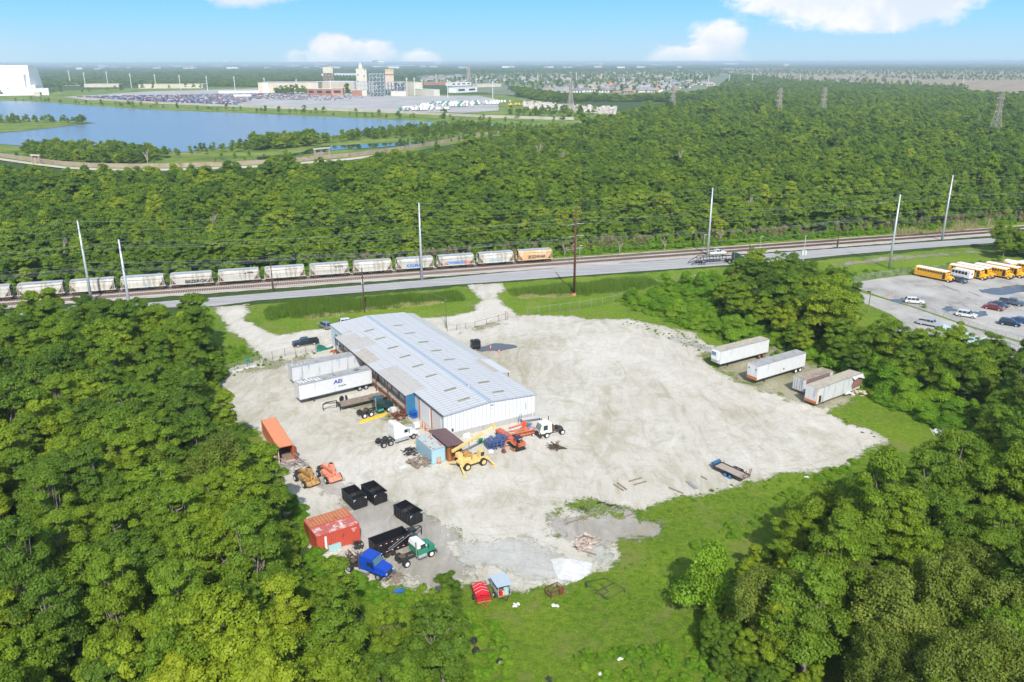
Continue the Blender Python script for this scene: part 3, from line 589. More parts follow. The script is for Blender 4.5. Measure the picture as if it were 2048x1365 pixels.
for k, (y0, y1, sp, sc) in enumerate([(1330, 2260, 14, 1.9), (2260, 4000, 26, 3.2), (4000, 8000, 52, 6.5), (8000, 15000, 120, 14), (15000, 28000, 260, 30)]):
    poly = [(-y0 * .72, y0), (y0 * .72, y0), (y1 * .72, y1), (-y1 * .72, y1)]; holes = [MARSH, SUB, IND] if k < 3 else [MARSH]
    if k == 0: holes += [pxpoly(FARGRASS), lk, WOODM]
    p = wood_pts(poly, sp, sc * .8, sc * 1.15, 10 + k, holes=holes); p[:, 4] = RNG.uniform(.85, 1.25, len(p)) * (1.0 if k < 2 else 1.3 if k < 4 else 1.6); far.append(p)
mp = wood_pts(MARSH, 46, .7, 1.5, 66); mp = mp[vnoise(mp[:, 0], mp[:, 1], 400, 9) > -.05]; far.append(mp)
gn_scatter('far_woodland', np.concatenate(far), SL, 'far tree cover running flat to the horizon')
# thickets round the lake and scattered bushes on its banks
bk = []
def strip(pxs, sp, s, seed, wid=0, z=0):
    r = random.Random(seed); q = pxpoly(pxs)
    for a, b in zip(q[:-1], q[1:]):
        L = math.dist(a, b); k = max(1, int(L / sp))
        for i in range(k):
            if r.random() < .25: continue
            t = (i + r.random()) / k; x = a[0] + (b[0] - a[0]) * t + r.uniform(-wid, wid); y = a[1] + (b[1] - a[1]) * t + r.uniform(-wid, wid); ss = s * r.uniform(.5, 1.25)
            bk.append((x, y, z, ss, ss * r.uniform(.8, 1.1), r.random() * 6.28, r.randrange(4)))
def fill(pxs, sp, s, seed, zs=1.0, dens=1.0, z=0):
    pts, f = scatter(pxpoly(pxs), sp, seed=seed); r = random.Random(seed)
    for x, y in pts:
        if r.random() < dens: ss = s * r.uniform(.6, 1.25); bk.append((x, y, z, ss, ss * zs, r.random() * 6.28, r.randrange(4)))
fill([(55, 308), (60, 296), (120, 300), (200, 302), (300, 306), (340, 312), (300, 322), (230, 330), (130, 325), (60, 316)], 5.5, .85, 31)
fill([(340, 305), (500, 292), (600, 284), (640, 282), (600, 294), (520, 300), (400, 306), (350, 312)], 6, .6, 32, dens=.45)
fill([(500, 290), (600, 280), (640, 280), (640, 290), (560, 298), (500, 300)], 5.5, .9, 33)
fill([(640, 284), (700, 273), (800, 262), (930, 255), (1000, 258), (960, 266), (860, 273), (740, 279), (650, 286)], 6, .7, 34, dens=.8)
fill([(880, 262), (1080, 255), (1140, 262), (1060, 272), (960, 284), (880, 290), (800, 300), (790, 292)], 7, .6, 35, dens=.5)
fill([(-200, 238), (0, 238), (100, 240), (160, 243), (185, 243), (170, 246), (60, 242), (-200, 246)], 7, .75, 36, dens=.8, z=.3)
strip([(-100, 196), (60, 199), (170, 206), (300, 214), (512, 223), (700, 232), (850, 240), (940, 246), (1060, 246), (1150, 245)], 14, .75, 37, 6)
strip([(250, 210), (512, 222), (700, 231), (900, 243), (1000, 243)], 26, 1.1, 38, 6)
fill([(-100, 300), (50, 312), (150, 324), (250, 328), (400, 328), (500, 324), (650, 312), (600, 302), (480, 312), (350, 318), (200, 326)], 12, .4, 39, dens=.5)
fill([(1020, 225), (1130, 222), (1220, 232), (1150, 240), (1020, 238)], 14, .9, 40, dens=.5)
gn_scatter('lakeside_bushes', bk, SL, 'bushes and small trees along the lake banks', 'bushes')
# street trees on the far lawns: things
for i, (px, py, s) in enumerate([(108, 185, 1.5), (124, 185, 1.5), (5, 188, 1.3), (65, 186, 1.2), (167, 183, 1.1), (180, 183, 1.2), (219, 181, 1.2), (246, 180, 1.6), (234, 178, 1.2), (260, 174, 1.1), (288, 177, 1.6), (309, 175, 1.4), (342, 176, 1.1), (375, 175, 1.4), (390, 175, 1.4), (404, 175, 1.2), (450, 173, 1.5), (486, 173, 1.2), (565, 187, 1.9), (575, 187, 1.9), (586, 187, 2.0), (597, 187, 1.9), (609, 187, 1.9), (698, 191, 2.5)]):
    p = G(px, py); t = thing('shade_tree', 'round dark shade tree on the far lawn beside the factory lots', 'tree', p, i * 1.3, 'shade trees on the far lawns'); t.scale = (s,) * 3; link('crown', LOW[i % 4], t)
# edge thickets: vine mounds along the yard's right side and bushes
vb = [(1262, 606), (1285, 612), (1310, 600), (1320, 622), (1345, 612), (1350, 636), (1385, 622), (1390, 650), (1420, 640), (1425, 668), (1455, 655), (1465, 682), (1500, 676), (1505, 655), (1548, 690), (1560, 672), (1588, 706), (1600, 690), (1625, 722), (1640, 708), (1665, 738), (1690, 728), (1700, 750), (1730, 752), (1745, 778), (1760, 765), (1772, 798), (1800, 790), (1810, 820), (1838, 812), (1850, 845), (1876, 838), (1890, 862), (1400, 600), (1440, 615), (1490, 630), (1545, 650), (1600, 668), (1650, 690), (1700, 715), (1750, 740), (1330, 590), (1370, 592), (1430, 585)]
for i, (px, py) in enumerate(vb):
    rs = random.Random(i); v = VIN[rs.choice((0, 0, 1, 2)) if i < 33 else 2]; p = G(px + rs.uniform(-6, 6), py + rs.uniform(-2, 2)); s = rs.uniform(.62, 1.0) if i < 33 else rs.uniform(.9, 1.25)
    t = thing('vine_bush', 'bright green vine-covered bush along the right edge of the gravel yard', 'bush', p, rs.random() * 6.28, 'vine-covered bushes right of the yard'); t.scale = (s, s, s * rs.uniform(.8, 1.2)); link('foliage', v[0], t); link('stems', v[1], t)
# dead trees
for i, (px, py, h) in enumerate([(330, 975, 1.0), (145, 1245, 1.0), (1240, 512, .6), (1130, 515, .5), (1330, 505, .6), (1970, 1040, 1.0), (1500, 450, .9), (1440, 490, .6), (1700, 470, .7), (135, 535, .8), (430, 480, .9), (300, 345, 1.4), (1080, 330, 1.2), (640, 430, 1.0), (1360, 345, 1.2), (1955, 275, 1.6), (1130, 345, 1.2)]):
    t = thing('dead_tree', 'bare pale dead tree standing among green crowns', 'dead tree', G(px, py), i * 1.7, 'dead trees in the woods'); t.scale = (h,) * 3; t.location.z = 0 if i in (0, 1, 2, 3, 4, 5, 7, 8) else 3; link('branches', DEAD[i % 3], t)
# tall weeds and scrub on the grass: low stuff
wd = []
def weeds(pxs, sp, s, seed, dens=1.0, zs=.7):
    pts, f = scatter(pxpoly(pxs), sp, seed=seed); r = random.Random(seed)
    for x, y in pts:
        if r.random() < dens: ss = s * r.uniform(.5, 1.3); wd.append((x, y, -.05, ss, ss * zs * r.uniform(.6, 1.2), r.random() * 6.28, r.randrange(3)))
weeds([(900, 1240), (1000, 1250), (1010, 1330), (1030, 1400), (820, 1400), (860, 1300)], 1.0, .27, 51, .75)
weeds([(1130, 1310), (1280, 1290), (1420, 1270), (1560, 1300), (1640, 1400), (1250, 1420)], 1.0, .22, 52, .6)
weeds([(1160, 1175), (1260, 1130), (1350, 1080), (1380, 1160), (1350, 1240), (1200, 1240), (1090, 1210)], 1.3, .10, 53, .5, .5)
weeds([(1230, 600), (1900, 840), (1895, 870), (1700, 780), (1560, 710), (1450, 690), (1350, 650), (1240, 612)], 1.6, .33, 54, .8)
weeds([(1245, 602), (1330, 588), (1430, 578), (1500, 600), (1600, 660), (1720, 730), (1850, 800), (1900, 845), (1880, 856), (1790, 822), (1720, 785), (1690, 752), (1630, 722), (1560, 698), (1500, 676), (1440, 662), (1370, 640), (1300, 622)], 1.9, .62, 64, .85, .62)
weeds([(1500, 545), (1700, 548), (1960, 530), (2048, 520), (2048, 535), (1800, 556), (1700, 566), (1560, 570)], 1.8, .25, 55, .7, .6)
weeds([(410, 745), (470, 735), (520, 715), (560, 712), (640, 700), (640, 706), (520, 735), (430, 760)], 1.2, .12, 56, .5)
weeds([(430, 720), (460, 690), (500, 690), (520, 705), (480, 735), (430, 745)], 1.5, .2, 57, .6)
weeds([(560, 985), (600, 1005), (640, 1120), (760, 1180), (860, 1200), (900, 1190), (880, 1220), (760, 1210), (620, 1140)], 1.2, .33, 58, .8, .8)
weeds([(1640, 950), (1710, 925), (1760, 900), (1720, 940), (1600, 1000), (1500, 1060), (1400, 1110), (1370, 1100)], 1.4, .22, 59, .5)
weeds([(1250, 640), (1380, 668), (1440, 700), (1400, 712), (1330, 676), (1240, 650)], 1.1, .10, 61, .6, .5)
weeds([(1600, 800), (1780, 885), (1700, 935), (1640, 950), (1700, 925), (1755, 888), (1690, 850), (1600, 806)], 1.1, .10, 62, .6, .5)
weeds([(1280, 1020), (1490, 965), (1640, 945), (1640, 965), (1480, 990), (1300, 1050)], 1.0, .10, 63, .6, .5)
weeds([RP(-200, 4)[:2] and (0, 610), (60, 606), (60, 612), (0, 616)], 1.2, .1, 60)
for s_ in range(-200, 200, 1):
    for k in range(2):
        r = random.random(); q = RP(s_ + random.random(), 5.5 + 5 * r); wd.append((q[0], q[1], -.05, random.uniform(.2, .6), random.uniform(.2, .7), r * 6.28, random.randrange(3)))
bru = []
for s_ in np.arange(-60, 215, .9):
    r = random.random(); q = RP(s_, 8.2 + 4 * random.random())
    if random.random() < .75: bru.append((q[0], q[1], 0, random.uniform(.35, .75), random.uniform(.5, 1.25), r * 6.28, random.randrange(2)))
M_brush = foliage_mat('dry_brush', [(0, (.16, .125, .07)), (.5, (.20, .165, .09)), (1, (.13, .15, .05))], .1)
BR = [leaf_cloud(crown_clumps(440 + i, 2.6, 3.2, .3, 18, .6, 1.2, 'tall'), 2600, .2, 460 + i, M_brush) for i in range(2)]
gn_scatter('dry_brush', bru, [src('brush_clump', m) for m in BR], 'dry brown brush along the wood edge behind the tracks', 'brush')
gn_scatter('scrub', wd, [src('scrub_clump', v[0]) for v in VIN], 'low weeds and scrub scattered over the grass edges', 'weeds')
# reeds in the roadside ditch
def reeds(name, label, pxs, n, h, seed, m):
    q = pxpoly(pxs); P = np.array(q); r = np.random.default_rng(seed); x = r.uniform(P[:, 0].min(), P[:, 0].max(), n * 4); y = r.uniform(P[:, 1].min(), P[:, 1].max(), n * 4)
    f = sdist(x, y, q) + 2.4 * vnoise(x, y, 4, seed); k = f > 0; x = x[k][:n]; y = y[k][:n]; n = len(x); hh = h * r.uniform(.35, 1.15, n) * np.clip(f[k][:n] / 2.2, .25, 1) * (1 + .35 * vnoise(x, y, 5, seed + 3)); th = r.uniform(0, 6.28, n); w_ = r.uniform(.04, .10, n); lx = r.normal(0, .18, n) * hh; ly = r.normal(0, .18, n) * hh
    V = np.stack([np.stack([x - w_ * np.cos(th), y - w_ * np.sin(th), np.zeros(n)], 1), np.stack([x + w_ * np.cos(th), y + w_ * np.sin(th), np.zeros(n)], 1), np.stack([x + lx, y + ly, hh], 1)], 1).reshape(-1, 3)
    me = bpy.data.meshes.new(name); me.from_pydata(V.tolist(), [], [(3 * i, 3 * i + 1, 3 * i + 2) for i in range(n)]); me.materials.append(m)
    me.attributes.new('tone', 'FLOAT', 'POINT').data.foreach_set('value', np.repeat(r.random(n) * .5, 3).astype(np.float32)); me.attributes.new('lum', 'FLOAT', 'POINT').data.foreach_set('value', np.repeat(r.random(n), 3).astype(np.float32))
    return tag(link(name, me), label, 'reeds', kind='stuff')
M_reed = foliage_mat('reed_blades', [(0, (.08, .15, .016)), (1, (.12, .20, .03))], .35); M_dryreed = foliage_mat('dry_reed_blades', [(0, (.30, .28, .13)), (1, (.36, .32, .17))], .2)
reeds('reeds', 'tall green reeds in the ditch between road and warehouse', [(520, 622), (600, 604), (760, 594), (900, 584), (935, 590), (935, 602), (860, 606), (760, 618), (600, 636), (540, 640)], 26000, 1.9, 1, M_reed)
reeds('dry_reeds', 'straw coloured reed stalks along the near side of the ditch', [(600, 632), (760, 612), (860, 604), (910, 604), (860, 610), (760, 621), (620, 640)], 5000, 1.3, 2, M_dryreed)
reeds('reeds', 'green reeds in the ditch right of the second driveway', [(1015, 582), (1100, 572), (1220, 562), (1320, 560), (1330, 574), (1240, 586), (1120, 594), (1030, 594)], 20000, 1.8, 3, M_reed)
reeds('dry_reeds', 'straw coloured reed stalks beside the tall brown pole', [(1030, 592), (1120, 590), (1145, 592), (1100, 597), (1040, 598)], 2500, 1.2, 4, M_dryreed)
reeds('dry_reeds', 'straw coloured canes at the wood edge behind the tracks', [(1780, 470), (1860, 468), (1990, 448), (2030, 446), (2030, 452), (1960, 462), (1860, 472), (1790, 476)], 9000, 3.2, 5, M_dryreed)
# ------------------------------------------------------------------ paints and metals
TH = R(30.6); E1 = Vector((math.cos(TH), math.sin(TH), 0)); E2 = Vector((-math.sin(TH), math.cos(TH), 0))
def ribbed(name, col, axis=0, pitch=.3, depth=.5, dirt=None, dthr=(.52, .72), rough=.5, metal=0.0, line=.12, dscale=.9, linec=None, cross=None):
    m = bpy.data.materials.new(name); m.use_nodes = True; n = NT(m.node_tree); b = n.n['Principled BSDF']; oc = n.objco()
    sp = n.node('ShaderNodeSeparateXYZ'); n.put(sp.inputs[0], oc)
    ph = n.math('FRACT', n.math('DIVIDE', sp.outputs[axis], pitch)); tri = n.math('ABSOLUTE', n.math('MULTIPLY_ADD', ph, 2.0, -1.0))
    ridge = n.step(tri, .62, .92); c = n.mix(n.math('MULTIPLY', ridge, line), (*col, 1), (*(linec or tuple(x * .45 for x in col)), 1))
    if cross:
        ph2 = n.math('ABSOLUTE', n.math('MULTIPLY_ADD', n.math('FRACT', n.math('DIVIDE', sp.outputs[1 - axis], cross)), 2.0, -1.0)); c = n.mix(n.math('MULTIPLY', n.step(ph2, .86, .96), line * .6), c, (*tuple(x * .5 for x in col), 1))
    sc = [.25, .25, .10]; d = n.noise(n.mapping(oc, tuple(sc) if axis != 2 else (1, 1, 1)), dscale * 4, 5, .65)
    big = n.noise(oc, .12, 3, .5); c = n.mix(n.math('MULTIPLY', n.step(big, .35, .7), .18), c, (*tuple(x * .82 for x in col), 1))
    if dirt: c = n.mix(n.math('MULTIPLY', n.step(d, *dthr), .85), c, (*dirt, 1))
    n.put(b.inputs['Base Color'], c); b.inputs['Roughness'].default_value = rough; b.inputs['Metallic'].default_value = metal
    bn = n.node('ShaderNodeBump'); bn.inputs['Strength'].default_value = depth; bn.inputs['Distance'].default_value = .04; n.put(bn.inputs['Height'], ridge); n.put(b.inputs['Normal'], bn.outputs[0]); return m
M_roof = ribbed('pale_metal_roof', (.52, .54, .56), 1, .9, .8, dirt=(.38, .42, .45), dthr=(.55, .75), line=.6, cross=1.8, rough=.6)
M_gable = ribbed('white_ribbed_wall', (.64, .67, .69), 0, .75, .6, dirt=(.52, .54, .54), dthr=(.6, .8), line=.38)
M_side = ribbed('pale_blue_ribbed_wall', (.48, .62, .72), 1, .6, .5, dirt=(.35, .42, .46), dthr=(.6, .8), line=.3)
M_found = ribbed('grey_ribbed_skirt', (.42, .42, .40), 0, .3, .4, dirt=(.28, .27, .24), line=.4)
M_beige = ribbed('weathered_roof_sheet', (.47, .455, .42), 1, .62, .5, dirt=(.36, .34, .30), line=.3); M_beige2 = ribbed('brownish_roof_sheet', (.47, .43, .36), 1, .9, .5, dirt=(.34, .27, .20), line=.35)
M_lean = ribbed('grey_green_roof_sheet', (.47, .49, .46), 1, .62, .5, dirt=(.38, .39, .34), line=.28)
M_fpost = mat('weathered_fence_pipe', (.30, .32, .31), .6, .2)
M_leanw = ribbed('white_roof_sheet', (.58, .60, .62), 1, .62, .5, line=.25)
M_sky = mat('aged_skylight_panel', (.24, .235, .15), .4, var=.25, vscale=1.5)
M_ridge = mat('bluish_ridge_cap', (.32, .39, .48), .5, var=.1)
M_blue = mat('shaded_blue_panel', (.035, .15, .27), .5, var=.15, vscale=2)  # blue darkened to carry the canopy's shadow on the end panel
M_rust = mat('rusty_steel', (.16, .055, .025), .85, var=.4, vscale=4, dirt=(.05, .025, .015)); M_rusto = mat('orange_rust', (.42, .15, .045), .85, var=.35, vscale=3)
M_dkred = mat('dark_red_jamb', (.17, .04, .03), .7, var=.3, vscale=3); M_orj = mat('orange_red_jamb', (.50, .13, .06), .6, var=.2)
M_white = mat('white_paint', (.70, .71, .71), .4, var=.04); M_doorw = mat('roller_door', (.62, .63, .62), .6, var=.08, vscale=2, dirt=(.45, .43, .38), dscale=2)
M_conc = mat('stained_concrete', (.34, .32, .27), .9, var=.3, vscale=1.5, dirt=(.16, .14, .10))
M_black = mat('black_paint', (.012, .013, .016), .35, var=.2); M_tyre = mat('tyre_rubber', (.018, .018, .019), .85, var=.3, vscale=8)
M_frame = mat('dark_steel_frame', (.035, .034, .034), .6, var=.4, vscale=5, dirt=(.12, .07, .04), dthr=(.55, .75)); M_dark = mat('dark_gap', (.01, .01, .011), .9)
M_glass = mat('dark_glass', (.02, .035, .04), .08, spec=.8); M_lglass = mat('sky_glass', (.10, .20, .22), .06, spec=.9)
M_chrome = mat('bright_metal', (.62, .63, .64), .25, .9); M_alu = mat('dull_aluminium', (.50, .52, .54), .45, .6, var=.1)
M_galv = mat('galvanised_steel', (.52, .57, .62), .45, .3, var=.08, vscale=.5); M_wood = mat('weathered_planks', (.24, .19, .145), .9, var=.3, vscale=2.5, dirt=(.16, .12, .09), dscale=3)
M_pole = mat('creosoted_pole', (.075, .045, .032), .9, var=.3, vscale=2); M_cor = mat('corroded_brown_pole', (.10, .032, .022), .8, var=.3, vscale=1.5)
M_yel = mat('yellow_paint', (.78, .50, .03), .5, var=.15, vscale=3); M_cry = mat('faded_yellow_paint', (.68, .50, .19), .55, var=.14, vscale=2, dirt=(.34, .17, .05), dthr=(.6, .75)); M_cryd = mat('worn_ochre_paint', (.50, .28, .08), .65, var=.25, vscale=2, dirt=(.2, .12, .06), dthr=(.46, .6), dscale=2)
M_or = mat('orange_paint', (.62, .13, .05), .55, var=.2, vscale=2, dirt=(.28, .12, .07), dthr=(.46, .6), dscale=2); M_pink = mat('sun_faded_orange_paint', (.78, .27, .17), .6, var=.15, vscale=2, dirt=(.40, .14, .08), dthr=(.48, .64), dscale=2)
M_orr = mat('bright_red_orange', (.85, .09, .03), .5); M_bluep = mat('blue_paint', (.02, .08, .32), .35, var=.12, coat=.4); M_cobalt = mat('cobalt_cab_paint', (.01, .06, .42), .22, var=.08, coat=.7)
M_ltblue = mat('blue_plastic', (.015, .13, .50), .45, var=.25, vscale=6); M_bsteel = mat('blue_scrap_steel', (.02, .12, .38), .5, var=.45, vscale=4, dirt=(.16, .12, .09), dthr=(.48, .56), dscale=3); M_gsteel = mat('green_machine_paint', (.03, .22, .07), .5, var=.3)
M_tarp = mat('green_tarpaulin', (.012, .14, .10), .7, var=.2, vscale=1); M_redt = mat('red_tarpaulin', (.62, .015, .025), .5, var=.12, vscale=1.5)
M_grn = mat('green_cab_paint', (.02, .22, .12), .35, coat=.4); M_dgrn = mat('dark_green_cab_paint', (.008, .045, .045), .2, coat=.6); M_hood = mat('teal_tank_paint', (.05, .22, .17), .4, var=.3)
M_bus = mat('school_bus_yellow', (.83, .42, .015), .35, var=.04, coat=.3); M_roofw = mat('white_roof_paint', (.78, .79, .80), .45, var=.03)
M_trw = mat('white_trailer_side', (.60, .62, .64), .45, var=.05, vscale=1, dirt=(.44, .44, .43), dscale=1.0, dthr=(.55, .75), streak=True); M_tro = mat('streaked_trailer_side', (.54, .56, .58), .5, var=.06, dirt=(.26, .28, .31), dscale=1.3, dthr=(.5, .72), streak=True)
M_trr = mat('grey_trailer_roof', (.34, .34, .34), .7, var=.12, vscale=.8, dirt=(.22, .22, .2), dscale=.7); M_trr2 = mat('tan_trailer_roof', (.42, .38, .30), .7, var=.12, vscale=.8, dirt=(.26, .24, .2))
M_cblue = ribbed('pale_blue_container', (.30, .48, .58), 0, .28, .6, dirt=(.24, .16, .10), dthr=(.64, .72), line=.35); M_cbluy = ribbed('pale_blue_container_end', (.34, .54, .64), 1, .28, .5, line=.2)
M_cbr = mat('rust_streaked_pale_blue_roof', (.42, .50, .50), .8, var=.15, vscale=1, dirt=(.45, .17, .06), dscale=1.0, dthr=(.52, .6)); M_brown = ribbed('brown_metal_roof', (.15, .085, .085), 1, .45, .4, dirt=(.12, .06, .05), line=.3)
M_crust = ribbed('rusty_corrugated_steel', (.42, .17, .05), 0, .28, .8, dirt=(.14, .05, .02), dthr=(.45, .6), line=.7); M_crusy = ribbed('rusty_corrugated_end', (.42, .17, .05), 1, .28, .8, dirt=(.14, .05, .02), dthr=(.45, .6), line=.7)
M_cor_ = ribbed('orange_container_side', (.62, .19, .08), 0, .28, .6, dirt=(.40, .10, .04), line=.3); M_corr = ribbed('orange_container_roof', (.74, .27, .12), 0, .5, .3, dirt=(.60, .22, .10), line=.15)
M_cred = ribbed('red_container_side', (.55, .085, .05), 0, .28, .7, dirt=(.20, .04, .03), dthr=(.6, .7), line=.45); M_credr = ribbed('faded_red_container_roof', (.50, .13, .10), 0, .45, .5, dirt=(.66, .52, .48), dthr=(.50, .60), line=.4); M_credr2 = ribbed('orange_brown_container_roof', (.46, .15, .05), 0, .45, .6, dirt=(.28, .08, .03), line=.5, linec=(.62, .42, .28))
M_hop = mat('dusty_white_hopper', (.54, .53, .48), .6, var=.1, vscale=.7, dirt=(.32, .29, .23), dscale=.9, dthr=(.44, .66), streak=True); M_hop2 = mat('off_white_hopper', (.48, .465, .42), .6, var=.12, vscale=.7, dirt=(.26, .235, .19), dscale=.9, dthr=(.48, .7), streak=True)
M_hopo = mat('faded_orange_hopper', (.58, .37, .19), .6, var=.12, vscale=.6, dirt=(.62, .50, .34), dscale=.9, dthr=(.48, .66), streak=True); M_hroof = mat('grey_hopper_roof', (.40, .40, .38), .7, var=.15, vscale=.8)
M_bogie = mat('brown_dusty_bogie', (.10, .065, .045), .9, var=.4, vscale=3); M_rail = mat('brown_rail_steel', (.16, .10, .075), .5, .4, var=.2); M_tie = mat('weathered_sleeper', (.15, .11, .08), .95, var=.4, vscale=.8)
M_ins = mat('grey_insulator', (.45, .46, .48), .5); M_wire = mat('aluminium_cable', (.36, .38, .40), .5, .5); M_cone = mat('traffic_cone_orange', (.85, .17, .04), .5); M_lamp = mat('lamp_lens', (.75, .74, .68), .2); M_redl = mat('red_lens', (.5, .01, .01), .3)

def text(parent, s_, size, loc, rot, m, name='lettering', sx=1.0, shear=0.0, ext=.012):
    cu = bpy.data.curves.new('t', 'FONT'); cu.body = s_; cu.size = size; cu.extrude = ext; cu.shear = shear; cu.align_x = 'CENTER'; cu.align_y = 'CENTER'; cu.offset = size * .025
    ob = bpy.data.objects.new('t', cu); COL.objects.link(ob); bpy.context.view_layer.update(); me = bpy.data.meshes.new_from_object(ob.evaluated_get(bpy.context.evaluated_depsgraph_get()))
    bpy.data.objects.remove(ob); me.materials.clear(); me.materials.append(m); o = link(name, me, parent); o.location = loc; o.rotation_euler = rot; o.scale = (sx, 1, 1); return o
WC = {}
def wheel(par, x, y, r=.5, w=.28, rim=None, rr=.56, name='wheel'):
    rim = rim or M_alu; sg = 1 if y > 0 else -1; k = (r, w, rim.name, sg, rr)
    if k not in WC:
        a = MB(); n = 20; pr = [(-w / 2, r * .86), (-w / 2 + .04, r), (w / 2 - .04, r), (w / 2, r * .86)]
        for q, p in zip(pr[:-1], pr[1:]): a.cyl((0, q[0], 0), (0, p[0], 0), q[1], n, p[1], cap=False)
        a.cyl((0, -w / 2, 0), (0, w / 2, 0), r * .86, n); t = a.mesh('wheel', M_tyre, smooth=False)
        b = MB(); b.cyl((0, sg * (w / 2 - .02), 0), (0, sg * (w / 2 + .012), 0), r * rr, 16); b.cyl((0, sg * (w / 2), 0), (0, sg * (w / 2 + .06), 0), r * .2, 10); WC[k] = (t, b.mesh('rim', rim))
    t, b = WC[k]; o = link(name, t, par); o.location = (x, y, r); link('rim', b, o); return o
def at2(p, dx, dy, th): return (p[0] + dx * math.cos(th) - dy * math.sin(th), p[1] + dx * math.sin(th) + dy * math.cos(th))

# ------------------------------------------------------------------ warehouse
WO_ = (4.0, 132.3); wh = thing('warehouse', 'long pale metal warehouse with low gabled roof in the gravel yard', 'warehouse', WO_, TH); wh.rotation_euler = (0, 0, TH)
def rz(s): return 5.25 - .65 * abs(s + 9.15) / 9.15 if s > -17.9 else 4.62 - .12 * (-17.9 - s)
mb = MB(); mb.add([(-17.9, 0, .0), (0, 0, .0), (0, 0, 4.55), (-9.15, 0, 5.2), (-17.9, 0, 4.55)], [(0, 1, 2, 3, 4)]); mb.add([(-17.9, .15, .0), (0, .15, .0), (0, .15, 4.55), (-9.15, .15, 5.2), (-17.9, .15, 4.55)], [(0, 4, 3, 2, 1)]); mb.make('gable_wall', M_gable, wh)
mb = MB(); mb.add([(-17.9, 57.4, 0), (0, 57.4, 0), (0, 57.4, 4.55), (-9.15, 57.4, 5.2), (-17.9, 57.4, 4.55)], [(4, 3, 2, 1, 0)]); mb.make('gable_wall', M_gable, wh)
MB().b(-17.9, -17.75, .15, 57.25, 0, 4.52).make('side_wall', M_side, wh); MB().b(-.15, 0, .15, 57.25, 0, 4.5).make('side_wall', M_side, wh)
MB().b(-17.95, .05, -.06, .0 - .003, -.1, 1.0).make('foundation', M_found, wh); MB().b(-19.3, -17.9, 11.9, 50, -.1, 1.15).make('loading_dock', M_conc, wh)
def roofsheet(name, s0, s1, t0, t1, m, lift=0.0, par=wh, z0=None, z1=None, th=.10):
    a = rz(s0) if z0 is None else z0; b = rz(s1) if z1 is None else z1; a += lift; b += lift
    mb = MB(); mb.add([(s0, t0, a), (s1, t0, b), (s1, t1, b), (s0, t1, a), (s0, t0, a - th), (s1, t0, b - th), (s1, t1, b - th), (s0, t1, a - th)], [(0, 1, 2, 3), (7, 6, 5, 4), (4, 5, 1, 0), (5, 6, 2, 1), (6, 7, 3, 2), (7, 4, 0, 3)]); return mb.make(name, m, par)
roof = roofsheet('roof', -9.15, .15, -.2, 57.6, M_roof); roofsheet('roof', -18.05, -9.15, -.2, 57.6, M_roof)
roofsheet('canopy', -19.85, -18.06, 11.5, 49.0, M_roof)
MB().prism([(-9.55, rz(-9.55) + .005), (-9.15, 5.25 + .07), (-8.75, rz(-8.75) + .005)], -.22, 57.62).make('ridge_cap', M_ridge, wh)
for t in (3.3, 8.5, 16.35, 22.4, 28.5, 34.6, 41.4, 47.7):
    for s in (-12.4, -5.6): roofsheet('skylight', s - 1.15, s + 1.15, t - .32, t + .32, M_sky, .035, th=.03)
roofsheet('roof_patch', -17.9, -14.1, 39.1, 44.4, M_beige, .024, th=.02); roofsheet('roof_patch', -17.9, -15.5, 44.42, 48.1, M_beige, .024, th=.02); roofsheet('roof_patch', -19.84, -17.92, 39.0, 48.9, M_beige, .028, th=.02)
roofsheet('roof_patch', -18.0, -16.9, 30, 38.4, M_beige2, .026, th=.02); roofsheet('roof_patch', -19.8, -18.1, 29.6, 37.4, M_beige2, .026, th=.02); roofsheet('roof_patch', -19.86, -18.1, 11.45, 25.1, M_beige, .030, th=.02); roofsheet('roof_patch', -18.0, -15.5, 12, 25, M_beige, .027, th=.02); roofsheet('roof_patch', -17.95, -15.6, 49.2, 50.6, M_beige, .025, th=.02)
roofsheet('lean_to_roof', .16, 2.35, 20.9, 57.3, M_lean, 0, z0=4.45, z1=4.05); roofsheet('lean_to_roof', .16, 2.45, 12.4, 20.7, M_leanw, 0, z0=4.5, z1=4.1); roofsheet('roof_patch', -1.2, .12, 12.7, 20.4, M_beige2, .024, th=.02)
for t in range(13, 58, 5): MB().b(2.15, 2.3, t, t + .15, 0, 4.02).make('post', M_rust, wh)
for t in (12.0, 20, 26, 32, 38, 44, 49.0): MB().b(-19.75, -19.6, t, t + .15, 0, 4.3).make('post', M_dkred, wh)
# trim, doors
mb = MB(); mb.b(-18.1, .2, -.26, -.2, 4.5, 4.5); 
MB().bar((-18.05, -.23, 4.5), (-9.15, -.23, 5.15), .05, .16).make('gable_trim', M_ridge, wh); MB().bar((-9.15, -.23, 5.15), (.15, -.23, 4.5), .05, .16).make('gable_trim', M_ridge, wh)
MB().b(-18.16, -18.08, -.2, 11.5, 4.34, 4.5).make('gutter', M_frame, wh); MB().b(-19.95, -19.87, 11.5, 49, 4.2, 4.33).make('gutter', M_frame, wh)
MB().b(.17, .25, -.2, 12.3, 4.3, 4.45).make('gutter', M_frame, wh)
for k, (t0, t1, z0, z1, m) in enumerate([(1.0, 4.4, .3, 3.9, M_doorw), (5.4, 9.4, .3, 4.0, M_white)] + [(12.6 + 3.4 * i, 15.2 + 3.4 * i, 1.2, 3.7, M_doorw) for i in range(11)]):
    d = MB().b(-17.98, -17.9, t0, t1, z0, z1).make('door', m, wh); MB().b(-18.03, -17.91, t1 + .003, t1 + .38, z0 - .1, z1 + .1).make('jamb', M_orj if k < 2 else M_dkred, d)
    if k >= 2: MB().b(-19.6, -19.3, t0, t1, .75, 1.15).make('dock_bumper', M_rust, d)
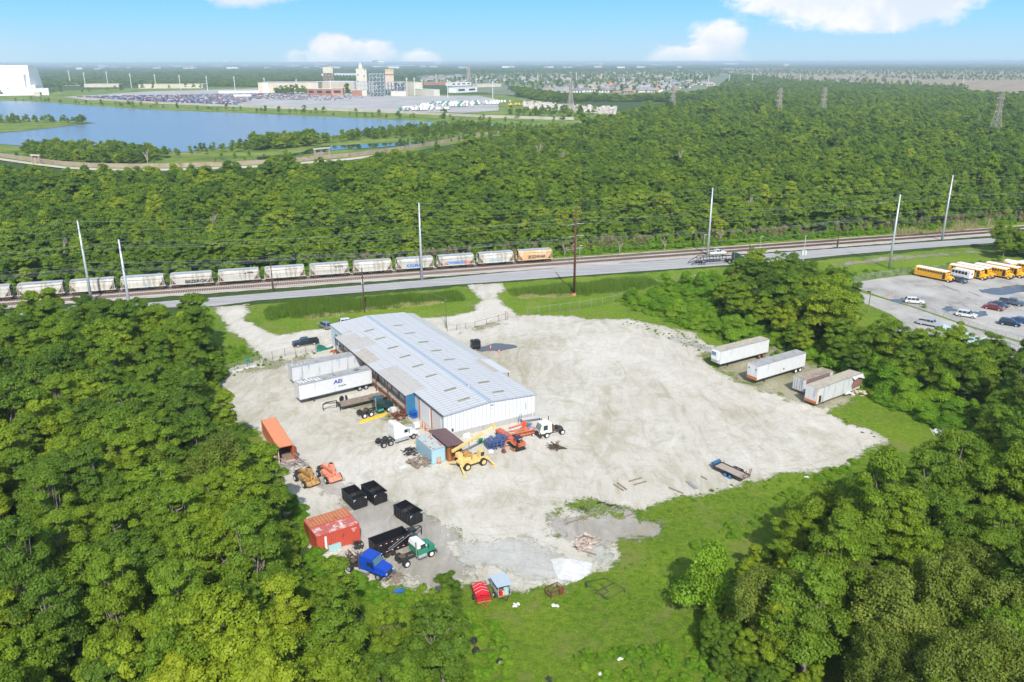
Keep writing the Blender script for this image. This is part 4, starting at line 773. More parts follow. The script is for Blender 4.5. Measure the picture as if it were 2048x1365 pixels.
MB().b(-19.65, -17.92, 11.62, 11.74, .6, 4.3).make('end_panel', M_blue, wh)
for s in (-17.4, -.5): MB().cyl((s, -.1, 0), (s, -.1, 4.4), .06, 8).make('downpipe', M_white, wh)
v = MB().cyl((-9.15, 7.6, 5.2), (-9.15, 7.6, 5.75), .22, 10); v.cyl((-9.15, 7.6, 5.75), (-9.15, 7.6, 5.9), .34, 10); v.make('roof_vent', M_galv, wh)
v = MB().cyl((-9.15, 52, 5.2), (-9.15, 52, 5.7), .2, 10); v.cyl((-9.15, 52, 5.7), (-9.15, 52, 5.85), .3, 10); v.make('roof_vent', M_galv, wh)
text(wh, '2-0', .42, (-8.7, -.02, 4.35), (R(90), 0, 0), M_frame); text(wh, '1', .40, (-8.7, -.02, 3.75), (R(90), 0, 0), M_frame)
MB().b(-1.9, -1.82, -.03, .05, 2.0, 3.3).make('conduit', M_frame, wh); MB().box((-16.3, -.06, 1.5), (.3, .1, .5)).make('meter_box', M_frame, wh)
MB().b(-17.98, -17.9, 50.8, 52.2, .8, 3.2).make('window', M_glass, wh); MB().b(-17.98, -17.9, 53, 54.4, .8, 3.2).make('window', M_glass, wh)

# ------------------------------------------------------------------ trailers
def box_trailer(name, label, front, th, L, side, roofm, Wd=2.55, z0=1.15, z1=4.0, wheels=True, group=None, rim=None, extras=True):
    """front = centre of the nose on the ground, th = direction the nose points"""
    t = thing(name, label, 'trailer', front, th, group); bd = MB().b(-L, 0, -Wd / 2, Wd / 2, z0, z1 - .04).make('body', side, t, bevel=.03)
    MB().b(-L + .03, -.03, -Wd / 2 + .03, Wd / 2 - .03, z1 - .045, z1 + .01).make('roof', roofm, t)
    rl = MB(); [rl.b(-L - .01, .01, y - .03, y + .03, z, z + .10) for y in (-Wd / 2, Wd / 2) for z in (z0 - .06, z1 - .09)]; rl.make('rail', M_alu, t)
    dr = MB(); dr.b(-L - .04, -L - .003, -Wd / 2 + .05, -.02, z0 + .1, z1 - .1); dr.b(-L - .04, -L - .003, .02, Wd / 2 - .05, z0 + .1, z1 - .1); dr.make('rear_door', side, t)
    MB().b(-L + .2, -.6, -.5, .5, .9, z0 - .01).make('underframe', M_frame, t)
    if wheels:
        for x in (-L + 1.3, -L + 2.6):
            for y in (-1, 1): wheel(t, x, y * .98, .5, .5, rim)
            MB().cyl((x, -.9, .5), (x, .9, .5), .08, 6).make('axle', M_frame, t)
    if extras:
        for y in (-.7, .7): MB().bar((-2.9, y, z0), (-2.9, y, .05), .14, .14).box((-2.9, y, .04), (.35, .35, .08)).make('landing_leg', M_frame, t)
        g = MB(); g.b(-L, -L + .1, -1.1, 1.1, .5, .6); g.b(-L, -L + .08, -.6, -.5, .5, z0); g.b(-L, -L + .08, .5, .6, .5, z0); g.make('underride_guard', M_frame, t)
    return t
def fc(far, th, Wd=2.55): return (far[0] + math.sin(th) * Wd / 2, far[1] - math.cos(th) * Wd / 2)
tA = box_trailer('box_trailer', 'plain white box trailer backed to the warehouse, farther of the pair', fc((-44.2, 149.2), R(33)), R(213), 14.6, M_tro, M_trr, wheels=True)
tB = box_trailer('box_trailer', 'white box trailer with blue letters backed to the warehouse, nearer of the pair', fc((-40.6, 139.9), R(35)), R(215), 14.6, M_trw, M_trr)
M_navy = mat('navy_lettering', (.02, .03, .30), .5); text(tB, 'AEi', 1.05, (-7.6, 1.30, 3.05), (R(90), 0, R(180)), M_navy, shear=.12, sx=1.2)
text(tB, 'WE DELIVER', .3, (-8.4, 1.30, 2.05), (R(90), 0, R(180)), M_frame)
pm = MB(); rr_ = random.Random(3)
for i in range(7): pm.box((-.6 - i * .62, rr_.uniform(-.5, .3), 4.03), (.3, rr_.uniform(.7, 1.9), .03), rz=.15)
pm.make('roof_patch', M_white, tB)
pm = MB(); pm.box((-7.4, 0, 4.03), (.12, 1.3, .05)); [pm.box((-12.6 + i * .32, rr_.uniform(-.4, .4), 4.03), (.12, 1.0, .04), rz=.5) for i in range(4)]; pm.make('roof_crack', M_frame, tB)
pm = MB(); [pm.box((-.5 - i * .9, rr_.uniform(-.6, .6), 4.03), (.2, rr_.uniform(.2, .7), .03)) for i in range(4)]; pm.make('roof_patch', M_white, tA)
tR = box_trailer('refrigerated_trailer', 'white refrigerated trailer with cooling unit on its nose, topmost of those at right', fc((41.4, 158.0), R(32)), R(212), 14.4, M_trw, M_trr2, rim=M_rusto)
u = MB().b(.0, .45, -.95, .95, 1.9, 3.75).make('cooling_unit', M_white, tR, bevel=.05); MB().b(.45, .47, -.8, .35, 2.8, 3.6).make('grille', M_ltblue if False else mat('blue_grey_grille', (.10, .22, .34), .4), u)
tP = box_trailer('box_trailer', 'clean white box trailer with rusty nose bumper and white hubs, right side of yard', fc((46.4, 149.2), R(33)), R(213), 14.4, M_trw, M_trr, rim=M_white)
MB().b(.0, .08, -1.27, 1.27, 1.0, 1.6).make('nose_bumper', M_rusto, tP); MB().b(.0, .03, -.45, .35, 1.9, 3.2).make('nose_panel', mat('pale_blue_panel', (.55, .66, .74), .5), tP)
for y in (-.85, .85): MB().b(.0, .03, y - .14, y + .14, 3.05, 3.3).make('vent', M_frame, tP)
MB().box((-7.8, 1.285, 1.9), (.35, .02, .35), ry=R(45)).make('placard', M_frame, tP)
tW = box_trailer('wrecked_trailer', 'crushed streaked grey box trailer with torn rear side, lowest of those at right', fc((54.1, 138.3), R(35)), R(215), 13.6, M_tro, M_trr2, z0=.75, z1=3.75, wheels=False)
tw = MB(); tw.add([(-13.9, 1.33, 1.2), (-11.0, 1.36, 1.1), (-10.6, 1.35, 1.9), (-11.2, 1.34, 2.9), (-13.2, 1.37, 3.2), (-14.0, 1.40, 2.6)], [(0, 1, 2, 3, 4, 5)]); tw.make('exposed_lining', mat('torn_brown_lining', (.22, .12, .09), .9, var=.35, vscale=4), tW)
tw = MB(); tw.add([(-13.7, 1.5, 3.72), (-10.2, 1.33, 3.74), (-10.9, 1.75, 3.1), (-12.1, 1.62, 3.35), (-13.9, 1.9, 2.8)], [(0, 1, 2, 3, 4)]); tw.add([(-14.2, 1.6, 3.6), (-13.6, 1.4, 3.74), (-13.6, -1.2, 3.74), (-14.6, -1.3, 3.3)], [(0, 1, 2, 3)]); tw.add([(-10.1, 1.31, 1.0), (-9.2, 1.30, 1.0), (-8.6, 1.45, .55), (-10.6, 1.7, .5)], [(0, 1, 2, 3)]); tw.make('torn_panel', M_tro, tW)
MB().b(0.0, .07, -1.27, 1.27, .72, 1.2).make('nose_bumper', M_rusto, tW); MB().b(-.55, .04, 1.22, 1.33, .8, 3.6).make('corner_post', mat('peeling_corner_post', (.62, .50, .42), .8, var=.3), tW); MB().b(-1.3, -.6, 1.25, 1.30, .8, 2.2).make('hole', M_dark, tW)
for x in (-12.4, -11.4): wheel(tW, x, .9, .45, .3, M_frame)
jb = MB(); rj = random.Random(5)
for i in range(26): jb.box((rj.uniform(-1.2, 1.4), rj.uniform(-.9, .9), rj.uniform(.05, .6)), (rj.uniform(.2, .7), rj.uniform(.2, .6), rj.uniform(.06, .3)), rj.random() * 3, rj.uniform(-.5, .5))
tag(jb.make('rubble_heap', mat('pale_foam_rubble', (.55, .48, .38), .9, var=.3, vscale=3), loc=(*G(1716, 793), 0)), 'pale heap of torn insulation behind the wrecked trailer', 'debris')
tO = box_trailer('box_trailer', 'short old white trailer with brown stained roof beside the wrecked one', fc((53.8, 144.1), R(33)), R(213), 8.5, M_tro, mat('stained_brown_roof', (.30, .25, .19), .8, var=.35, vscale=.6), z0=.7, z1=3.2, wheels=False, extras=False)
for y in (-.85, -.3, .3, .85): MB().b(.0, .03, y - .02, y + .02, .8, 3.1).make('door_rod', M_frame, tO)
tb = MB().b(-7.5, -.5, 1.28, 1.34, 2.2, 3.1).make('side_board', mat('brown_torn_board', (.20, .13, .10), .9, var=.3), tO)

# flatbed, utility and dump trailers
def gooseneck():
    th = R(33); t = thing('gooseneck_trailer', 'gooseneck flatbed trailer with brown plank deck beside dock', 'trailer', (-31.7, 136.3), th)
    MB().b(0, 9.0, -1.25, 1.25, .78, .88).make('deck', M_wood, t); MB().b(0, 9.0, -1.32, -1.26, .6, .87).make('side_rail', M_frame, t); MB().b(0, 9, 1.26, 1.32, .6, .87).make('side_rail', M_frame, t)
    f = MB(); [f.b(0, 9, y - .08, y + .08, .45, .77) for y in (-.5, .5)]; [f.b(x, x + .08, -1.25, 1.25, .6, .76) for x in np.arange(.3, 9, .8)]; f.make('frame', M_frame, t)
    n = MB(); [n.path([(0, y, .75), (-.2, y, 1.5), (-2.3, y * .4, 1.75), (-3.0, y * .1, 1.55)], .09, 6) for y in (-.55, .55)]; n.cyl((-3.0, 0, 1.65), (-3.0, 0, .55), .09, 8); n.make('gooseneck', M_black, t)
    MB().bar((-.1, -.9, 1.4), (-.1, -.9, 0), .12, .12).bar((-.1, .9, 1.4), (-.1, .9, 0), .12, .12).make('jack', M_black, t)
    MB().add([(9, -1.2, .86), (10.8, -1.2, .5), (10.8, 1.2, .5), (9, 1.2, .86), (9, -1.2, .76), (10.8, -1.2, .4), (10.8, 1.2, .4), (9, 1.2, .76)], [(0, 1, 2, 3), (7, 6, 5, 4), (0, 4, 5, 1), (1, 5, 6, 2), (2, 6, 7, 3), (3, 7, 4, 0)]).make('ramp', M_dkred, t)
    for x in (6.6, 7.7):
        for y in (-1.05, 1.05): wheel(t, x, y, .4, .3, M_white)
    MB().b(5.6, 8.6, -1.22, -.2, .881, .90).make('deck_plate', mat('dark_deck_plate', (.09, .06, .06), .8, var=.3), t)
gooseneck()
for k, px in enumerate(((684, 801), (694, 799))):
    t = thing('spare_wheel', 'blue rimmed spare wheel lying behind the flatbed deck' if k == 0 else 'second spare wheel behind the flatbed, nearer its ramp', 'wheel', G(*px), 1.0 + k); wheel(t, 0, 0.15, .5, .3, M_bluep)
def utility():
    th = R(-52); t = thing('utility_trailer', 'small plank-deck trailer with bright blue wheels and raised ramps', 'trailer', G(1461, 952), th)
    MB().b(-2.6, 2.6, -.95, .95, .58, .66).make('deck', mat('grey_planks', (.36, .30, .25), .9, var=.25, vscale=3), t); r = MB(); [r.b(-2.7, 2.7, y - .05, y + .05, .45, .80) for y in (-1.02, 1.02)]; r.b(-2.75, -2.65, -1, 1, .45, .8); r.make('frame', M_frame, t)
    MB().path([(-2.7, -.8, .55), (-3.9, 0, .55), (-2.7, .8, .55)], .05).make('hitch', M_black, t)
    for x in (-.15, .75):
        for y in (-1.25, 1.25): wheel(t, x, y, .36, .22, mat('bright_blue_rim', (.01, .22, .65), .4), rr=.75)
    for y in (-1.25, 1.25): MB().prism([(-.7, .66), (-.5, .9), (1.1, .9), (1.3, .66), (1.25, .62), (1.05, .84), (-.45, .84), (-.65, .62)], y - .16, y + .16).make('mudguard', M_black, t)
    for y in (-.62, .62):
        m_ = MB(); [m_.bar((2.72, y + s, .6), (2.95, y + s, 2.0), .05, .05) for s in (-.25, .25)]; [m_.bar((2.72 + .23 * k / 4, y - .25, .6 + 1.4 * k / 4), (2.72 + .23 * k / 4, y + .25, .6 + 1.4 * k / 4), .05, .04) for k in range(5)]; m_.make('ramp', M_rust, t)
    MB().box((-2.9, 0, .95), (.5, 1.7, .5), ry=.25).make('tool_box', mat('dusty_blue_steel', (.03, .12, .25), .6, var=.2), t, bevel=.03)
    MB().cyl((-2.2, .95, .8), (-2.2, .95, 1.3), .04, 6).make('jack', M_black, t)
utility()
def dump_trailer():
    th = R(36); t = thing('dump_trailer', 'long black gooseneck dump trailer with red and white reflector strips', 'trailer', (-17.9, 89.1), th); L = 4.9; w_ = 1.0
    b = MB(); b.b(0, L, -w_, -w_ + .07, .75, 2.3); b.b(0, L, w_ - .07, w_, .75, 2.3); b.b(L - .07, L, -w_, w_, .75, 2.3); b.b(0, .07, -w_ + .003, w_ - .003, .75, 2.28); b.b(0, L, -w_, w_, .70, .78); b.make('box', M_black, t)
    rim = MB(); [rim.b(-.03, L + .03, y - .07, y + .07, 2.28, 2.36) for y in (-w_, w_)]; [rim.b(x - .06, x + .06, -w_, w_, 2.27, 2.355) for x in (0, L)]; rim.make('top_rim', M_black, t)
    ri = MB(); [ri.b(x, x + .08, y - .05, y + .05, .75, 2.25) for x in np.arange(.1, L, .7) for y in (-w_ - .03, w_ + .03)]; ri.make('rib', M_black, t)
    g = MB(); [g.path([(L + .1, y, 1.1), (L + .3, y, 2.0), (L + 2.1, y * .25, 2.1), (L + 2.3, 0, 1.9)], .08) for y in (-.7, .7)]; g.cyl((L + 2.3, 0, 2.0), (L + 2.3, 0, .9), .08); g.b(-.1, L + .2, -.45, .45, .5, .69); g.make('gooseneck', M_black, t)
    MB().box((L + .9, 0, 1.95), (.9, .9, .4)).make('battery_box', M_frame, t, bevel=.03)
    for y in (-.8, .8): MB().bar((L + .2, y, 1.0), (L + .2, y, 0), .1, .1).make('jack', M_black, t)
    for x in (1.5, 2.35):
        for y in (-w_ - .12, w_ + .12): wheel(t, x, y, .38, .24, M_frame)
    wm = MB(); rd = MB()
    for k, x in enumerate(np.arange(.4, L, .8)):
        for z in (.85, 2.05): rd.b(x, x + .22, -w_ - .09, -w_ - .08, z, z + .09); wm.b(x + .225, x + .42, -w_ - .09, -w_ - .08, z, z + .09)
    rd.make('red_reflector', M_redl, t); wm.make('white_reflector', M_lamp, t)
    MB().bar((1.7, -w_ - .12, 1.2), (3.9, -w_ - .12, 2.2), .05, .05).bar((1.7, -w_ - .12, .9), (5.2, -w_ - .12, 2.3), .05, .05).make('tarp_arm', M_alu, t); MB().b(-.05, -.003, -.6, .6, .9, 2.1).make('tailgate', M_frame, t)
dump_trailer()
def dumpster(label, p, th, L=3.9, w_=2.1, h=1.75):
    """p = near left corner on the ground, th = direction of width"""
    t = thing('dumpster', label, 'dumpster', p, th, 'black open dumpsters on the grey gravel'); zt = h
    b = MB(); b.prism([(0, .12), (w_, .12), (w_, h), (0, h)], 0, .06)
    b.b(0, .06, .06, L, .3, h); b.b(w_ - .06, w_, .06, L, .3, h); b.b(0, w_, L - .06, L, .55, h); b.b(0, w_, .05, L - .4, .14, .22); b.add([(0, L - .5, .14), (w_, L - .5, .14), (w_, L - .02, .6), (0, L - .02, .6)], [(0, 1, 2, 3)]); b.make('shell', M_black, t)
    r = MB(); [r.b(x - .05, x + .05, -.03, L + .03, h, h + .08) for x in (0, w_)]; [r.b(0.05, w_ - .05, y - .05, y + .05, h + .003, h + .075) for y in (0, L)]; r.make('rim', M_black, t)
    rb = MB(); [rb.b(x - .06, x + .06, y, y + .09, .3, h) for y in np.arange(.4, L - .2, .6) for x in (-.02, w_ + .02)]; rb.make('rib', M_black, t)
    wm = MB(); [wm.b(x0, x1, -.012, -.003, z0, z1) for x0, x1, z0, z1 in ((.06, .36, h - .16, h - .08), (.06, .13, h - .36, h - .16), (w_ - .36, w_ - .06, h - .16, h - .08), (w_ - .13, w_ - .06, h - .36, h - .16))]; wm.make('corner_mark', M_lamp, t)
    MB().b(w_ / 2 - .04, w_ / 2 + .04, -.05, -.003, .15, h - .05).make('door_seam', M_frame, t)
    MB().b(.06, w_ - .06, .06, L * .6, .25, .32).make('floor_water', M_glass, t)
    for x in (.3, w_ - .3): MB().cyl((x - .08, .15, .12), (x + .08, .15, .12), .12, 10).make('roller', M_frame, t)
dumpster('black open dumpster left of the pair behind the red containers', (-22.4, 100.5), R(36)); dumpster('black open dumpster, right one of the pair with its corner marks', (-19.7, 101.8), R(38)); dumpster('black open dumpster standing alone behind the dump trailer', (-13.9, 96.2), R(43), 3.9)
def black_bin():
    t = thing('waste_bin', 'small black lidded waste container behind the warehouse puddle', 'dumpster', G(951, 697), R(20)); MB().prism([(-.9, .1), (.9, .1), (1.0, 1.9), (-1.0, 1.9)], -.8, .8).make('body', M_black, t, bevel=.05); [MB().box((x, -.1, 1.95), (.85, 1.5, .1), ry=.1).make('lid', M_black, t) for x in (-.5, .5)]; MB().b(-1.05, 1.05, -.9, -.8, .8, 1.0).make('fork_pocket', M_frame, t)
black_bin()
for k, px in enumerate(((981, 698), (998, 706))):
    t = thing('traffic_cone', ['orange traffic cone in the puddle nearer the waste bin', 'pale orange traffic cone at the puddle edge, right of the other'][k], 'cone', G(*px)); MB().b(-.25, .25, -.25, .25, 0, .05).make('base', M_cone, t); MB().cyl((0, 0, .05), (0, 0, .9), .18, 10, .03).make('cone', M_cone, t); MB().cyl((0, 0, .45), (0, 0, .62), .125, 10, .09).make('white_band', M_white, t)

# ------------------------------------------------------------------ containers
def container(label, p, th, L, sidem, endm, roofm, w_=2.44, h=2.6, open_end=False, name='shipping_container', group=None):
    """p = near left ground corner; x runs along th for L, y = depth w_"""
    t = thing(name, label, 'container', p, th, group)
    if not open_end: MB().b(.06, L - .06, .03, w_ - .03, .12, h - .04).make('side_panels', sidem, t); MB().b(.03, .055, .12, w_ - .12, .15, h - .1).make('end_panel', endm, t); MB().b(L - .055, L - .03, .12, w_ - .12, .15, h - .1).make('end_panel', endm, t)
    else:
        b = MB(); b.b(.06, L - .06, .03, .08, .12, h - .04); b.b(.06, L - .06, w_ - .08, w_ - .03, .12, h - .04); b.b(L - .1, L - .05, .08, w_ - .08, .12, h - .04); b.make('side_panels', sidem, t); MB().b(.02, L - .1, .08, w_ - .08, .1, .16).make('floor', M_wood, t)
    MB().b(.04, L - .04, .04, w_ - .04, h - .039, h - .005).make('roof', roofm, t)
    f = MB(); [f.b(x, x + .12, y, y + .12, 0, h) for x in (0, L - .12) for y in (0, w_ - .12)]; [f.b(.12, L - .12, y, y + .1, z, z + .12) for y in (0, w_ - .1) for z in (0, h - .12)]; [f.b(x, x + .1, .12, w_ - .12, z, z + .12) for x in (0, L - .1) for z in (0.02, h - .122)]
    f.make('frame', sidem, t); return t
a = R(121.5); c_ = container('pale blue shipping container with rust-streaked roof and hole in its end', at2((-12.7, 114.3), 2.44, 0, TH), a, 5.7, M_cblue, M_cbluy, M_cbr)
MB().b(-.02, -.003, .75, 1.6, .1, 1.1).make('hole', mat('exposed_plywood', (.45, .33, .24), .9, var=.4, vscale=6), c_)
c2 = container('rusty corrugated container under an overhanging brown roof', at2((-10.15, 115.4), 2.4, 0, TH), a, 5.7, M_crust, M_crusy, M_brown)
MB().add([(-.5, -.45, 2.62), (6.4, -.45, 2.62), (6.4, 2.75, 2.95), (-.5, 2.75, 2.95), (-.5, -.45, 2.68), (6.4, -.45, 2.68), (6.4, 2.75, 3.01), (-.5, 2.75, 3.01)], [(3, 2, 1, 0), (4, 5, 6, 7), (0, 1, 5, 4), (1, 2, 6, 5), (2, 3, 7, 6), (3, 0, 4, 7)]).make('lean_roof', M_brown, c2)
co = container('long orange shipping container with open doors by the left wood', at2((-37.0, 115.3), 2.44, 0, R(28)), R(118.5), 12.0, M_cor_, M_cor_, M_corr, open_end=True)
MB().box((-.5, 2.5, 1.35), (1.15, .06, 2.4), rz=R(-8)).make('door', M_white, co); MB().box((-.55, -.1, 1.35), (1.2, .06, 2.4), rz=R(12)).make('door', mat('rusty_red_door', (.30, .11, .07), .8, var=.3), co)
cr1 = container('red corrugated container with white scuffed roof, nearer of the joined pair', (-25.1, 89.8), R(33), 5.9, M_cred, M_cred, M_credr)
MB().b(1.05, 1.35, -.012, -.003, .35, 2.3).make('white_strip', M_white, cr1); text(cr1, 'C  P', .8, (3.4, 1.2, 2.601), (0, 0, R(5)), mat('faded_white_marking', (.75, .70, .66), .7)); text(cr1, 'UU 4\nG1', .3, (5.1, -.01, 2.0), (R(90), 0, 0), mat('faded_white_marking', (.75, .70, .66), .7))
container('orange-brown container joined behind the red one', at2((-25.1, 89.8), 0, 2.5, R(33)), R(33), 5.9, M_cred, M_crust, M_credr2)

# ------------------------------------------------------------------ lorries
def semi(label, p, th, cabm, L=6.0, axles=2, hoodm=None, topm=None, sleeper=0.9, scale=1.0, rim=None, stack=1, name='semi_truck', tankm=None, hl=1.5):
    """p = ground under the rearmost axle, x forward"""
    t = thing(name, label, 'truck', p, th); t.scale = (scale,) * 3; hoodm = hoodm or cabm; topm = topm or cabm
    f = MB(); [f.b(-.9, L + hl - .3, y - .05, y + .05, .75, 1.0) for y in (-.42, .42)]; [f.b(x, x + .1, -.42, .42, .78, .95) for x in (-.8, .6, 2.2, L - 1)]; f.make('frame', M_frame, t)
    MB().cyl((.65 if axles == 2 else 0, 0, 1.05), (.65 if axles == 2 else 0, 0, 1.15), .45, 14).make('fifth_wheel', M_bogie, t)
    cx0 = L - 1.35 - sleeper - .35; cx1 = L - .15; zt = 2.95 if sleeper else 2.6
    c = MB(); c.prism([(cx0, 1.0), (cx1, 1.0), (cx1, 1.85), (cx1 - .42, zt - .12, .16), (cx0 + .15, zt, .12), (cx0, zt - .5, .04)], -1.13, 1.13); c.make('cab', cabm, t, bevel=.05)
    if topm is not cabm: MB().prism([(cx0 - .02, 2.0, -.015), (cx1 - .12, 2.0, -.015), (cx1 - .41, zt - .1, .14), (cx0 + .15, zt + .015, .10), (cx0 - .02, zt - .5, .02)], -1.13, 1.13).make('cab_top', topm, t)
    MB().prism([(cx1 - .02, 1.0), (L + hl, .75, .28), (L + hl, 1.45, .30), (L + hl - .3, 1.68, .3), (cx1 - .02, 1.86, .1)], -1.08, 1.08).make('hood', hoodm, t, bevel=.05)
    MB().add([(cx1 + .012, -.9, 1.9), (cx1 + .012, .9, 1.9), (cx1 - .33, .82, zt - .30), (cx1 - .33, -.82, zt - .30)], [(0, 1, 2, 3)]).make('windshield', M_lglass, t)
    for y in (-1, 1):
        MB().box((cx1 - .72, y * 1.10, 2.12), (.75, .06, .55), rx=-y * -.12).make('side_window', M_glass, t)
        MB().cyl((cx0 + .1, y * .95, .72), (cx0 + 1.3, y * .95, .72), .3, 12).make('fuel_tank', tankm or M_alu, t)
        wheel(t, L + .35, y * .98, .5, .28, rim); MB().prism([(L - .4, 1.0), (L - .2, 1.2), (L + .9, 1.2), (L + 1.1, .9), (L + 1.0, .85), (L + .8, 1.08), (L - .12, 1.08), (L - .3, .9)], y * .98 - .2, y * .98 + .2).make('fender', hoodm, t)
        MB().box((L + hl + .0, y * .72, 1.1), (.05, .22, .2)).make('headlight', M_lamp, t); MB().box((cx1 - .1, y * 1.35, 2.1), (.06, .18, .5)).make('mirror', M_black, t)
        for k in range(axles): wheel(t, k * 1.3, y * .92, .5, .55, rim)
    MB().b(L + hl + .02, L + hl + .22, -1.1, 1.1, .45, .78).make('bumper', M_chrome, t, bevel=.03); MB().b(L + hl - .005, L + hl + .03, -.5, .5, .85, 1.4).make('grille', M_frame, t)
    for y in ((-1,) if stack == 1 else (-1, 1)): MB().cyl((cx0 - .12, y * .95, .9), (cx0 - .12, y * .95, zt + .35), .09, 10).make('exhaust_stack', M_chrome, t)
    for k in range(axles): MB().cyl((k * 1.3, -.8, .5), (k * 1.3, .8, .5), .1, 6).make('axle', M_frame, t)
    return t
def aero_semi():
    t = thing('semi_truck', 'white sleeper semi truck with grey skirt, nose at the warehouse corner', 'truck', (-21.7, 121.2), R(36)); L = 5.3
    f = MB(); [f.b(-.9, L + .8, y - .05, y + .05, .7, .95) for y in (-.42, .42)]; f.make('frame', M_frame, t); MB().cyl((.65, 0, 1.0), (.65, 0, 1.1), .45, 14).make('fifth_wheel', M_frame, t)
    MB().prism([(2.0, .95), (4.6, .95), (4.75, 1.8), (4.25, 2.55, .12), (3.3, 3.45, .22), (2.25, 3.75, .26), (2.0, 3.65, .2)], -1.2, 1.2).make('cab', M_white, t, bevel=.08)
    MB().prism([(4.6, .8), (6.55, .6, .3), (6.6, 1.1, .32), (6.2, 1.45, .3), (4.7, 1.85, .08)], -1.15, 1.15).make('hood', M_white, t, bevel=.1)
    MB().add([(4.77, -.95, 1.85), (4.77, .95, 1.85), (4.30, .88, 2.52), (4.30, -.88, 2.52)], [(0, 1, 2, 3)]).make('windshield', M_glass, t)
    for y in (-1, 1):
        MB().box((4.1, y * 1.205, 2.0), (.65, .02, .55)).make('side_window', M_glass, t); MB().box((3.3, y * 1.22, .75), (2.6, .05, .55)).make('side_skirt', mat('grey_skirt_paint', (.35, .39, .42), .4, dirt=(.24, .25, .26)), t)
        wheel(t, L + .25, y * .98, .5, .28); MB().box((4.55, y * 1.4, 2.0), (.08, .2, .6)).make('mirror', M_black, t); MB().box((6.45, y * .8, 1.05), (.3, .25, .18)).make('headlight', M_lamp, t)
        for k in range(2): wheel(t, k * 1.25, y * .92, .5, .5)
    MB().add([(1.985, -.75, 2.9), (1.985, .75, 2.9), (2.2, .6, 3.68), (2.2, -.6, 3.68)], [(0, 1, 2, 3)]).make('roof_fairing_gap', M_frame, t); MB().box((6.6, 0, .5), (.2, 2.0, .3)).make('bumper', M_white, t)
aero_semi()
semi('dark green semi truck parked by the loading dock, bare chassis behind', (-26.9, 132.9), R(36), M_dgrn, L=4.5, sleeper=.3, tankm=M_hood, rim=M_white)
semi('white and green single-axle semi truck at lower left of yard', (-13.9, 87.8), R(38), M_grn, L=3.3, axles=1, topm=M_white, sleeper=0, scale=1.0, rim=M_white, name='semi_truck', hl=1.1)
semi('bright blue semi truck half hidden by trees at the yard corner', (-19.9, 87.0), R(-26), M_cobalt, L=4.2, axles=1, sleeper=.8, scale=.95)
def yard_truck():
    t = thing('yard_truck', 'small white terminal tractor facing left beside the warehouse corner', 'truck', (8.05, 126.2), R(207)); 
    f = MB(); [f.b(-.5, 4.1, y - .06, y + .06, .65, .9) for y in (-.42, .42)]; f.make('frame', M_bogie, t); MB().box((.1, 0, 1.05), (1.0, .9, .14), ry=-.1).make('fifth_wheel', M_frame, t)
    MB().prism([(1.9, .8), (4.0, .8), (4.25, 1.3), (3.75, 2.55, .08), (2.0, 2.6, .08)], -.95, .95).make('cab', mat('ivory_cab_paint', (.72, .71, .66), .45, dirt=(.5, .46, .38)), t, bevel=.06); MB().b(4.0, 4.35, -1.15, 1.15, .35, .75).make('bumper', M_frame, t)
    MB().add([(4.22, -.8, 1.4), (4.22, .8, 1.4), (3.82, .75, 2.42), (3.82, -.75, 2.42)], [(0, 1, 2, 3)]).make('windshield', M_lglass, t)
    for y in (-1, 1): MB().b(2.8, 3.6, y * .955 - .01, y * .955 + .01, 1.45, 2.3).make('side_window', M_glass, t); wheel(t, 3.0, y * 1.0, .48, .28, M_white); wheel(t, 0, y * .95, .48, .5, M_white); MB().box((4.3, y * .75, 1.0), (.06, .25, .2)).make('headlight', M_lamp, t)
    MB().cyl((1.75, -.7, .9), (1.75, -.7, 3.1), .07, 8).make('exhaust_stack', M_frame, t); MB().b(1.2, 1.85, -.8, .5, .9, 1.7).make('engine_cover', M_bogie, t)
yard_truck()
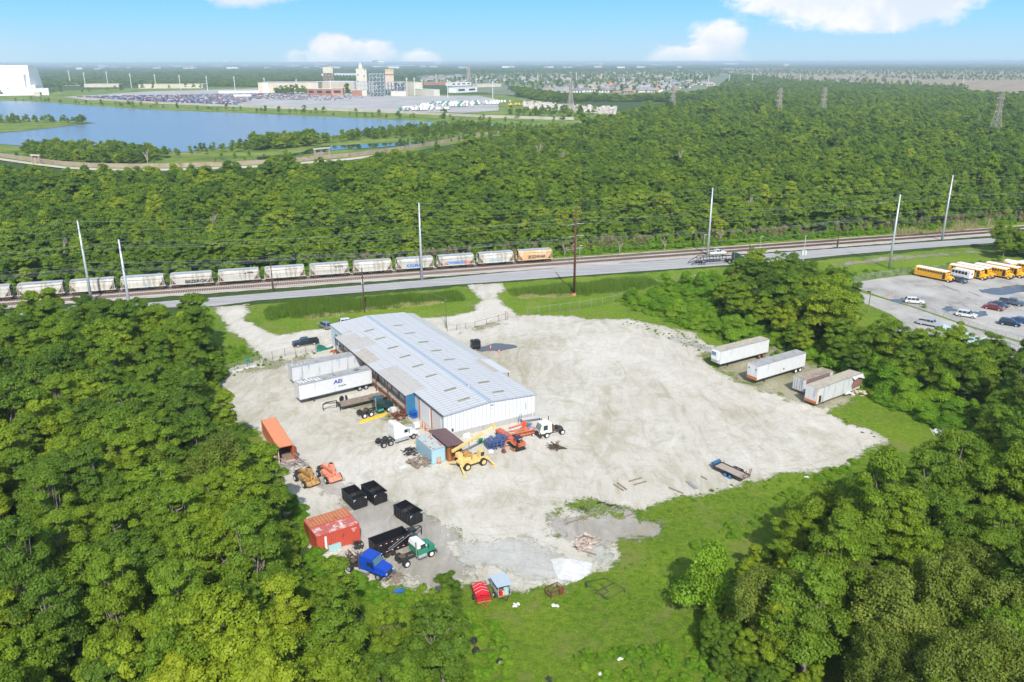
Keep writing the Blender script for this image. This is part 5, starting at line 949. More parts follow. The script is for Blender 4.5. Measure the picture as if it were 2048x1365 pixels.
# ------------------------------------------------------------------ machines
def crane():
    t = thing('mobile_crane', 'pale yellow wheeled crane with boom raised over the scrap', 'crane', (-6.4, 114.2), R(36))
    MB().b(-2.3, 2.3, -.95, .95, .75, 1.25).make('chassis', M_cry, t, bevel=.04); MB().prism([(-2.6, 1.25), (-.6, 1.25), (-.6, 1.9), (-2.4, 1.9)], -.8, .2).make('engine_cover', M_cry, t, bevel=.05)
    cab = MB().prism([(.9, 1.2), (2.0, 1.2), (1.9, 2.4), (1.0, 2.5)], -.95, -.05).make('cab', M_cry, t, bevel=.04); MB().b(1.1, 1.8, -.97, -.94, 1.6, 2.3).make('window', M_glass, cab); MB().b(1.97, 2.0, -.8, -.2, 1.6, 2.3).make('window', M_glass, cab)
    MB().box((-.7, .3, 1.9), (1.3, 1.5, .9)).make('turret', M_cryd, t, bevel=.05); MB().box((-1.9, .6, 2.1), (.8, 1.1, .7)).make('counterweight', M_cry, t, bevel=.05)
    def loc_(q): dx, dy = q[0] + 6.4, q[1] - 114.2; c_, s_ = math.cos(R(36)), math.sin(R(36)); return (dx * c_ + dy * s_, -dx * s_ + dy * c_)
    B0 = Vector((*loc_(G(903, 903, 2.4)), 2.4)); B2 = Vector((*loc_(G(987, 853, 3.9)), 3.9)); B1 = B0.lerp(B2, .72)
    b = MB().bar(B0, B1, .36, .38); bm_ = b.make('boom', M_cry, t); MB().bar(B0.lerp(B2, .66), B2, .26, .26).make('boom_extension', mat('cream_yellow_paint', (.80, .62, .27), .5), bm_)
    MB().box(B2, (.5, .5, .6)).make('boom_head', M_cry, t); MB().bar((-.2, .6, 1.7), B0.lerp(B2, .4), .16, .16).make('lift_cylinder', M_chrome, t)
    for x in (-1.5, 1.5):
        for y in (-1.05, 1.05): wheel(t, x, y, .62, .45, M_cry, rr=.6)
    for x, y in ((-2.5, -1.0), (2.4, -1.0), (-2.5, 1.0), (2.4, 1.0)): o = MB().bar((x, y * .7, 1.1), (x * 1.13, y * 2.3, .25), .22, .2).make('outrigger', M_cry, t); MB().box((x * 1.14, y * 2.35, .07), (.6, .5, .1)).make('foot', M_cry, o)
crane()
def excavator():
    t = thing('mini_excavator', 'small orange-red excavator with black canopy, bucket to the left', 'excavator', (1.0, 119.8), R(32))
    for y in (-.6, .6): MB().prism([(-.95, .1), (-.75, 0), (.75, 0), (.95, .1), (1.0, .3), (.8, .48), (-.8, .48), (-1, .3)], y - .17, y + .17).make('track', M_tyre, t)
    MB().b(-.5, .5, -.5, .5, .3, .6).make('undercarriage', M_frame, t); MB().prism([(-.3, .6), (1.0, .6), (1.1, 1.0), (1.0, 1.35), (-.3, 1.1)], -.65, .65).make('body', M_or, t, bevel=.06)
    MB().b(-.6, .5, -.6, .6, 2.15, 2.22).make('canopy', mat('navy_canopy', (.02, .03, .09), .4), t); p_ = MB(); [p_.bar((x, y, .9), (x, y, 2.15), .05, .05) for x in (-.5, .4) for y in (-.5, .5)]; p_.make('canopy_post', M_black, t); MB().box((0, 0, 1.3), (.4, .45, .6)).make('seat', M_black, t)
    MB().path([(-.6, 0, .8), (-1.4, .1, 1.9), (-2.2, .1, 2.0)], .12, 6).make('boom', M_or, t); MB().bar((-2.2, .1, 2.05), (-2.75, .1, .7), .18, .2).make('stick', M_or, t); MB().prism([(-3.0, .6), (-2.6, .7), (-2.4, .2), (-2.75, .05), (-3.05, .25)], -.2, .35).make('bucket', M_rust, t)
    MB().box((-1.2, 0, .3), (.08, 1.3, .45), ry=.2).make('blade', M_rusto, t); MB().bar((-.9, 0, 1.0), (-1.5, .1, 1.75), .07, .07).make('ram', M_chrome, t)
excavator()
def telehandler(label, p, th, m):
    t = thing('telehandler', label, 'telehandler', p, th); MB().b(-1.9, 1.4, -.55, .55, .6, 1.1).make('chassis', m, t, bevel=.05); MB().prism([(-2.5, .5), (-1.5, .45), (-1.4, 1.2), (-2.2, 1.25)], -1.0, 1.0).make('counterweight', m, t, bevel=.06)
    MB().bar((-2.0, -.05, 1.75), (2.1, -.05, 1.35), .38, .42).make('boom', m, t); MB().bar((1.8, -.05, 1.4), (2.6, -.05, .8), .3, .3).make('boom_tip', m, t)
    c = MB().prism([(-.2, .9), (.9, .9), (.8, 2.1), (-.1, 2.15)], -1.05, -.32).make('cab', m, t, bevel=.03); MB().b(0, .7, -1.07, -1.04, 1.35, 2.0).make('window', M_glass, c); MB().b(.1, .6, -.9, -.45, 2.12, 2.16).make('hatch', M_dark, c)
    MB().b(-1.4, .6, .35, 1.0, .8, 1.35).make('engine_cover', m, t, bevel=.05); MB().bar((-2.3, -.35, .9), (-2.0, -.25, 1.9), .2, .15).bar((-2.3, .25, .9), (-2.0, .15, 1.9), .2, .15).make('boom_mount', m, t)
    for x in (-1.45, 1.35):
        for y in (-1.08, 1.08): wheel(t, x, y, .56, .4, M_doorw, rr=.5)
    f = MB(); f.b(2.6, 2.7, -.6, .6, .3, 1.1); [f.b(2.7, 3.7, y - .05, y + .05, .3, .36) for y in (-.35, .35)]; f.make('fork_carriage', M_frame, t)
telehandler('worn ochre telehandler, left of the two by the dumpsters', at2((-31.1, 108.9), 0, 0, 0), R(130), M_cryd); telehandler('sun-faded pink-orange telehandler, right of the two by the dumpsters', (-28.0, 110.2), R(128), M_pink)
def belt_machine():
    t = thing('scissor_lift_frame', 'orange steel conveyor frames lying along the warehouse end wall', 'machine frame', (-.4, 122.6), R(-53)); 
    for k, (x0, x1, y, z) in enumerate([(-3.0, .2, -.3, .9), (-.2, 2.8, -.5, .8)]): MB().b(x0, x1, y - .55, y + .55, z, z + .5).make('trough', M_or, t, bevel=.05); MB().b(x0 + .1, x1 - .1, y - .5, y + .5, z - .5, z - .003).make('support', M_frame, t)
belt_machine()
t = thing('boom_lift', 'folded orange boom lift with round red tank beside the end wall', 'machine', (1.9, 124.6), R(26)); fr = MB()
for z in (.5, 1.1): fr.path([(-2.2, -.5, z), (1.8, -.5, z), (2.1, 0, z), (1.8, .5, z), (-2.2, .5, z)], .14, 6)
fr.path([(-2.2, 1.1, 1.5), (.6, 1.1, 1.7)], .16, 6); fr.make('frame', M_or, t); MB().cyl((.6, .9, 1.3), (.6, .9, 2.1), .4, 12).make('tank', M_orr, t); MB().b(-1.5, 1.2, -.3, .3, .55, 1.0).make('deck', M_rusto, t); [wheel(t, x, y, .3, .2, M_white) for x in (-1.6, 1.5) for y in (-.7, .7)]
def scrap(name, label, cat, p, r_, n, m, seed, h=1.0, size=(.3, 1.2), kind='mix', th=0.0, group=None):
    rs = random.Random(seed); mb = MB()
    for i in range(n):
        a_ = rs.random() * 6.28; q = rs.random() ** .6 * r_; x = q * math.cos(a_); y = q * math.sin(a_); z = rs.random() * h * (1 - q / r_ * .6); L = rs.uniform(*size); d = Vector((rs.uniform(-1, 1), rs.uniform(-1, 1), rs.uniform(-.4, .4))).normalized() * L / 2; c = Vector((x, y, max(z, .04 + abs(d.z))))
        if kind == 'pipe' or (kind == 'mix' and i % 2): mb.cyl(c - d, c + d, rs.uniform(.03, .07), 5)
        else: mb.box(c, (L * .6, rs.uniform(.1, .5), rs.uniform(.04, .3)), rs.random() * 3.1, rs.uniform(-.4, .4))
    o = mb.make(name, m, loc=(p[0], p[1], 0), rz=th); return tag(o, label, cat, group)
def frames_stack(label, p, th, m, nx=3, ny=2, nz=3, c=.6):
    t = MB()
    for i in range(nx):
        for j in range(ny):
            for k in range(nz):
                x, y, z = i * c * 1.15, j * c * 1.2, k * c * .8
                if random.Random(i * 7 + j * 3 + k).random() < .15: continue
                for dx, dy in ((0, 0), (c, 0), (c, c), (0, c)): t.bar((x + dx, y + dy, z), (x + dx, y + dy, z + c * .7), .07, .07)
                for zz in (z + .05, z + c * .7): t.path([(x, y, zz), (x + c, y, zz), (x + c, y + c, zz), (x, y + c, zz), (x, y, zz)], .035, 4)
                t.box((x + c / 2, y + c / 2, z + .3), (c * .5, c * .5, .2), i + j)
    return tag(t.make('steel_frame_stack', m, loc=(*p, 0), rz=th), label, 'scrap stack')
frames_stack('jumbled stack of blue steel frames under the crane boom', (-3.7, 119.0), R(25), M_bsteel, 4, 3, 3, .62)
frames_stack('smaller stack of blue steel frames touching the orange conveyor', (-2.6, 121.6), R(-5), M_bsteel, 3, 2, 3, .6)
frames_stack('stack of bright blue plastic crates by the warehouse side door', G(826, 838), R(40), M_ltblue, 2, 3, 3, .55)
scrap('scrap_heap', 'rusty scrap heap between the dark green truck and side doors', 'scrap', G(797, 833), 1.8, 60, M_rust, 1, 1.1); scrap('scrap_heap', 'rusty red debris heap under the green tarpaulin end', 'scrap', G(672, 704), 1.4, 50, M_rusto, 2, .8, (.3, 1.0))
scrap('scrap_heap', 'dark tangle of scrap left of the pale blue container', 'scrap', G(818, 905), 1.3, 44, M_frame, 3, .8); scrap('scrap_heap', 'green machine parts heap behind the crane boom', 'scrap', G(958, 884), .9, 22, M_gsteel, 4, .8, (.2, .7)); scrap('scrap_heap', 'loose brown planks and metal left of the blue container corner', 'scrap', G(840, 925), 1.9, 46, M_wood, 5, .35, (.8, 2.2)); scrap('scrap_heap', 'low litter of boards along the foot of the end wall', 'debris', G(925, 868), 2.0, 36, mat('mixed_pale_boards', (.5, .46, .4), .8, var=.4, vscale=1), 6, .25, (.2, .9))
scrap('scrap_heap', 'small rusty parts heap beside the red containers', 'scrap', G(713, 1092), .8, 30, M_frame, 8, .9, (.3, .9)); scrap('scrap_heap', 'bundle of grey pipes left of the blue truck', 'pipes', G(704, 1122), 1.6, 26, M_bogie, 9, .3, (1.5, 2.8), 'pipe'); scrap('scrap_heap', 'broken timber and pallets right of the blue truck', 'debris', G(785, 1155), 1.3, 30, M_wood, 10, .4, (.5, 1.4)); scrap('scrap_heap', 'flat grey pile of pipes before the orange container', 'pipes', G(583, 931), 1.9, 30, mat('grey_pipe', (.30, .26, .25), .8, var=.3), 11, .35, (1.8, 3.0), 'pipe')
scrap('scrap_heap', 'pale timber wreckage on white sand beside the powder patch', 'debris', G(1172, 1090), 1.7, 46, mat('bleached_timber', (.46, .38, .32), .9, var=.4, vscale=2), 12, .3, (.7, 2.6)); scrap('scrap_heap', 'barrels and boards under the table by the end wall', 'debris', G(1053, 852), 1.2, 34, mat('mixed_dull_junk', (.30, .29, .27), .8, var=.5, vscale=1.5), 13, .8, (.3, .8))
scrap('scrap_heap', 'yellow and red engine parts in front of the white truck', 'scrap', G(838, 885), 1.0, 30, M_cry, 14, 1.0, (.3, 1.0)); scrap('scrap_heap', 'debris heap spilled at the container hole', 'debris', G(876, 925), .7, 18, M_rusto, 15, .2, (.2, .6)); scrap('scrap_heap', 'white rubble and boards under the far right tree edge', 'debris', G(1885, 873), 2.0, 24, M_white, 16, .5, (.8, 2.4))
scrap('scrap_heap', 'blue plastic litter at the lower wood edge', 'debris', G(795, 1185), .8, 10, M_ltblue, 17, .4, (.4, .8)); scrap('scrap_heap', 'brown stack of planks near the yard centre', 'pipes', G(1109, 898), 1.0, 20, M_bogie, 18, .3, (1.4, 2.2), 'pipe')
pp = MB(); a0 = (6.0, 121.0)
for k in range(9): pp.cyl((a0[0] + k * .16, a0[1] + k * .02, .1 + .12 * (k % 2)), (a0[0] + 1.7 + k * .16, a0[1] - 1.5 + k * .02, .1 + .12 * (k % 2)), .07, 6)
tag(pp.make('pipe_stack', M_bogie), 'parallel rusty pipes laid in front of the white terminal tractor', 'pipes')
yb = MB(); q0, q1 = G(718, 846), G(770, 830)
for k in range(3): yb.bar((q0[0] + k * .1, q0[1] + .33 * k, .16), (q1[0] + k * .1, q1[1] + .33 * k, .16), .2, .3)
tag(yb.make('steel_beams', M_yel), 'three bright yellow steel beams lying beside the dark green truck', 'beams')
def solid(name, label, cat, px, d, m, th=.5, z=0, bevel=.04): return tag(MB().box((0, 0, d[2] / 2), d).make(name, m, loc=(*G(*px), z), rz=th, bevel=bevel), label, cat)
def tote(label, px, th):
    t = thing('bulk_tote', label, 'container', G(*px), th); MB().b(-.5, .5, -.45, .45, .15, 1.05).make('bottle', mat('milky_plastic', (.70, .71, .70), .4, var=.08), t, bevel=.08); MB().b(-.55, .55, -.5, .5, 0, .14).make('pallet', M_wood, t)
    c = MB(); [c.bar((x, y, .14), (x, y, 1.08), .03, .03) for x in (-.53, 0, .53) for y in (-.48, .48)]; [c.path([(-.53, -.48, z), (.53, -.48, z), (.53, .48, z), (-.53, .48, z), (-.53, -.48, z)], .015, 4) for z in (.4, .7, 1.07)]; c.make('cage', M_galv, t)
tote('white caged liquid tote beside the dark green truck', (786, 825), .6); tote('grey caged liquid tote behind the white sleeper truck nose', (832, 856), .5)
t = thing('covered_crate', 'grey sheeted crate left of the white terminal tractor', 'crate', G(1067, 866), R(-20)); MB().prism([(-.8, 0), (.8, 0), (.75, 1.0), (-.6, 1.15)], -.7, .7).make('sheet', mat('silver_grey_sheet', (.42, .44, .47), .5, var=.15), t, bevel=.08)
t = thing('blue_barrel', 'bright blue barrel behind the grey sheeted crate', 'barrel', G(1057, 858)); MB().cyl((0, 0, 0), (0, 0, .9), .3, 14).make('shell', mat('barrel_blue', (.02, .22, .5), .4), t); MB().cyl((0, 0, .9), (0, 0, .93), .32, 14).make('lid', M_bluep, t)
t = thing('work_table', 'long steel table of junk at the right end of end wall', 'table', G(1062, 846), R(20)); MB().b(-1.9, 1.9, -.5, .5, .9, .98).make('tabletop', mat('grey_tabletop', (.45, .44, .45), .6), t); [MB().b(x, x + .08, y, y + .08, 0, .9).make('leg', M_frame, t) for x in (-1.8, 1.7) for y in (-.45, .38)]
t = thing('stepladder', 'pale blue stepladder leaning against the end wall', 'ladder', G(1038, 848), R(-60)); [MB().bar((0, y, 0), (.5, y * .7, 2.1), .06, .05).make('rail', M_bluep, t) for y in (-.28, .28)]; r_ = MB(); [r_.bar((.5 * k / 6, -.25, 2.1 * k / 6), (.5 * k / 6, .25, 2.1 * k / 6), .05, .04) for k in range(1, 6)]; r_.make('rung', M_galv, t)
solid('leaning_board', 'white board lying against the end wall foundation', 'board', (932, 876), (1.2, .1, .9), M_white, R(32)); solid('tilted_sheet', 'white tilted sheet on the ground before blue frames', 'board', (980, 905), (.9, .6, .4), M_white, .5)
solid('grey_sheet', 'pale grey crumpled sheet near scrap left of blue container', 'sheet', (806, 934), (1.6, .8, .15), M_doorw, .7); solid('leaning_sheet', 'pale blue panel leaning on the red container', 'panel', (668, 1098), (1.7, .4, .8), mat('pale_teal_panel', (.32, .52, .52), .5), R(33))
t = thing('steel_gate_frame', 'orange steel frames leaning by the warehouse side doors', 'frame', G(850, 862), R(120)); [MB().b(x, x + .1, -.1, .1, 0, 1.3).make('post', M_orj, t) for x in (-2.2, 0, 1.2)]; MB().bar((-2.2, 0, 1.2), (0, 0, .6), .12, .1).make('rail', M_orj, t)
for k, (a_, b_) in enumerate([((1226, 971), (1246, 984)), ((1233, 968), (1252, 982)), ((1256, 965.5), (1282, 958)), ((1266, 972.5), (1291, 965.5)), ((1336, 978), (1365, 990)), ((1374, 966), (1391, 981)), ((1401, 956), (1412, 962)), ((1235, 1041), (1262, 1031)), ((1128, 1050), (1183, 1033)), ((1150, 1100), (1190, 1112))]):
    p, q = G(*a_), G(*b_); L = math.dist(p, q); th = ang(p, q); m = M_wood if k != 5 else mat('grey_plank', (.25, .25, .26), .8)
    lab = ['left timber of the parallel pair lying mid yard', 'right timber of the parallel pair lying mid yard', 'upper timber of the two lying crosswise mid yard', 'lower timber of the two lying crosswise mid yard', 'long timber at the grass edge left of the blue-wheeled trailer', 'wide grey board beside the blue-wheeled trailer', 'short timber stub near the blue-wheeled trailer', 'weathered plank stack on the grey gravel patch', 'long weathered pole lying on the grey gravel', 'timber across the pale wreckage by the powder patch'][k]
    tag(MB().b(0, L, -.11 if k != 5 else -.3, .11 if k != 5 else .3, 0, .14).make('timber', m, loc=(*p, .02), rz=th, bevel=.02), lab, 'timber')
# small trailers and relics on the lower grass
def cage_trailer():
    t = thing('garden_trailer', 'rusty cage trailer loaded under a bright red tarpaulin', 'trailer', (-3.7, 80.8), R(106)); MB().b(-1.5, 1.5, -.9, .9, .4, .48).make('bed', M_rusto, t)
    c = MB(); [c.bar((x, y, .45), (x, y, 1.2), .05, .05) for x in (-1.5, -.5, .5, 1.5) for y in (-.9, .9)]; [c.path([(-1.5, -.9, z), (1.5, -.9, z), (1.5, .9, z), (-1.5, .9, z), (-1.5, -.9, z)], .03, 4) for z in (.8, 1.2)]; c.make('cage', M_rust, t)
    tp = MB(); rs = random.Random(2); nx, ny = 8, 6
    for i in range(nx + 1):
        for j in range(ny + 1): tp.v.append((-1.15 + 2.5 * i / nx, -.85 + 1.7 * j / ny, .95 + .35 * math.sin(math.pi * j / ny) + rs.uniform(-.06, .06)))
    tp.f += [(i * (ny + 1) + j, (i + 1) * (ny + 1) + j, (i + 1) * (ny + 1) + j + 1, i * (ny + 1) + j + 1) for i in range(nx) for j in range(ny)]; tp.b(-1.1, 1.3, -.8, .8, .5, .9); tp.make('tarpaulin', M_redt, t, smooth=False)
    st = MB(); [st.bar((x, -.87, 1.02), (x, 0, 1.42), .03, .02).bar((x, 0, 1.42), (x, .87, 1.02), .03, .02) for x in (-.3, .3, .9)]; st.make('strap', M_white, t)
    for y in (-1.0, 1.0): wheel(t, 0, y, .32, .2, M_frame)
    MB().path([(-1.5, -.5, .4), (-2.4, 0, .4), (-1.5, .5, .4)], .04).make('hitch', M_rusto, t)
cage_trailer()
def shed_trailer():
    t = thing('canopy_trailer', 'small trailer with grey flat roof on posts, loaded with drums', 'trailer', (-1.4, 81.6), R(112)); MB().b(-1.25, 1.25, -.75, .75, .45, .53).make('bed', M_wood, t); MB().box((0, 0, 1.95), (2.7, 1.95, .06), ry=R(3)).make('roof', mat('blue_grey_roof_sheet', (.42, .50, .56), .5, var=.06), t)
    [MB().bar((x, y, .5), (x, y, 1.95), .05, .05).make('post', M_galv, t) for x in (-1.2, 0, 1.2) for y in (-.78, .78)]; s_ = MB(); [s_.path([(-1.2, y, z), (1.2, y, z)], .03, 4) for y in (-.78, .78) for z in (.85, 1.15)]; s_.make('side_rail', M_galv, t)
    MB().cyl((-.8, -.35, .53), (-.8, -.35, 1.2), .32, 12).make('drum', mat('pale_blue_drum', (.38, .55, .60), .4), t); MB().box((-.9, .35, .8), (.4, .3, .5)).make('fuel_can', M_redt, t); MB().box((-.9, .05, .75), (.3, .2, .4)).make('fuel_can', M_cry, t)
    for y in (-.95, .95): wheel(t, -.3, y, .36, .22, M_white)
    MB().path([(-1.2, -.5, .45), (-2.0, 0, .45), (-1.2, .5, .45)], .04).make('hitch', M_frame, t)
shed_trailer()
t = thing('rusted_frame', 'rusted steel bin frame sinking in the grass', 'scrap frame', G(1106, 1188), R(35)); f = MB(); [f.path([(-.9, -.6, z), (.9, -.6, z), (.9, .6, z), (-.9, .6, z), (-.9, -.6, z)], .05, 5) for z in (.3, .9)]; [f.bar((x, y, 0), (x, y, .95), .07, .07) for x in (-.9, .9) for y in (-.6, .6)]; f.make('frame', M_rust, t); MB().b(.3, .9, -.66, -.62, 0, .9).make('plate', M_dkred, t); MB().b(-.9, .2, -.6, .6, .3, .34).make('grid', mat('mossy_rust', (.10, .10, .03), .9, var=.4), t)
t = thing('rack_frame', 'black twisted steel rack frame lying in the green grass', 'scrap frame', (11.2, 80.2), R(35)); f = MB(); f.path([(0, 0, .2), (2.7, 0, .5), (2.4, 3.1, .4), (-.4, 3.4, .9), (0, 0, .2)], .035, 5); f.path([(0, 0, .2), (-.4, 1.6, .5), (.9, 1.8, .35), (2.6, 1.6, .6)], .05, 5); f.path([(-.4, 3.4, .9), (-.5, 3.2, 0)], .09, 5); f.path([(2.7, 0, .5), (2.7, 0, 0)], .05); f.path([(.1, .9, .3), (1.0, 1.0, .3), (1.1, 2.6, .4)], .04); f.make('frame', M_frame, t)
t = thing('wheeled_axle_frame', 'old farm chassis with white-hubbed wheels overgrown by weeds', 'chassis', (-2.6, 71.2), R(20)); [wheel(t, *q, r=.42, w=.26, rim=M_white, rr=.5) for q in ((-1.25, .5), (1.7, -.4), (.6, -2.0), (-1.0, 2.1))]; MB().path([(-1.3, .4, .5), (1.6, -.4, .5)], .05).path([(1.6, -.4, .5), (.7, -1.9, .5)], .05).path([(-1.3, .4, .5), (-1.0, 2.0, .5)], .05).make('axle', M_bogie, t)
for k, px in enumerate([(1237, 1322), (1196, 1352), (1107, 1213), (1029, 1213), (1613, 960), (985, 1254), (1000, 1270), (1098, 1361)]):
    rs = random.Random(k + 60); mb = MB(); [mb.box((rs.uniform(-.3, .3), rs.uniform(-.3, .3), .08), (rs.uniform(.1, .5), rs.uniform(.1, .4), rs.uniform(.04, .2)), rs.random() * 3) for i in range(5)]
    tag(mb.make('litter', M_white if k != 7 else M_frame, loc=(*G(*px), .05)), ['white litter in tall weeds at bottom centre', 'white litter scrap lower in the weeds', 'white rag in grass by the rusted frame', 'pinkish white slab beside the canopy trailer', 'white bag at the grass edge below the right yard corner', 'upper pale rubble scrap left of lower clearing', 'lower pale rubble scrap left of lower clearing', 'dark scrap at the bottom edge of the clearing'][k], 'litter')
# green tarpaulins on the fence, pale strip
def drape(name, label, pts, m, seed):
    rs = random.Random(seed); n = 8; mb = MB(); (x0, y0), (x1, y1) = pts
    for i in range(n + 1):
        t_ = i / n; x = x0 + (x1 - x0) * t_; y = y0 + (y1 - y0) * t_
        for j, (z, o_) in enumerate(((1.7, 0), (1.2, -.25), (.6, -.1), (.05, -.6))): mb.v.append((x + rs.uniform(-.1, .1), y + o_ + rs.uniform(-.2, .2), max(.05, z * (.55 + .45 * math.sin(t_ * 5 + 1)) + rs.uniform(-.1, .1))))
    mb.f += [(i * 4 + j, (i + 1) * 4 + j, (i + 1) * 4 + j + 1, i * 4 + j + 1) for i in range(n) for j in range(3)]
    k = len(mb.v); mb.v += [(v[0], v[1] + .06, v[2] - .02) for v in mb.v]; mb.f += [tuple(reversed([i + k for i in f])) for f in list(mb.f)]; tag(mb.make(name, m), label, 'tarpaulin')
drape('tarpaulin', 'dark green tarpaulin draped at the warehouse corner', (G(634, 702), G(667, 694)), M_tarp, 1); drape('tarpaulin', 'small green tarpaulin on the fence near the left wood', (G(492, 725), G(506, 722)), M_tarp, 2)
p, q = G(424, 751), G(516, 729); tag(MB().b(0, math.dist(p, q), -.35, .35, 0, .12).make('white_panel_strip', M_doorw, loc=(*p, .03), rz=ang(p, q)), 'long pale panels laid on the ground by the left fence', 'panels')
# ------------------------------------------------------------------ cars
def car_mats(nm, col): return mat('paint_' + nm, col, .28, .25, coat=.8)
CP = dict(white=(.75, .76, .76), silver=(.45, .49, .52), red=(.28, .015, .02), navy=(.012, .03, .09), blue=(.03, .09, .24), slate=(.09, .12, .17), black=(.015, .02, .03), grey=(.20, .23, .28))
def car(kind, label, p, th, col, scale=1.0, name=None, z=0):
    m = car_mats(col, CP[col]); t = thing(name or kind, label, {'suv': 'SUV', 'sedan': 'car', 'pickup_truck': 'pickup'}[kind], (p[0], p[1], z), th); t.scale = (scale,) * 3
    if kind == 'pickup_truck':
        L = 5.7; b = MB(); b.prism([(-2.85, .5), (2.8, .5), (2.85, .85), (2.75, 1.12, .06), (1.25, 1.22, .03), (-2.85, 1.18, .02)], -.98, .98); b.make('body', m, t, bevel=.05)
        c = MB().prism([(-.75, 1.15), (1.35, 1.18), (.75, 1.82, .16), (-.6, 1.84, .16)], -.93, .93).make('cabin', m, t, bevel=.05); MB().b(-2.7, -.85, -.78, .78, 1.185, 1.20).make('bed', M_dark if col != 'navy' else M_black, t)
        r = MB(); [r.b(-2.8, -.8, y - .06, y + .06, 1.18, 1.30) for y in (-.88, .88)]; r.b(-2.86, -2.78, -.9, .9, 1.17, 1.3); r.make('bed_rail', m, t); wx = (1.85, -1.75); gl = [(-.5, .3, .9), (-.5, .3, -.9)]; ws = ((1.30, 1.24), (.82, 1.76)); top = (-.5, .65); zt = 1.84
    else:
        h = 1.72 if kind == 'suv' else 1.45; bl = .98 if kind == 'suv' else .88; L = 4.7
        MB().prism([(-2.3, .35), (2.3, .35), (2.36, .6), (2.2, bl - .12, .1), (1.1, bl + .05, .04), (-2.2, bl + .06, .04), (-2.36, .7)], -.93, .93).make('body', m, t, bevel=.06)
        rx = -2.1 if kind == 'suv' else -1.75; MB().prism([(rx, bl), (1.25, bl), (.45, h, .2), (-1.85 if kind == 'suv' else -.95, h, .2)], -.86, .86).make('cabin', m, t, bevel=.06); wx = (1.42, -1.42); ws = ((1.2, bl + .05), (.52, h - .06)); zt = h
    (xa, za), (xb, zb) = ws; MB().add([(xa + .02, -.72, za + .02), (xa + .02, .72, za + .02), (xb + .03, .62, zb), (xb + .03, -.62, zb)], [(0, 1, 2, 3)]).make('windshield', M_glass, t)
    x0 = {'suv': -1.95, 'sedan': -1.3, 'pickup_truck': -.6}[kind]; zb0 = (za + .02); yb = {'suv': .872, 'sedan': .872, 'pickup_truck': .935}[kind]; yt = {'suv': .69, 'sedan': .69, 'pickup_truck': .78}[kind]
    for sg in (-1, 1):
        n = 3 if kind == 'suv' else 2; xs = np.linspace(x0, xa - .15, n + 1); k = (zt - .08 - zb0)
        for i in range(n):
            a_, b_ = xs[i] + .04, xs[i + 1] - .04; sh = .5 * k if i == n - 1 else 0; sh0 = .25 * k if i == 0 and kind != 'pickup_truck' else 0
            MB().add([(a_, sg * (yb + .005), zb0), (b_, sg * (yb + .005), zb0), (b_ - sh * .9, sg * (yt + .02), zt - .1), (a_ + sh0, sg * (yt + .02), zt - .1)], [(0, 1, 2, 3) if sg < 0 else (3, 2, 1, 0)]).make('side_window', M_glass, t)
        MB().box((L / 2 - .04 if kind != 'pickup_truck' else 2.8, sg * .68, .78), (.12, .32, .14)).make('headlight', M_lamp, t); MB().box((-L / 2 + .02 if kind != 'pickup_truck' else -2.84, sg * .72, .85), (.06, .22, .2)).make('tail_light', M_redl, t); MB().box((xa - .25, sg * .98, za + .05), (.12, .16, .12)).make('mirror', m, t)
        for x in wx: wheel(t, x, sg * .84, .36 if kind != 'pickup_truck' else .42, .24, M_alu, rr=.62)
    MB().b(L / 2 - .02 if kind != 'pickup_truck' else 2.8, (L / 2 if kind != 'pickup_truck' else 2.85) + .04, -.8, .8, .42, .6).make('bumper', M_frame, t)
    if kind != 'pickup_truck': MB().add([(x0 - .38 if kind == 'suv' else x0 - .45, -.65, zb0), (x0 - .38 if kind == 'suv' else x0 - .45, .65, zb0), (-1.86 if kind == 'suv' else -.96, .58, zt - .05), (-1.86 if kind == 'suv' else -.96, -.58, zt - .05)], [(3, 2, 1, 0)]).make('rear_window', M_glass, t)
    return t
def place(kind, label, pxr, pxf, col, scale=1.0, side=-1, **kw):
    """pxr, pxf = near-side rear and front ground points"""
    p, q = G(*pxr), G(*pxf); th = ang(p, q); c = mid(p, q); s = 1 if math.sin(th) * 0 + (c[0] * math.sin(th) - c[1] * math.cos(th)) < 0 else -1
    n = Vector((-math.sin(th), math.cos(th))); n = n if n.dot(Vector(c)) > 0 else -n; return car(kind, label, (c[0] + n.x * .9, c[1] + n.y * .9), th, col, scale, **kw)
place('pickup_truck', 'dark navy crew cab pickup parked by the fence northwest of warehouse', (636, 688), (590, 694.5), 'black', 1.0)
place('suv', 'grey-blue SUV parked at the far left corner of the warehouse', (652, 659.5), (636, 652), 'grey', .95); place('suv', 'white vehicle roof just showing behind the warehouse roof', (689, 650), (705, 648), 'white', .9)
place('suv', 'white SUV parked at the puddle, leftmost car of the bus lot', (1811, 611.5), (1848, 614.5), 'white'); place('suv', 'white SUV between two puddles beside the lot fence', (1913, 637.5), (1950, 643.5), 'white'); place('sedan', 'dark red car beside the grey-blue sedan', (1969, 623), (2001, 629), 'red')
place('sedan', 'grey-blue sedan between red car and dark pickup', (1980, 616.5), (2011, 622.5), 'slate'); place('pickup_truck', 'dark grey pickup with covered bed right of red car', (2001, 613), (2042, 619.5), 'slate'); place('suv', 'dark blue SUV in front at the lot gate', (1999, 655), (2037, 661), 'navy'); place('sedan', 'blue car behind the dark blue SUV at right edge', (2024, 650), (2058, 656), 'blue')
place('pickup_truck', 'silver pickup with ladder rack on the access road', (1836, 654), (1877, 662), 'silver', .95); place('suv', 'slate blue SUV parked right of the first school bus', (1903, 567), (1927, 573), 'slate', .95)
place('sedan', 'white van half hidden behind trees left of the bus lot', (1668, 573), (1692, 567), 'white', 1.0)
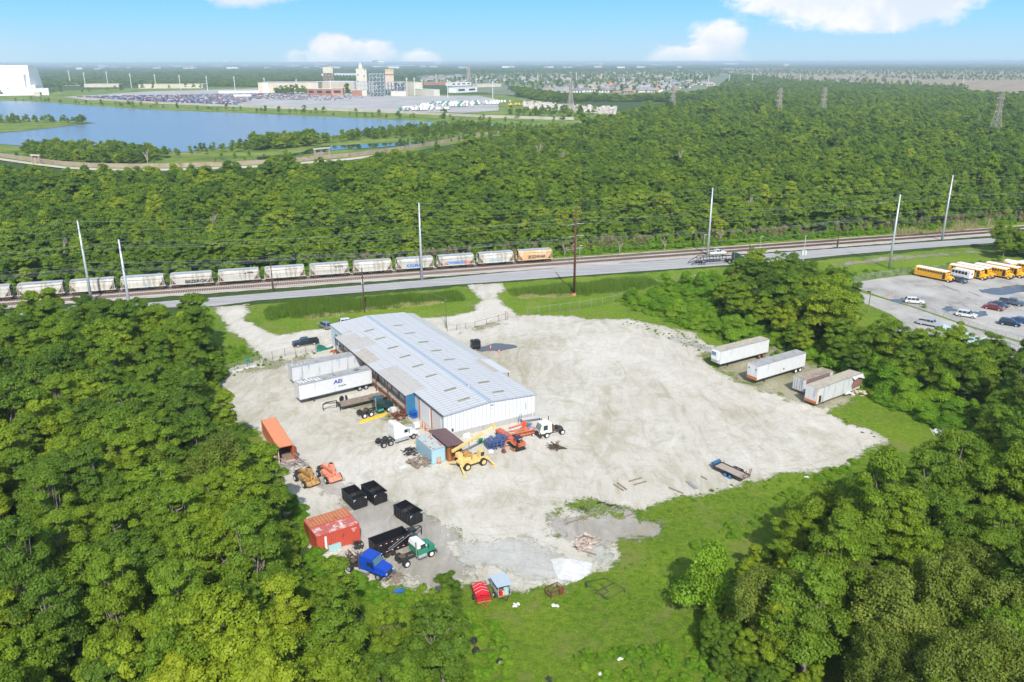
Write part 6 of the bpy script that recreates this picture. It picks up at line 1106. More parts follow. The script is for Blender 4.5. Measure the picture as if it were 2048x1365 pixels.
# ------------------------------------------------------------------ buses
def school_bus(label, p, th):
    t = thing('school_bus', label, 'school bus', p, th, 'school buses parked in the lot'); L = 9.6      # p = front centre
    MB().prism([(-L - 1.2, .6), (-1.5, .6), (-1.5, 2.0), (-1.62, 2.9, .06), (-L - 1.1, 2.9, .06), (-L - 1.2, 2.0)], -1.2, 1.2).make('body', M_bus, t, bevel=.05)
    MB().prism([(-1.5, .55), (-.1, .55, .12), (0, .95, .15), (-.15, 1.45, .18), (-1.5, 1.72, .1)], -1.15, 1.15).make('hood', M_bus, t, bevel=.08)
    MB().prism([(-L - 1.12, 2.86, .03), (-1.6, 2.86, .03), (-1.75, 3.06, .4), (-L - 1.0, 3.06, .4)], -1.17, 1.17).make('roof', M_roofw, t, bevel=.04)
    for sg in (-1, 1):
        for k in range(10): MB().b(-3.3 - k * .74, -2.72 - k * .74, sg * 1.20 - .012, sg * 1.20 + .012, 2.02, 2.62).make('window', M_glass, t)
        r = MB(); [r.b(-L - 1.15, -1.6 if z > .9 else -2.6, sg * 1.215 - .015, sg * 1.215 + .015, z, z + .06) for z in (.95, 1.35, 1.8)]; r.make('rub_rail', M_black, t)
        for x in (-.75, -L + 1.4): wheel(t, x, sg * 1.02, .48, .3, M_frame if x < -2 else M_doorw)
        MB().box((-.03, sg * .85, 1.0), (.08, .24, .24)).make('headlight', M_lamp, t); MB().box((-.9, sg * 1.35, 2.2), (.1, .2, .4)).make('mirror', M_black, t)
    MB().b(-2.55, -1.75, -1.225, -1.2, .75, 2.6).make('door', M_glass, t); MB().add([(-1.49, -1.05, 1.78), (-1.49, 1.05, 1.78), (-1.58, 1.0, 2.65), (-1.58, -1.0, 2.65)], [(0, 1, 2, 3)]).make('windshield', M_glass, t); MB().b(-.02, .12, -1.15, 1.15, .45, .75).make('bumper', M_black, t); MB().b(-.02, .03, -.55, .55, .85, 1.3).make('grille', M_frame, t)
    text(t, 'SCHOOL BUS', .2, (-1.5, 0, 2.78), (R(90), 0, R(90)), M_black, sx=1.0); return t
bth = R(-54); nrm = (math.cos(bth + R(90)) * 1.2, math.sin(bth + R(90)) * 1.2)
BUS = [((1901, 571.5), 'school bus standing alone at the left end of the row'), ((1970, 567.5), 'school bus behind the small white shuttle bus'), ((1984.5, 564.5), 'third school bus from the left, overlapped by the second'), ((2021.5, 566), 'fourth school bus from the left in the row'), ((2044.5, 563.5), 'fifth school bus from the left near the picture edge'), ((2081, 559), 'last school bus cut by the right picture edge')]
b0 = None
for (px, lab) in BUS:
    q = G(*px); q = (q[0] + nrm[0], q[1] + nrm[1])
    if b0 is None: b0 = school_bus('yellow ' + lab, q, bth); first = q
    else: c = copy_tree(b0); c.location = (*q, 0); c['label'] = 'yellow ' + lab
q = G(2012, 549); cb = thing('coach_bus', 'white and blue coach parked behind the school buses at right', 'bus', q, R(15)); MB().b(0, 11, -1.2, 1.2, .5, 2.6).make('body', M_bus, cb, bevel=.1); MB().b(.1, 10.9, -1.1, 1.1, 2.58, 2.9).make('roof', M_roofw, cb, bevel=.08); [MB().b(.9 + k * 1.1, 1.7 + k * 1.1, -1.215, -1.19, 1.5, 2.3).make('window', M_glass, cb) for k in range(9)]; MB().b(-.02, .01, -1.0, 1.0, 1.1, 2.5).make('windshield', M_lglass, cb); [wheel(cb, x, y, .48, .3) for x in (1.6, 8.5) for y in (-1.05, 1.05)]
def shuttle():
    p, q = G(1899, 557.5), G(1938, 566.5); th = ang(q, p); c = at2(q, 0, -1.1, th); t = thing('shuttle_bus', 'small white shuttle bus with dark windows between school buses', 'bus', c, th)
    MB().prism([(0, .5), (5.6, .5), (5.6, 2.3), (5.2, 2.75, .08), (.1, 2.75, .08), (0, 2.4)], -1.1, 1.1).make('body', M_white, t, bevel=.08); MB().prism([(5.5, .5), (6.9, .5, .1), (6.9, 1.2, .12), (5.9, 1.35, .1), (5.5, 2.1, .1)], -.95, .95).make('cab', M_white, t, bevel=.06)
    for sg in (-1, 1): [MB().b(.8 + k * .95, 1.55 + k * .95, sg * 1.105 - .012, sg * 1.105 + .012, 1.5, 2.3).make('window', M_glass, t) for k in range(5)]; [wheel(t, x, sg * .95, .4, .25) for x in (1.5, 6.0)]
    MB().b(-.02, .003, -.35, .35, .8, 2.2).make('rear_door', M_doorw, t); [MB().b(-.035, -.022, y - .14, y + .14, 1.5, 2.1).make('window', M_glass, t) for y in (-.18, .18)]; MB().b(-.04, -.003, -.9, -.75, .8, 1.1).make('tail_light', M_redl, t)
shuttle()
# ------------------------------------------------------------------ railway
def track(label, off):
    t = thing('railway_track', label, 'railway track', RP(0, off), math.atan2(RU.y, RU.x)); tz = MB(); rs = random.Random(int(off * 10) + 50)
    for k in range(-430, 420): x = k * .62; tz.box((x, rs.uniform(-.06, .06), .10), (.21, 2.5, .16), rs.uniform(-.02, .02))
    tag(tz.make('ties', M_tie, t), kind='stuff')
    for y in (-.72, .72): MB().b(-268, 262, y - .04, y + .04, .18, .30).make('rail', M_rail, t)
track('far railway track carrying the hopper train', 0.0); track('empty near railway track in front of the hopper train', -4.5)
HR = math.atan2(RU.y, RU.x); HCACHE = {}
def hopper(label, s, bm_, L=11.6, group='covered hopper wagons of the train'):
    t = thing('hopper_wagon', label, 'rail wagon', RP(s, 0, .33), HR, group); key = bm_.name
    if key not in HCACHE:
        d = {}; W_ = 1.5; h = L / 2; bx = h - 1.9
        d['body'] = MB().add([(-h + .35, y * k, z) for y in (-1, 1) for (z, k) in ((1.15, W_ * .97), (2.4, W_ + .07), (3.4, W_ * .93), (3.9, W_ * .6))] + [(h - .35, y * k, z) for y in (-1, 1) for (z, k) in ((1.15, W_ * .97), (2.4, W_ + .07), (3.4, W_ * .93), (3.9, W_ * .6))],
            [(0, 8, 9, 1), (1, 9, 10, 2), (2, 10, 11, 3), (4, 5, 13, 12), (5, 6, 14, 13), (6, 7, 15, 14), (3, 11, 15, 7), (0, 4, 12, 8)]).mesh('body', bm_)
        d['slope_sheet'] = MB().add([(-h + .35, -1.5, 3.5), (-h + .35, 1.5, 3.5), (-h + 1.9, 1.45, 1.1), (-h + 1.9, -1.45, 1.1), (h - .35, -1.5, 3.5), (h - .35, 1.5, 3.5), (h - 1.9, 1.45, 1.1), (h - 1.9, -1.45, 1.1)], [(0, 1, 2, 3), (7, 6, 5, 4)]).mesh('slope_sheet', M_frame)
        d['end_opening'] = MB().prism([(h - .36, 1.14), (h - .36, 3.0), (h - 1.7, 1.14)], -1.58, -1.54).mesh('end_opening', M_bogie)
        q = MB(); [q.b(x - .05, x + .05, y * 1.58 - .04, y * 1.58 + .04, .9, 3.6) for x in (-h + .3, -h + .75, h - .3, h - .75) for y in (-1, 1)]; [q.b(min(x, x + .45), max(x, x + .45), y * 1.6 - .02, y * 1.6 + .02, z, z + .06) for x in (-h + .3, h - .75) for y in (-1, 1) for z in (1.2, 1.6, 2.0, 2.4, 2.8)]; d['ladder'] = q.mesh('ladder', bm_)
        q = MB(); [q.b(-h, h, y * 1.5 - .08, y * 1.5 + .08, .92, 1.16) for y in (-1, 1)]; [q.b(x, x + .25, -1.5, 1.5, .93, 1.12) for x in (-h, h - .25)]; d['side_sill'] = q.mesh('side_sill', bm_)
        q = MB(); q.b(-h + .6, h - .6, -.4, .4, 3.98, 4.06); [q.b(-h + .6, h - .6, y - .25, y + .25, 3.93, 3.98) for y in (-.9, .9)]; d['running_board'] = q.mesh('running_board', M_galv)
        q = MB(); [q.box((x, 0, 3.99), (1.5, .7, .12)) for x in np.arange(-h + 1.6, h - 1, 2.1)]; d['hatch'] = q.mesh('hatch', M_hroof)
        q = MB(); [q.add([(x - 1.35, -1.2, 1.1), (x + 1.35, -1.2, 1.1), (x + 1.35, 1.2, 1.1), (x - 1.35, 1.2, 1.1), (x - .4, -.5, .35), (x + .4, -.5, .35), (x + .4, .5, .35), (x - .4, .5, .35)], [(0, 1, 2, 3), (4, 7, 6, 5), (0, 4, 5, 1), (1, 5, 6, 2), (2, 6, 7, 3), (3, 7, 4, 0)]) for x in (-1.6, 1.6)]; d['discharge_hopper'] = q.mesh('discharge_hopper', M_frame)
        q = MB(); [q.prism([(-1.1, .35), (-.9, .7), (.9, .7), (1.1, .35), (.5, .2), (-.5, .2)], y * 1.0 - .08, y * 1.0 + .08) for y in (-1, 1)]; q.b(-.2, .2, -1, 1, .5, .75); [q.cyl((x, -.8, .42), (x, .8, .42), .42, 12) for x in (-.85, .85)]; d['bogie'] = q.mesh('bogie', M_bogie)
        d['coupler'] = MB().b(-.4, .4, -.12, .12, .6, .85).mesh('coupler', M_bogie); HCACHE[key] = (d, h)
    d, h = HCACHE[key]
    for nm, me in d.items():
        if nm == 'bogie': [link('bogie', me, t, loc=(x, 0, 0)) for x in (-h + 1.6, h - 1.6)]
        elif nm == 'end_opening':
            for sx in (-1, 1):
                for sy in (-1, 1): o_ = link('end_opening', me, t); o_.scale = (sx, sy, 1)
        elif nm == 'coupler': [link('coupler', me, t, loc=(x, 0, 0)) for x in (-h - .25, h + .25)]
        else: link(nm, me, t)
    return t
M_gb = mat('blue_graffiti', (.02, .20, .62), .6); M_gk = mat('black_graffiti', (.02, .02, .03), .6); M_gr = mat('red_orange_graffiti', (.65, .14, .06), .6); M_gp = mat('pale_violet_graffiti', (.45, .38, .45), .6); M_gw = mat('pale_blue_graffiti', (.30, .50, .62), .6)
def graf(t, s_, size, x, z, m, sx=1.0): text(t, s_, size, (x, -1.60, z), (R(90), 0, 0), m, 'graffiti', sx=sx, shear=.1)
HL = [('plain white hopper wagon cut by the left picture edge', M_hop2), ('white hopper wagon with faint red and violet graffiti', M_hop2), ('clean white hopper wagon behind the two leftmost metal poles', M_hop), ('white hopper wagon with faint blue smudge low on its side', M_hop), ('white hopper wagon with black graffiti', M_hop2), ('white hopper wagon marked VTG, left one of two', M_hop2),
      ('bright white hopper wagon behind the wooden signal pole', M_hop), ('cream hopper wagon marked VTG, right one of two', M_hop2), ('white hopper wagon with rounded belly next left of blue graffiti', M_hop), ('white hopper wagon with bold blue graffiti', M_hop2), ('white hopper wagon with blue and red-orange graffiti', M_hop2), ('white hopper wagon with pale blue graffiti next to the orange one', M_hop), ('orange hopper wagon at the head of the train', M_hopo)]
pit = 12.68
for k, (lab, m) in enumerate(HL):
    s = 0.0 - (12 - k) * pit; t = hopper(lab, s, m)
    if k == 1: graf(t, 'EWNRAL', .9, .6, 1.7, M_gp, 1.3)
    if k == 3: graf(t, 'ATAR', .7, .8, 1.6, M_gw, 1.2)
    if k == 4: graf(t, 'BEZEROK', 1.15, 1.2, 1.65, M_gk, 1.2)
    if k in (5, 7): text(t, 'o VTG', .85, (2.8, -1.57, 3.0), (R(100), 0, 0), M_gk)
    if k == 9: graf(t, 'KIGMA', 1.35, -.5, 1.8, M_gb, 1.1)
    if k == 10: graf(t, 'OWMARK', 1.2, -.2, 1.75, M_gb, 1.1); graf(t, 'ERE', 1.1, 3.4, 1.6, M_gr, 1.2); graf(t, 'AI', 1.1, -3.4, 1.6, M_gr, 1.2)
    if k == 11: graf(t, 'REBAKEA', 1.0, -.2, 1.8, M_gw, 1.1)
    if k == 12: graf(t, '2COWAR', 1.25, .4, 1.85, M_gk, 1.05)
# ------------------------------------------------------------------ poles and cables
def up(base, top_px): return GZ(top_px[0], top_px[1], base)
def steel_pole(label, base, h):
    t = thing('steel_pole', label, 'utility pole', base, HR, 'tall grey steel transmission poles'); MB().cyl((0, 0, -.3), (0, 0, h), .42, 12, .17).make('shaft', M_galv, t, smooth=True)
    for k, (z, sg) in enumerate(((h - 2.2, -1), (h - 4.4, 1), (h - 6.6, -1), (h - 11.5, 1))): a_ = MB().cyl((0, 0, z), (0, sg * 1.3, z + .25), .07, 6).make('insulator_arm', M_ins, t)
    return t
PN = [((184, 600), (158.7, 437.5)), ((844.5, 560), (840, 405)), ((1416, 513), (1426, 378)), ((1884.7, 486), (1905, 355))]; PS_ = [((267, 659), (240, 475.5)), ((1779, 541), (1799.7, 393))]
LN = ['leftmost grey steel pole beyond the road, left of the train poles', 'grey steel pole before the blue graffiti wagon', 'grey steel pole behind the car carrier', 'rightmost grey steel pole beyond the road']; LS = ['grey steel pole rising from the left wood, second from left', 'grey steel pole in the grass before the bus lot']
bn = [G(*a_) for a_, b_ in PN]; hn_ = [up(b, t_[1]) for b, t_ in zip(bn, PN)]; bs = [G(*a_) for a_, b_ in PS_]; hs = [up(b, t_[1]) for b, t_ in zip(bs, PS_)]
for b, h, l in zip(bn, hn_, LN): steel_pole(l, b, h)
for b, h, l in zip(bs, hs, LS): steel_pole(l, b, h)
bb = G(1148.5, 592); hb = up(bb, (1149, 411)); t = thing('brown_pole', 'very tall rust-brown transmission pole in the grass before the road', 'utility pole', bb, HR); MB().cyl((0, 0, 0), (0, 0, hb), .36, 12, .16).make('shaft', M_cor, t, smooth=True); MB().cyl((0, 0, -.1), (0, 0, .7), .55, 12).make('base', mat('orange_concrete_foot', (.50, .26, .10), .9), t)
for z in (hb - 5.0, hb - 8.2, hb - 11.6): a_ = MB().cyl((-.2, 0, z), (2.4, 0, z + .05), .06, 6).cyl((0, 0, z + .0), (-2.2, .4, z - .4), .05, 6).make('cross_arm', M_ins, t); 
def wires(label, pts, grp, r=.022, sag=1.6):
    cu = MB()
    for p, q in zip(pts[:-1], pts[1:]):
        n = 10; P = [Vector(p).lerp(Vector(q), i / n) - Vector((0, 0, sag * 4 * (i / n) * (1 - i / n) * min(1, (Vector(p) - Vector(q)).length / 90))) for i in range(n + 1)]; cu.path(P, r, 4)
    tag(cu.make('power_cable', M_wire), label, 'power cable', grp)
def ext(bases, heights, dz, off=0.0):
    P = [(b[0], b[1] + off, h - dz) for b, h in zip(bases, heights)]; d0 = Vector(P[0]) - Vector(P[1]); d1 = Vector(P[-1]) - Vector(P[-2]); return [tuple(Vector(P[0]) + d0.normalized() * 90)] + P + [tuple(Vector(P[-1]) + d1.normalized() * 90)]
for k, (dz, o_) in enumerate(((.2, 0), (2.0, -1.2), (4.2, 1.2), (6.4, -1.2), (11.3, 1.2))): wires(['topmost cable of the pole line beyond the road', 'second cable from the top, pole line beyond the road', 'third cable from the top, pole line beyond the road', 'fourth cable from the top, pole line beyond the road', 'lowest cable of the pole line beyond the road'][k], ext(bn, hn_, dz, o_), 'cables beyond the road')
bsx = [bs[0], bb, bs[1]]; hsx = [hs[0], hb - 3, hs[1]]
for k, (dz, o_) in enumerate(((.4, 0), (2.1, 1.2), (5.3, -1.2), (8.5, 1.2))): wires(['topmost cable of the pole line nearer the yard', 'second cable from the top, pole line nearer the yard', 'third cable from the top, pole line nearer the yard', 'lowest cable of the pole line nearer the yard'][k], ext(bsx, hsx, dz, o_), 'cables nearer the yard')
def wood_pole(label, base_px, top_px, arm=1.6, dz=(.3,), th=HR + R(90), m=None, extra=None, r=.15):
    b = G(*base_px); h = up(b, top_px); t = thing('wooden_pole', label, 'utility pole', b, th); MB().cyl((0, 0, -.2), (0, 0, h), r, 9, r * .7).make('shaft', m or M_pole, t)
    for z in dz: MB().b(-arm / 2, arm / 2, -.06, .06, h - z - .12, h - z).make('cross_arm', M_ins, t)
    if extra: extra(t, h)
    return b, h
w1 = wood_pole('dark wooden pole with cross arm in front of the bright wagon', (547, 580), (540.7, 501), 2.4, (.3,), extra=lambda t, h: MB().box((.3, 0, 1.3), (.6, .5, 2.0)).make('signal_box', M_pole, t))
w2 = wood_pole('wooden pole with white transformer before the reeds left of centre', (729.5, 624), (724.5, 535), 1.0, (.4,), extra=lambda t, h: (MB().cyl((.4, 0, h - 4.2), (.4, 0, h - 3.0), .3, 10).make('transformer', M_white, t), [MB().cyl((0, 0, z), (0, 0, z + .25), .17, 8).make('white_band', M_ins, t) for z in (1.2, 2.0, 2.8)]), r=.2)
w3 = wood_pole('thin ivy-green wooden pole beside the warehouse driveway', (893, 657), (886, 594), .5, (.6,), m=mat('mossy_pole', (.10, .12, .05), .9), extra=lambda t, h: MB().bar((0, 0, .2), (2.0, 1.2, 3.4), .07, .07).make('brace', M_wood, t), r=.12)
w4 = wood_pole('pale pole with two grey boxes and blue street sign', (1603, 556), (1612, 474), .8, (.3,), m=M_galv, extra=lambda t, h: ([MB().box((0, y, h * .58), (.5, .6, 1.3)).make('box', M_doorw, t) for y in (-.5, .5)], MB().box((-.1, -1.0, h * .28), (.06, 1.9, .7)).make('street_sign', mat('dark_blue_sign', (.04, .10, .18), .5), t)))
w5 = wood_pole('dark wooden pole with cross arm by the tracks at right', (1675, 500), (1678, 446), 3.0, (.3,), extra=lambda t, h: MB().cyl((0, 0, 0), (0, 0, 2.6), .3, 9).make('wrapped_base', M_pole, t)); w6 = wood_pole('short wooden pole rising behind the dark tree by the car carrier', (1498, 524), (1501, 491), 1.6, (.3,))
w7 = wood_pole('leaning bare wooden pole on the grass left of silver pickup', (1736, 629.5), (1746, 585), .3, (.2,), m=M_wood, extra=lambda t, h: MB().cyl((.2, 0, h - .5), (1.0, .2, h - .5), .18, 8).make('lamp', M_frame, t))
w8 = wood_pole('slim pale pole right of the tall brown pole by tracks', (1152, 536), (1153, 480), .4, (.3,), m=M_wood, r=.12)
for (p, q, l) in ((w2, w1, 'cable from the transformer pole to the signal pole'), (w2, w3, 'cable from transformer pole to the mossy pole'), (w5, w6, 'thin cable between the two short wooden poles'), (w5, w4, 'thin cable from the boxed pole to the track pole')): wires(l, [(*p[0], p[1] - .3), (*q[0], q[1] - .3)], None, .018, .8)
for k in range(3): wires(['upper thin cable along the train', 'middle thin cable along the train', 'lower thin cable along the train'][k], [RP(s_, -6.5 + k * .6, 8.6 - .5 * k) for s_ in (-190, -130, -70, -10, 50, 110, 170)], 'thin cables along the train', .02, 1.2)
for k, (px, py) in enumerate([(1160, 518), (1408, 496), (1520, 500)]): t = thing('street_lamp', 'small pale lamp on a thin pole beside the tracks', 'street lamp', G(px, py + 8), 0, 'lamps beside the tracks'); MB().cyl((0, 0, 0), (0, 0, 5.5), .05, 6).make('pole', M_galv, t); MB().box((.4, 0, 5.5), (.8, .2, .1)).make('lamp_head', M_lamp, t)
def sign(label, px, h, d, m, th=R(190), back=None):
    t = thing('road_sign', label, 'sign', G(*px), th); MB().cyl((0, 0, 0), (0, 0, h), .04, 6).make('post', M_galv, t); return t, MB().box((0, -.05, h), (d, .03, d)).make('sign_panel', m, t)
t, pn_ = sign('red and white no entry sign where the side road begins', (1558, 546), 1.9, .8, M_white, R(20)); MB().cyl((0, -.075, 1.9), (0, -.10, 1.9), .36, 16).make('red_disc', mat('sign_red', (.6, .02, .02), .5), t); MB().b(-.22, .22, -.115, -.103, 1.84, 1.96).make('white_bar', M_white, t)
# ------------------------------------------------------------------ fences and gates
def veil_mat(name, col, dens):
    m = bpy.data.materials.new(name); m.use_nodes = True; n = NT(m.node_tree); n.n.clear(); oc = n.objco(); sp = n.node('ShaderNodeSeparateXYZ'); n.put(sp.inputs[0], oc)
    f = None
    for sg in (1, -1):
        v = n.math('ABSOLUTE', n.math('MULTIPLY_ADD', n.math('FRACT', n.math('DIVIDE', n.math('ADD', sp.outputs[0], n.math('MULTIPLY', sp.outputs[2], float(sg))), .12)), 2.0, -1.0)); v = n.math('GREATER_THAN', v, 1 - dens); f = v if f is None else n.math('MAXIMUM', f, v)
    d = n.node('ShaderNodeBsdfDiffuse'); d.inputs[0].default_value = (*col, 1); tr = n.node('ShaderNodeBsdfTransparent'); mx = n.node('ShaderNodeMixShader'); n.put(mx.inputs[0], f); n.l.new(tr.outputs[0], mx.inputs[1]); n.l.new(d.outputs[0], mx.inputs[2]); o = n.node('ShaderNodeOutputMaterial'); n.l.new(mx.outputs[0], o.inputs[0]); return m
M_chain = veil_mat('chain_link_wire', (.40, .40, .38), .09); M_chaing = veil_mat('leafy_chain_link', (.09, .17, .03), .10)
def fence(label, pxs, h=1.9, sp=3.0, m=None, name='chain_link_fence', postm=None, tall=False):
    P = pxpoly(pxs); t = thing(name, label, 'fence', P[0], 0); o = P[0]; k = 0; mesh = MB(); rail = MB()
    for a_, b_ in zip(P[:-1], P[1:]):
        L = math.dist(a_, b_); n = max(1, round(L / sp)); rail.cyl((a_[0] - o[0], a_[1] - o[1], h), (b_[0] - o[0], b_[1] - o[1], h), .03, 5)
        mesh.add([(a_[0] - o[0], a_[1] - o[1], .05), (b_[0] - o[0], b_[1] - o[1], .05), (b_[0] - o[0], b_[1] - o[1], h), (a_[0] - o[0], a_[1] - o[1], h)], [(0, 1, 2, 3)])
        for i in range(n + (1 if b_ == P[-1] else 0)):
            x, y = a_[0] + (b_[0] - a_[0]) * i / n - o[0], a_[1] + (b_[1] - a_[1]) * i / n - o[1]; q = MB().cyl((x, y, 0), (x, y, h + .1), .045, 6)
            if tall: q.cyl((x, y, h + .1), (x - .3, y - .2, h + .5), .03, 5)
            q.make('post', postm or M_fpost, t)
    rail.make('top_rail', M_fpost, t); mesh.make('wire_mesh', m or M_chain, t)
fence('overgrown chain-link fence between driveway grass and the right thicket', [(1056, 633), (1100, 626), (1160, 619), (1205, 611), (1250, 603)], 1.9, 3.2, M_chaing, tall=True); fence('broken chain-link fence left of the warehouse corner', [(430, 752), (470, 741), (520, 724), (570, 711), (632, 701)], 1.8, 2.6, postm=M_rust)
fence('chain-link fence along the grass above the bus lot', [(1708, 568), (1760, 559), (1827, 552), (1900, 545), (1990, 540), (2100, 532)], 1.8, 4.5); fence('leaning chain-link fence between bus lot and access road', [(1830, 622), (1870, 636), (1920, 653), (1970, 672), (2010, 684), (2060, 696)], 1.6, 2.6)
t = thing('yard_gate', 'open pipe gate at the warehouse end of the driveway', 'gate', G(950, 656), ang(G(950, 656), G(1016, 640))); L = math.dist(G(950, 656), G(1016, 640)); [MB().cyl((x, 0, 0), (x, 0, z), .05, 6).make('post', M_rust, t) for x, z in ((0, 1.6), (L * .35, 1.6), (L * .72, 1.9), (L * .93, 2.4), (L, 2.0))]; MB().path([(0, 0, 1.5), (L, 0, 1.7)], .035).path([(L * .35, 0, .3), (L * .72, 0, 1.6)], .03).path([(0, 0, .3), (L, 0, .3)], .03).make('rail', M_rust, t)
fence('fence mesh hanging beside the open driveway gate', [(895, 663), (950, 656)], 1.4, 2.5, postm=M_rust)
# ------------------------------------------------------------------ car carrier on the road
t = thing('car_carrier', 'black open car carrier trailer on the road with one pickup aboard', 'car carrier', at2(G(1383, 534), 0, 1.3, R(14)), R(14.5)); L = 13.5
f = MB(); [f.bar((0, y, .45), (2.2, y, .9), .12, .12).bar((2.2, y, .9), (L, y, .95), .14, .14) for y in (-1.2, 1.2)]; [f.bar((3.2 + k * 2.2, y, .9), (3.0 + k * 2.2, y, 2.5), .12, .12) for k in range(5) for y in (-1.2, 1.2)]; [f.bar((.2, y, .7), (3.6, y, 2.6), .12, .12) for y in (-1.2, 1.2)]; f.make('frame', M_black, t)
u = MB(); [u.bar((3.4, y, 2.5), (L, y, 2.6), .3, .1) for y in (-.95, .95)]; [u.b(3.4 + k * .8, 3.5 + k * .8, -.9, .9, 2.48, 2.56) for k in range(12)]; u.make('upper_deck', M_frame, t); [wheel(t, 3.0 + k * .85, y, .38, .26, M_alu) for k in range(3) for y in (-1.2, 1.2)]
cc = t; sp_ = at2((cc.location.x, cc.location.y), 9.2, 0, R(14.5)); car('pickup_truck', 'white crew cab pickup carried on top of the car carrier', sp_, R(14.5), 'white', 1.0, z=2.62)
semi('dark carrier tractor pulling the car carrier, mostly behind trees', at2((cc.location.x, cc.location.y), 13.2, 0, R(14.5)), R(14.5), M_dgrn, L=4.0, sleeper=.5)
A_ = pxpoly(ROADN[1:]); B_ = pxpoly(list(reversed(ROADF))[1:])
def seam(f, w_, m, label):
    mb = MB(); pts = []
    for k in range(60):
        x = -115 + k * 5; ya = float(np.interp(x, [a[0] for a in A_], [a[1] for a in A_])); yb_ = float(np.interp(x, [b[0] for b in B_], [b[1] for b in B_])); pts.append((x, ya + (yb_ - ya) * f))
    for p, q in zip(pts[:-1], pts[1:]): mb.add([(p[0], p[1] - w_, .036), (q[0], q[1] - w_, .036), (q[0], q[1] + w_, .036), (p[0], p[1] + w_, .036)], [(0, 1, 2, 3)])
    tag(mb.make('road_marking', m), kind='structure')
seam(.5, .07, mat('dark_joint', (.14, .14, .14), .9), ''); seam(.12, .05, mat('worn_edge_line', (.50, .50, .48), .9), ''); seam(.9, .05, mat('worn_edge_line', (.50, .50, .48), .9), ''); seam(.27, .30, mat('tyre_darkened_asphalt', (.30, .30, .30), .9, var=.2), ''); seam(.73, .30, mat('tyre_darkened_asphalt', (.30, .30, .30), .9, var=.2), '')
# ------------------------------------------------------------------ shed by the access road, bollards
q = G(1915, 706); t = thing('metal_shed', 'blue-grey metal shed with peaked wall beside the access road', 'shed', q, R(-30)); MB().prism([(-3.5, 0), (3.5, 0), (3.5, 1.8), (-3.5, 3.6)], 0, 6).make('wall', ribbed('blue_grey_sheet', (.38, .48, .52), 0, .5, .4), t); MB().bar((-3.7, 3, 3.75), (3.7, 3, 1.85), 6.4, .12).make('roof', mat('blue_grey_roof', (.42, .54, .60), .5), t)
t = thing('guard_rail', 'grey guard rail barrier beyond the blue-grey shed', 'guard rail', G(1932, 694), ang(G(1932, 694), G(1990, 680))); MB().b(0, 7, -.06, .06, .35, .75).make('beam', M_galv, t); [MB().b(x, x + .15, .06, .2, 0, .8).make('post', M_galv, t) for x in (0, 2.2, 4.4, 6.6)]
for k, px in enumerate(((1937, 687), (1946.5, 690))): t = thing('bollard', ['left yellow bollard beside the blue-grey shed', 'right yellow bollard beside the blue-grey shed'][k], 'bollard', G(*px)); MB().cyl((0, 0, 0), (0, 0, 1.4), .11, 10).make('pipe', M_yel, t); MB().cyl((0, 0, 1.4), (0, 0, 1.47), .10, 10, .04).make('cap', M_yel, t)
t = thing('traffic_cone', 'orange traffic cone lying at the left end of the bus lot', 'cone', G(1778, 596)); MB().b(-.25, .25, -.25, .25, 0, .05).make('base', M_cone, t); MB().cyl((0, 0, .05), (0, 0, .8), .18, 10, .03).make('cone', M_cone, t)
t = thing('round_bush', 'small brown round shrub at the lot fence corner', 'bush', G(1848, 620)); t.scale = (.25, .25, .25); link('foliage', VIN[1][0], t)

# ------------------------------------------------------------------ far side: pylons, plant, lots, houses
def pylon(label, px, top, arms=3, wire=False):
    b = G(*px); h = GZ(top[0], top[1], b); t = thing('lattice_pylon', label, 'pylon', b, .35, 'steel lattice pylons'); mb = MB(); n = 9; W0, W1 = h * .11, h * .035; r = max(.10, .00030 * b[1])
    for i in range(n):
        z0 = h * (1 - (1 - i / n) ** 1.0); z1 = h * (i + 1) / n; z0 = h * i / n; a0 = W0 + (W1 - W0) * min(1, i / n * 1.5); a1 = W0 + (W1 - W0) * min(1, (i + 1) / n * 1.5)
        C0 = [(a0, a0), (-a0, a0), (-a0, -a0), (a0, -a0)]; C1 = [(a1, a1), (-a1, a1), (-a1, -a1), (a1, -a1)]
        for k in range(4): j = (k + 1) % 4; mb.cyl((*C0[k], z0), (*C1[k], z1), r, 4, cap=False); mb.cyl((*C0[k], z0), (*C1[j], z1), r * .6, 4, cap=False); mb.cyl((*C0[j], z0), (*C1[k], z1), r * .6, 4, cap=False); mb.cyl((*C1[k], z1), (*C1[j], z1), r * .6, 4, cap=False)
    mb.make('tower', mat('weathered_pylon_steel', (.40, .37, .32), .6, .2), t)
    for z in (h * .62, h * .76, h * .9)[:arms]: MB().cyl((-h * .12, 0, z), (h * .12, 0, z), r * 1.2, 4).cyl((-h * .12, 0, z), (0, 0, z + h * .03), r * .7, 4).cyl((h * .12, 0, z), (0, 0, z + h * .03), r * .7, 4).make('cross_arm', mat('weathered_pylon_steel', (.40, .37, .32)), t)
    return b, h
PY = [('leftmost lattice pylon beside the pale rubble', (1143, 222), (1143, 164)), ('lattice pylon left of centre in the green woodland', (1346, 232), (1346, 172)), ('left of the two close lattice pylons', (1557, 246), (1560, 179)), ('right of the two close lattice pylons', (1645, 244), (1648, 178)), ('rightmost and largest lattice pylon', (1988, 288), (2002, 192))]
pb = [pylon(*p) for p in PY]
for k in (940,): pylon('distant twin lattice pylon behind the factory lots', (940, 168), (940, 130), 2)
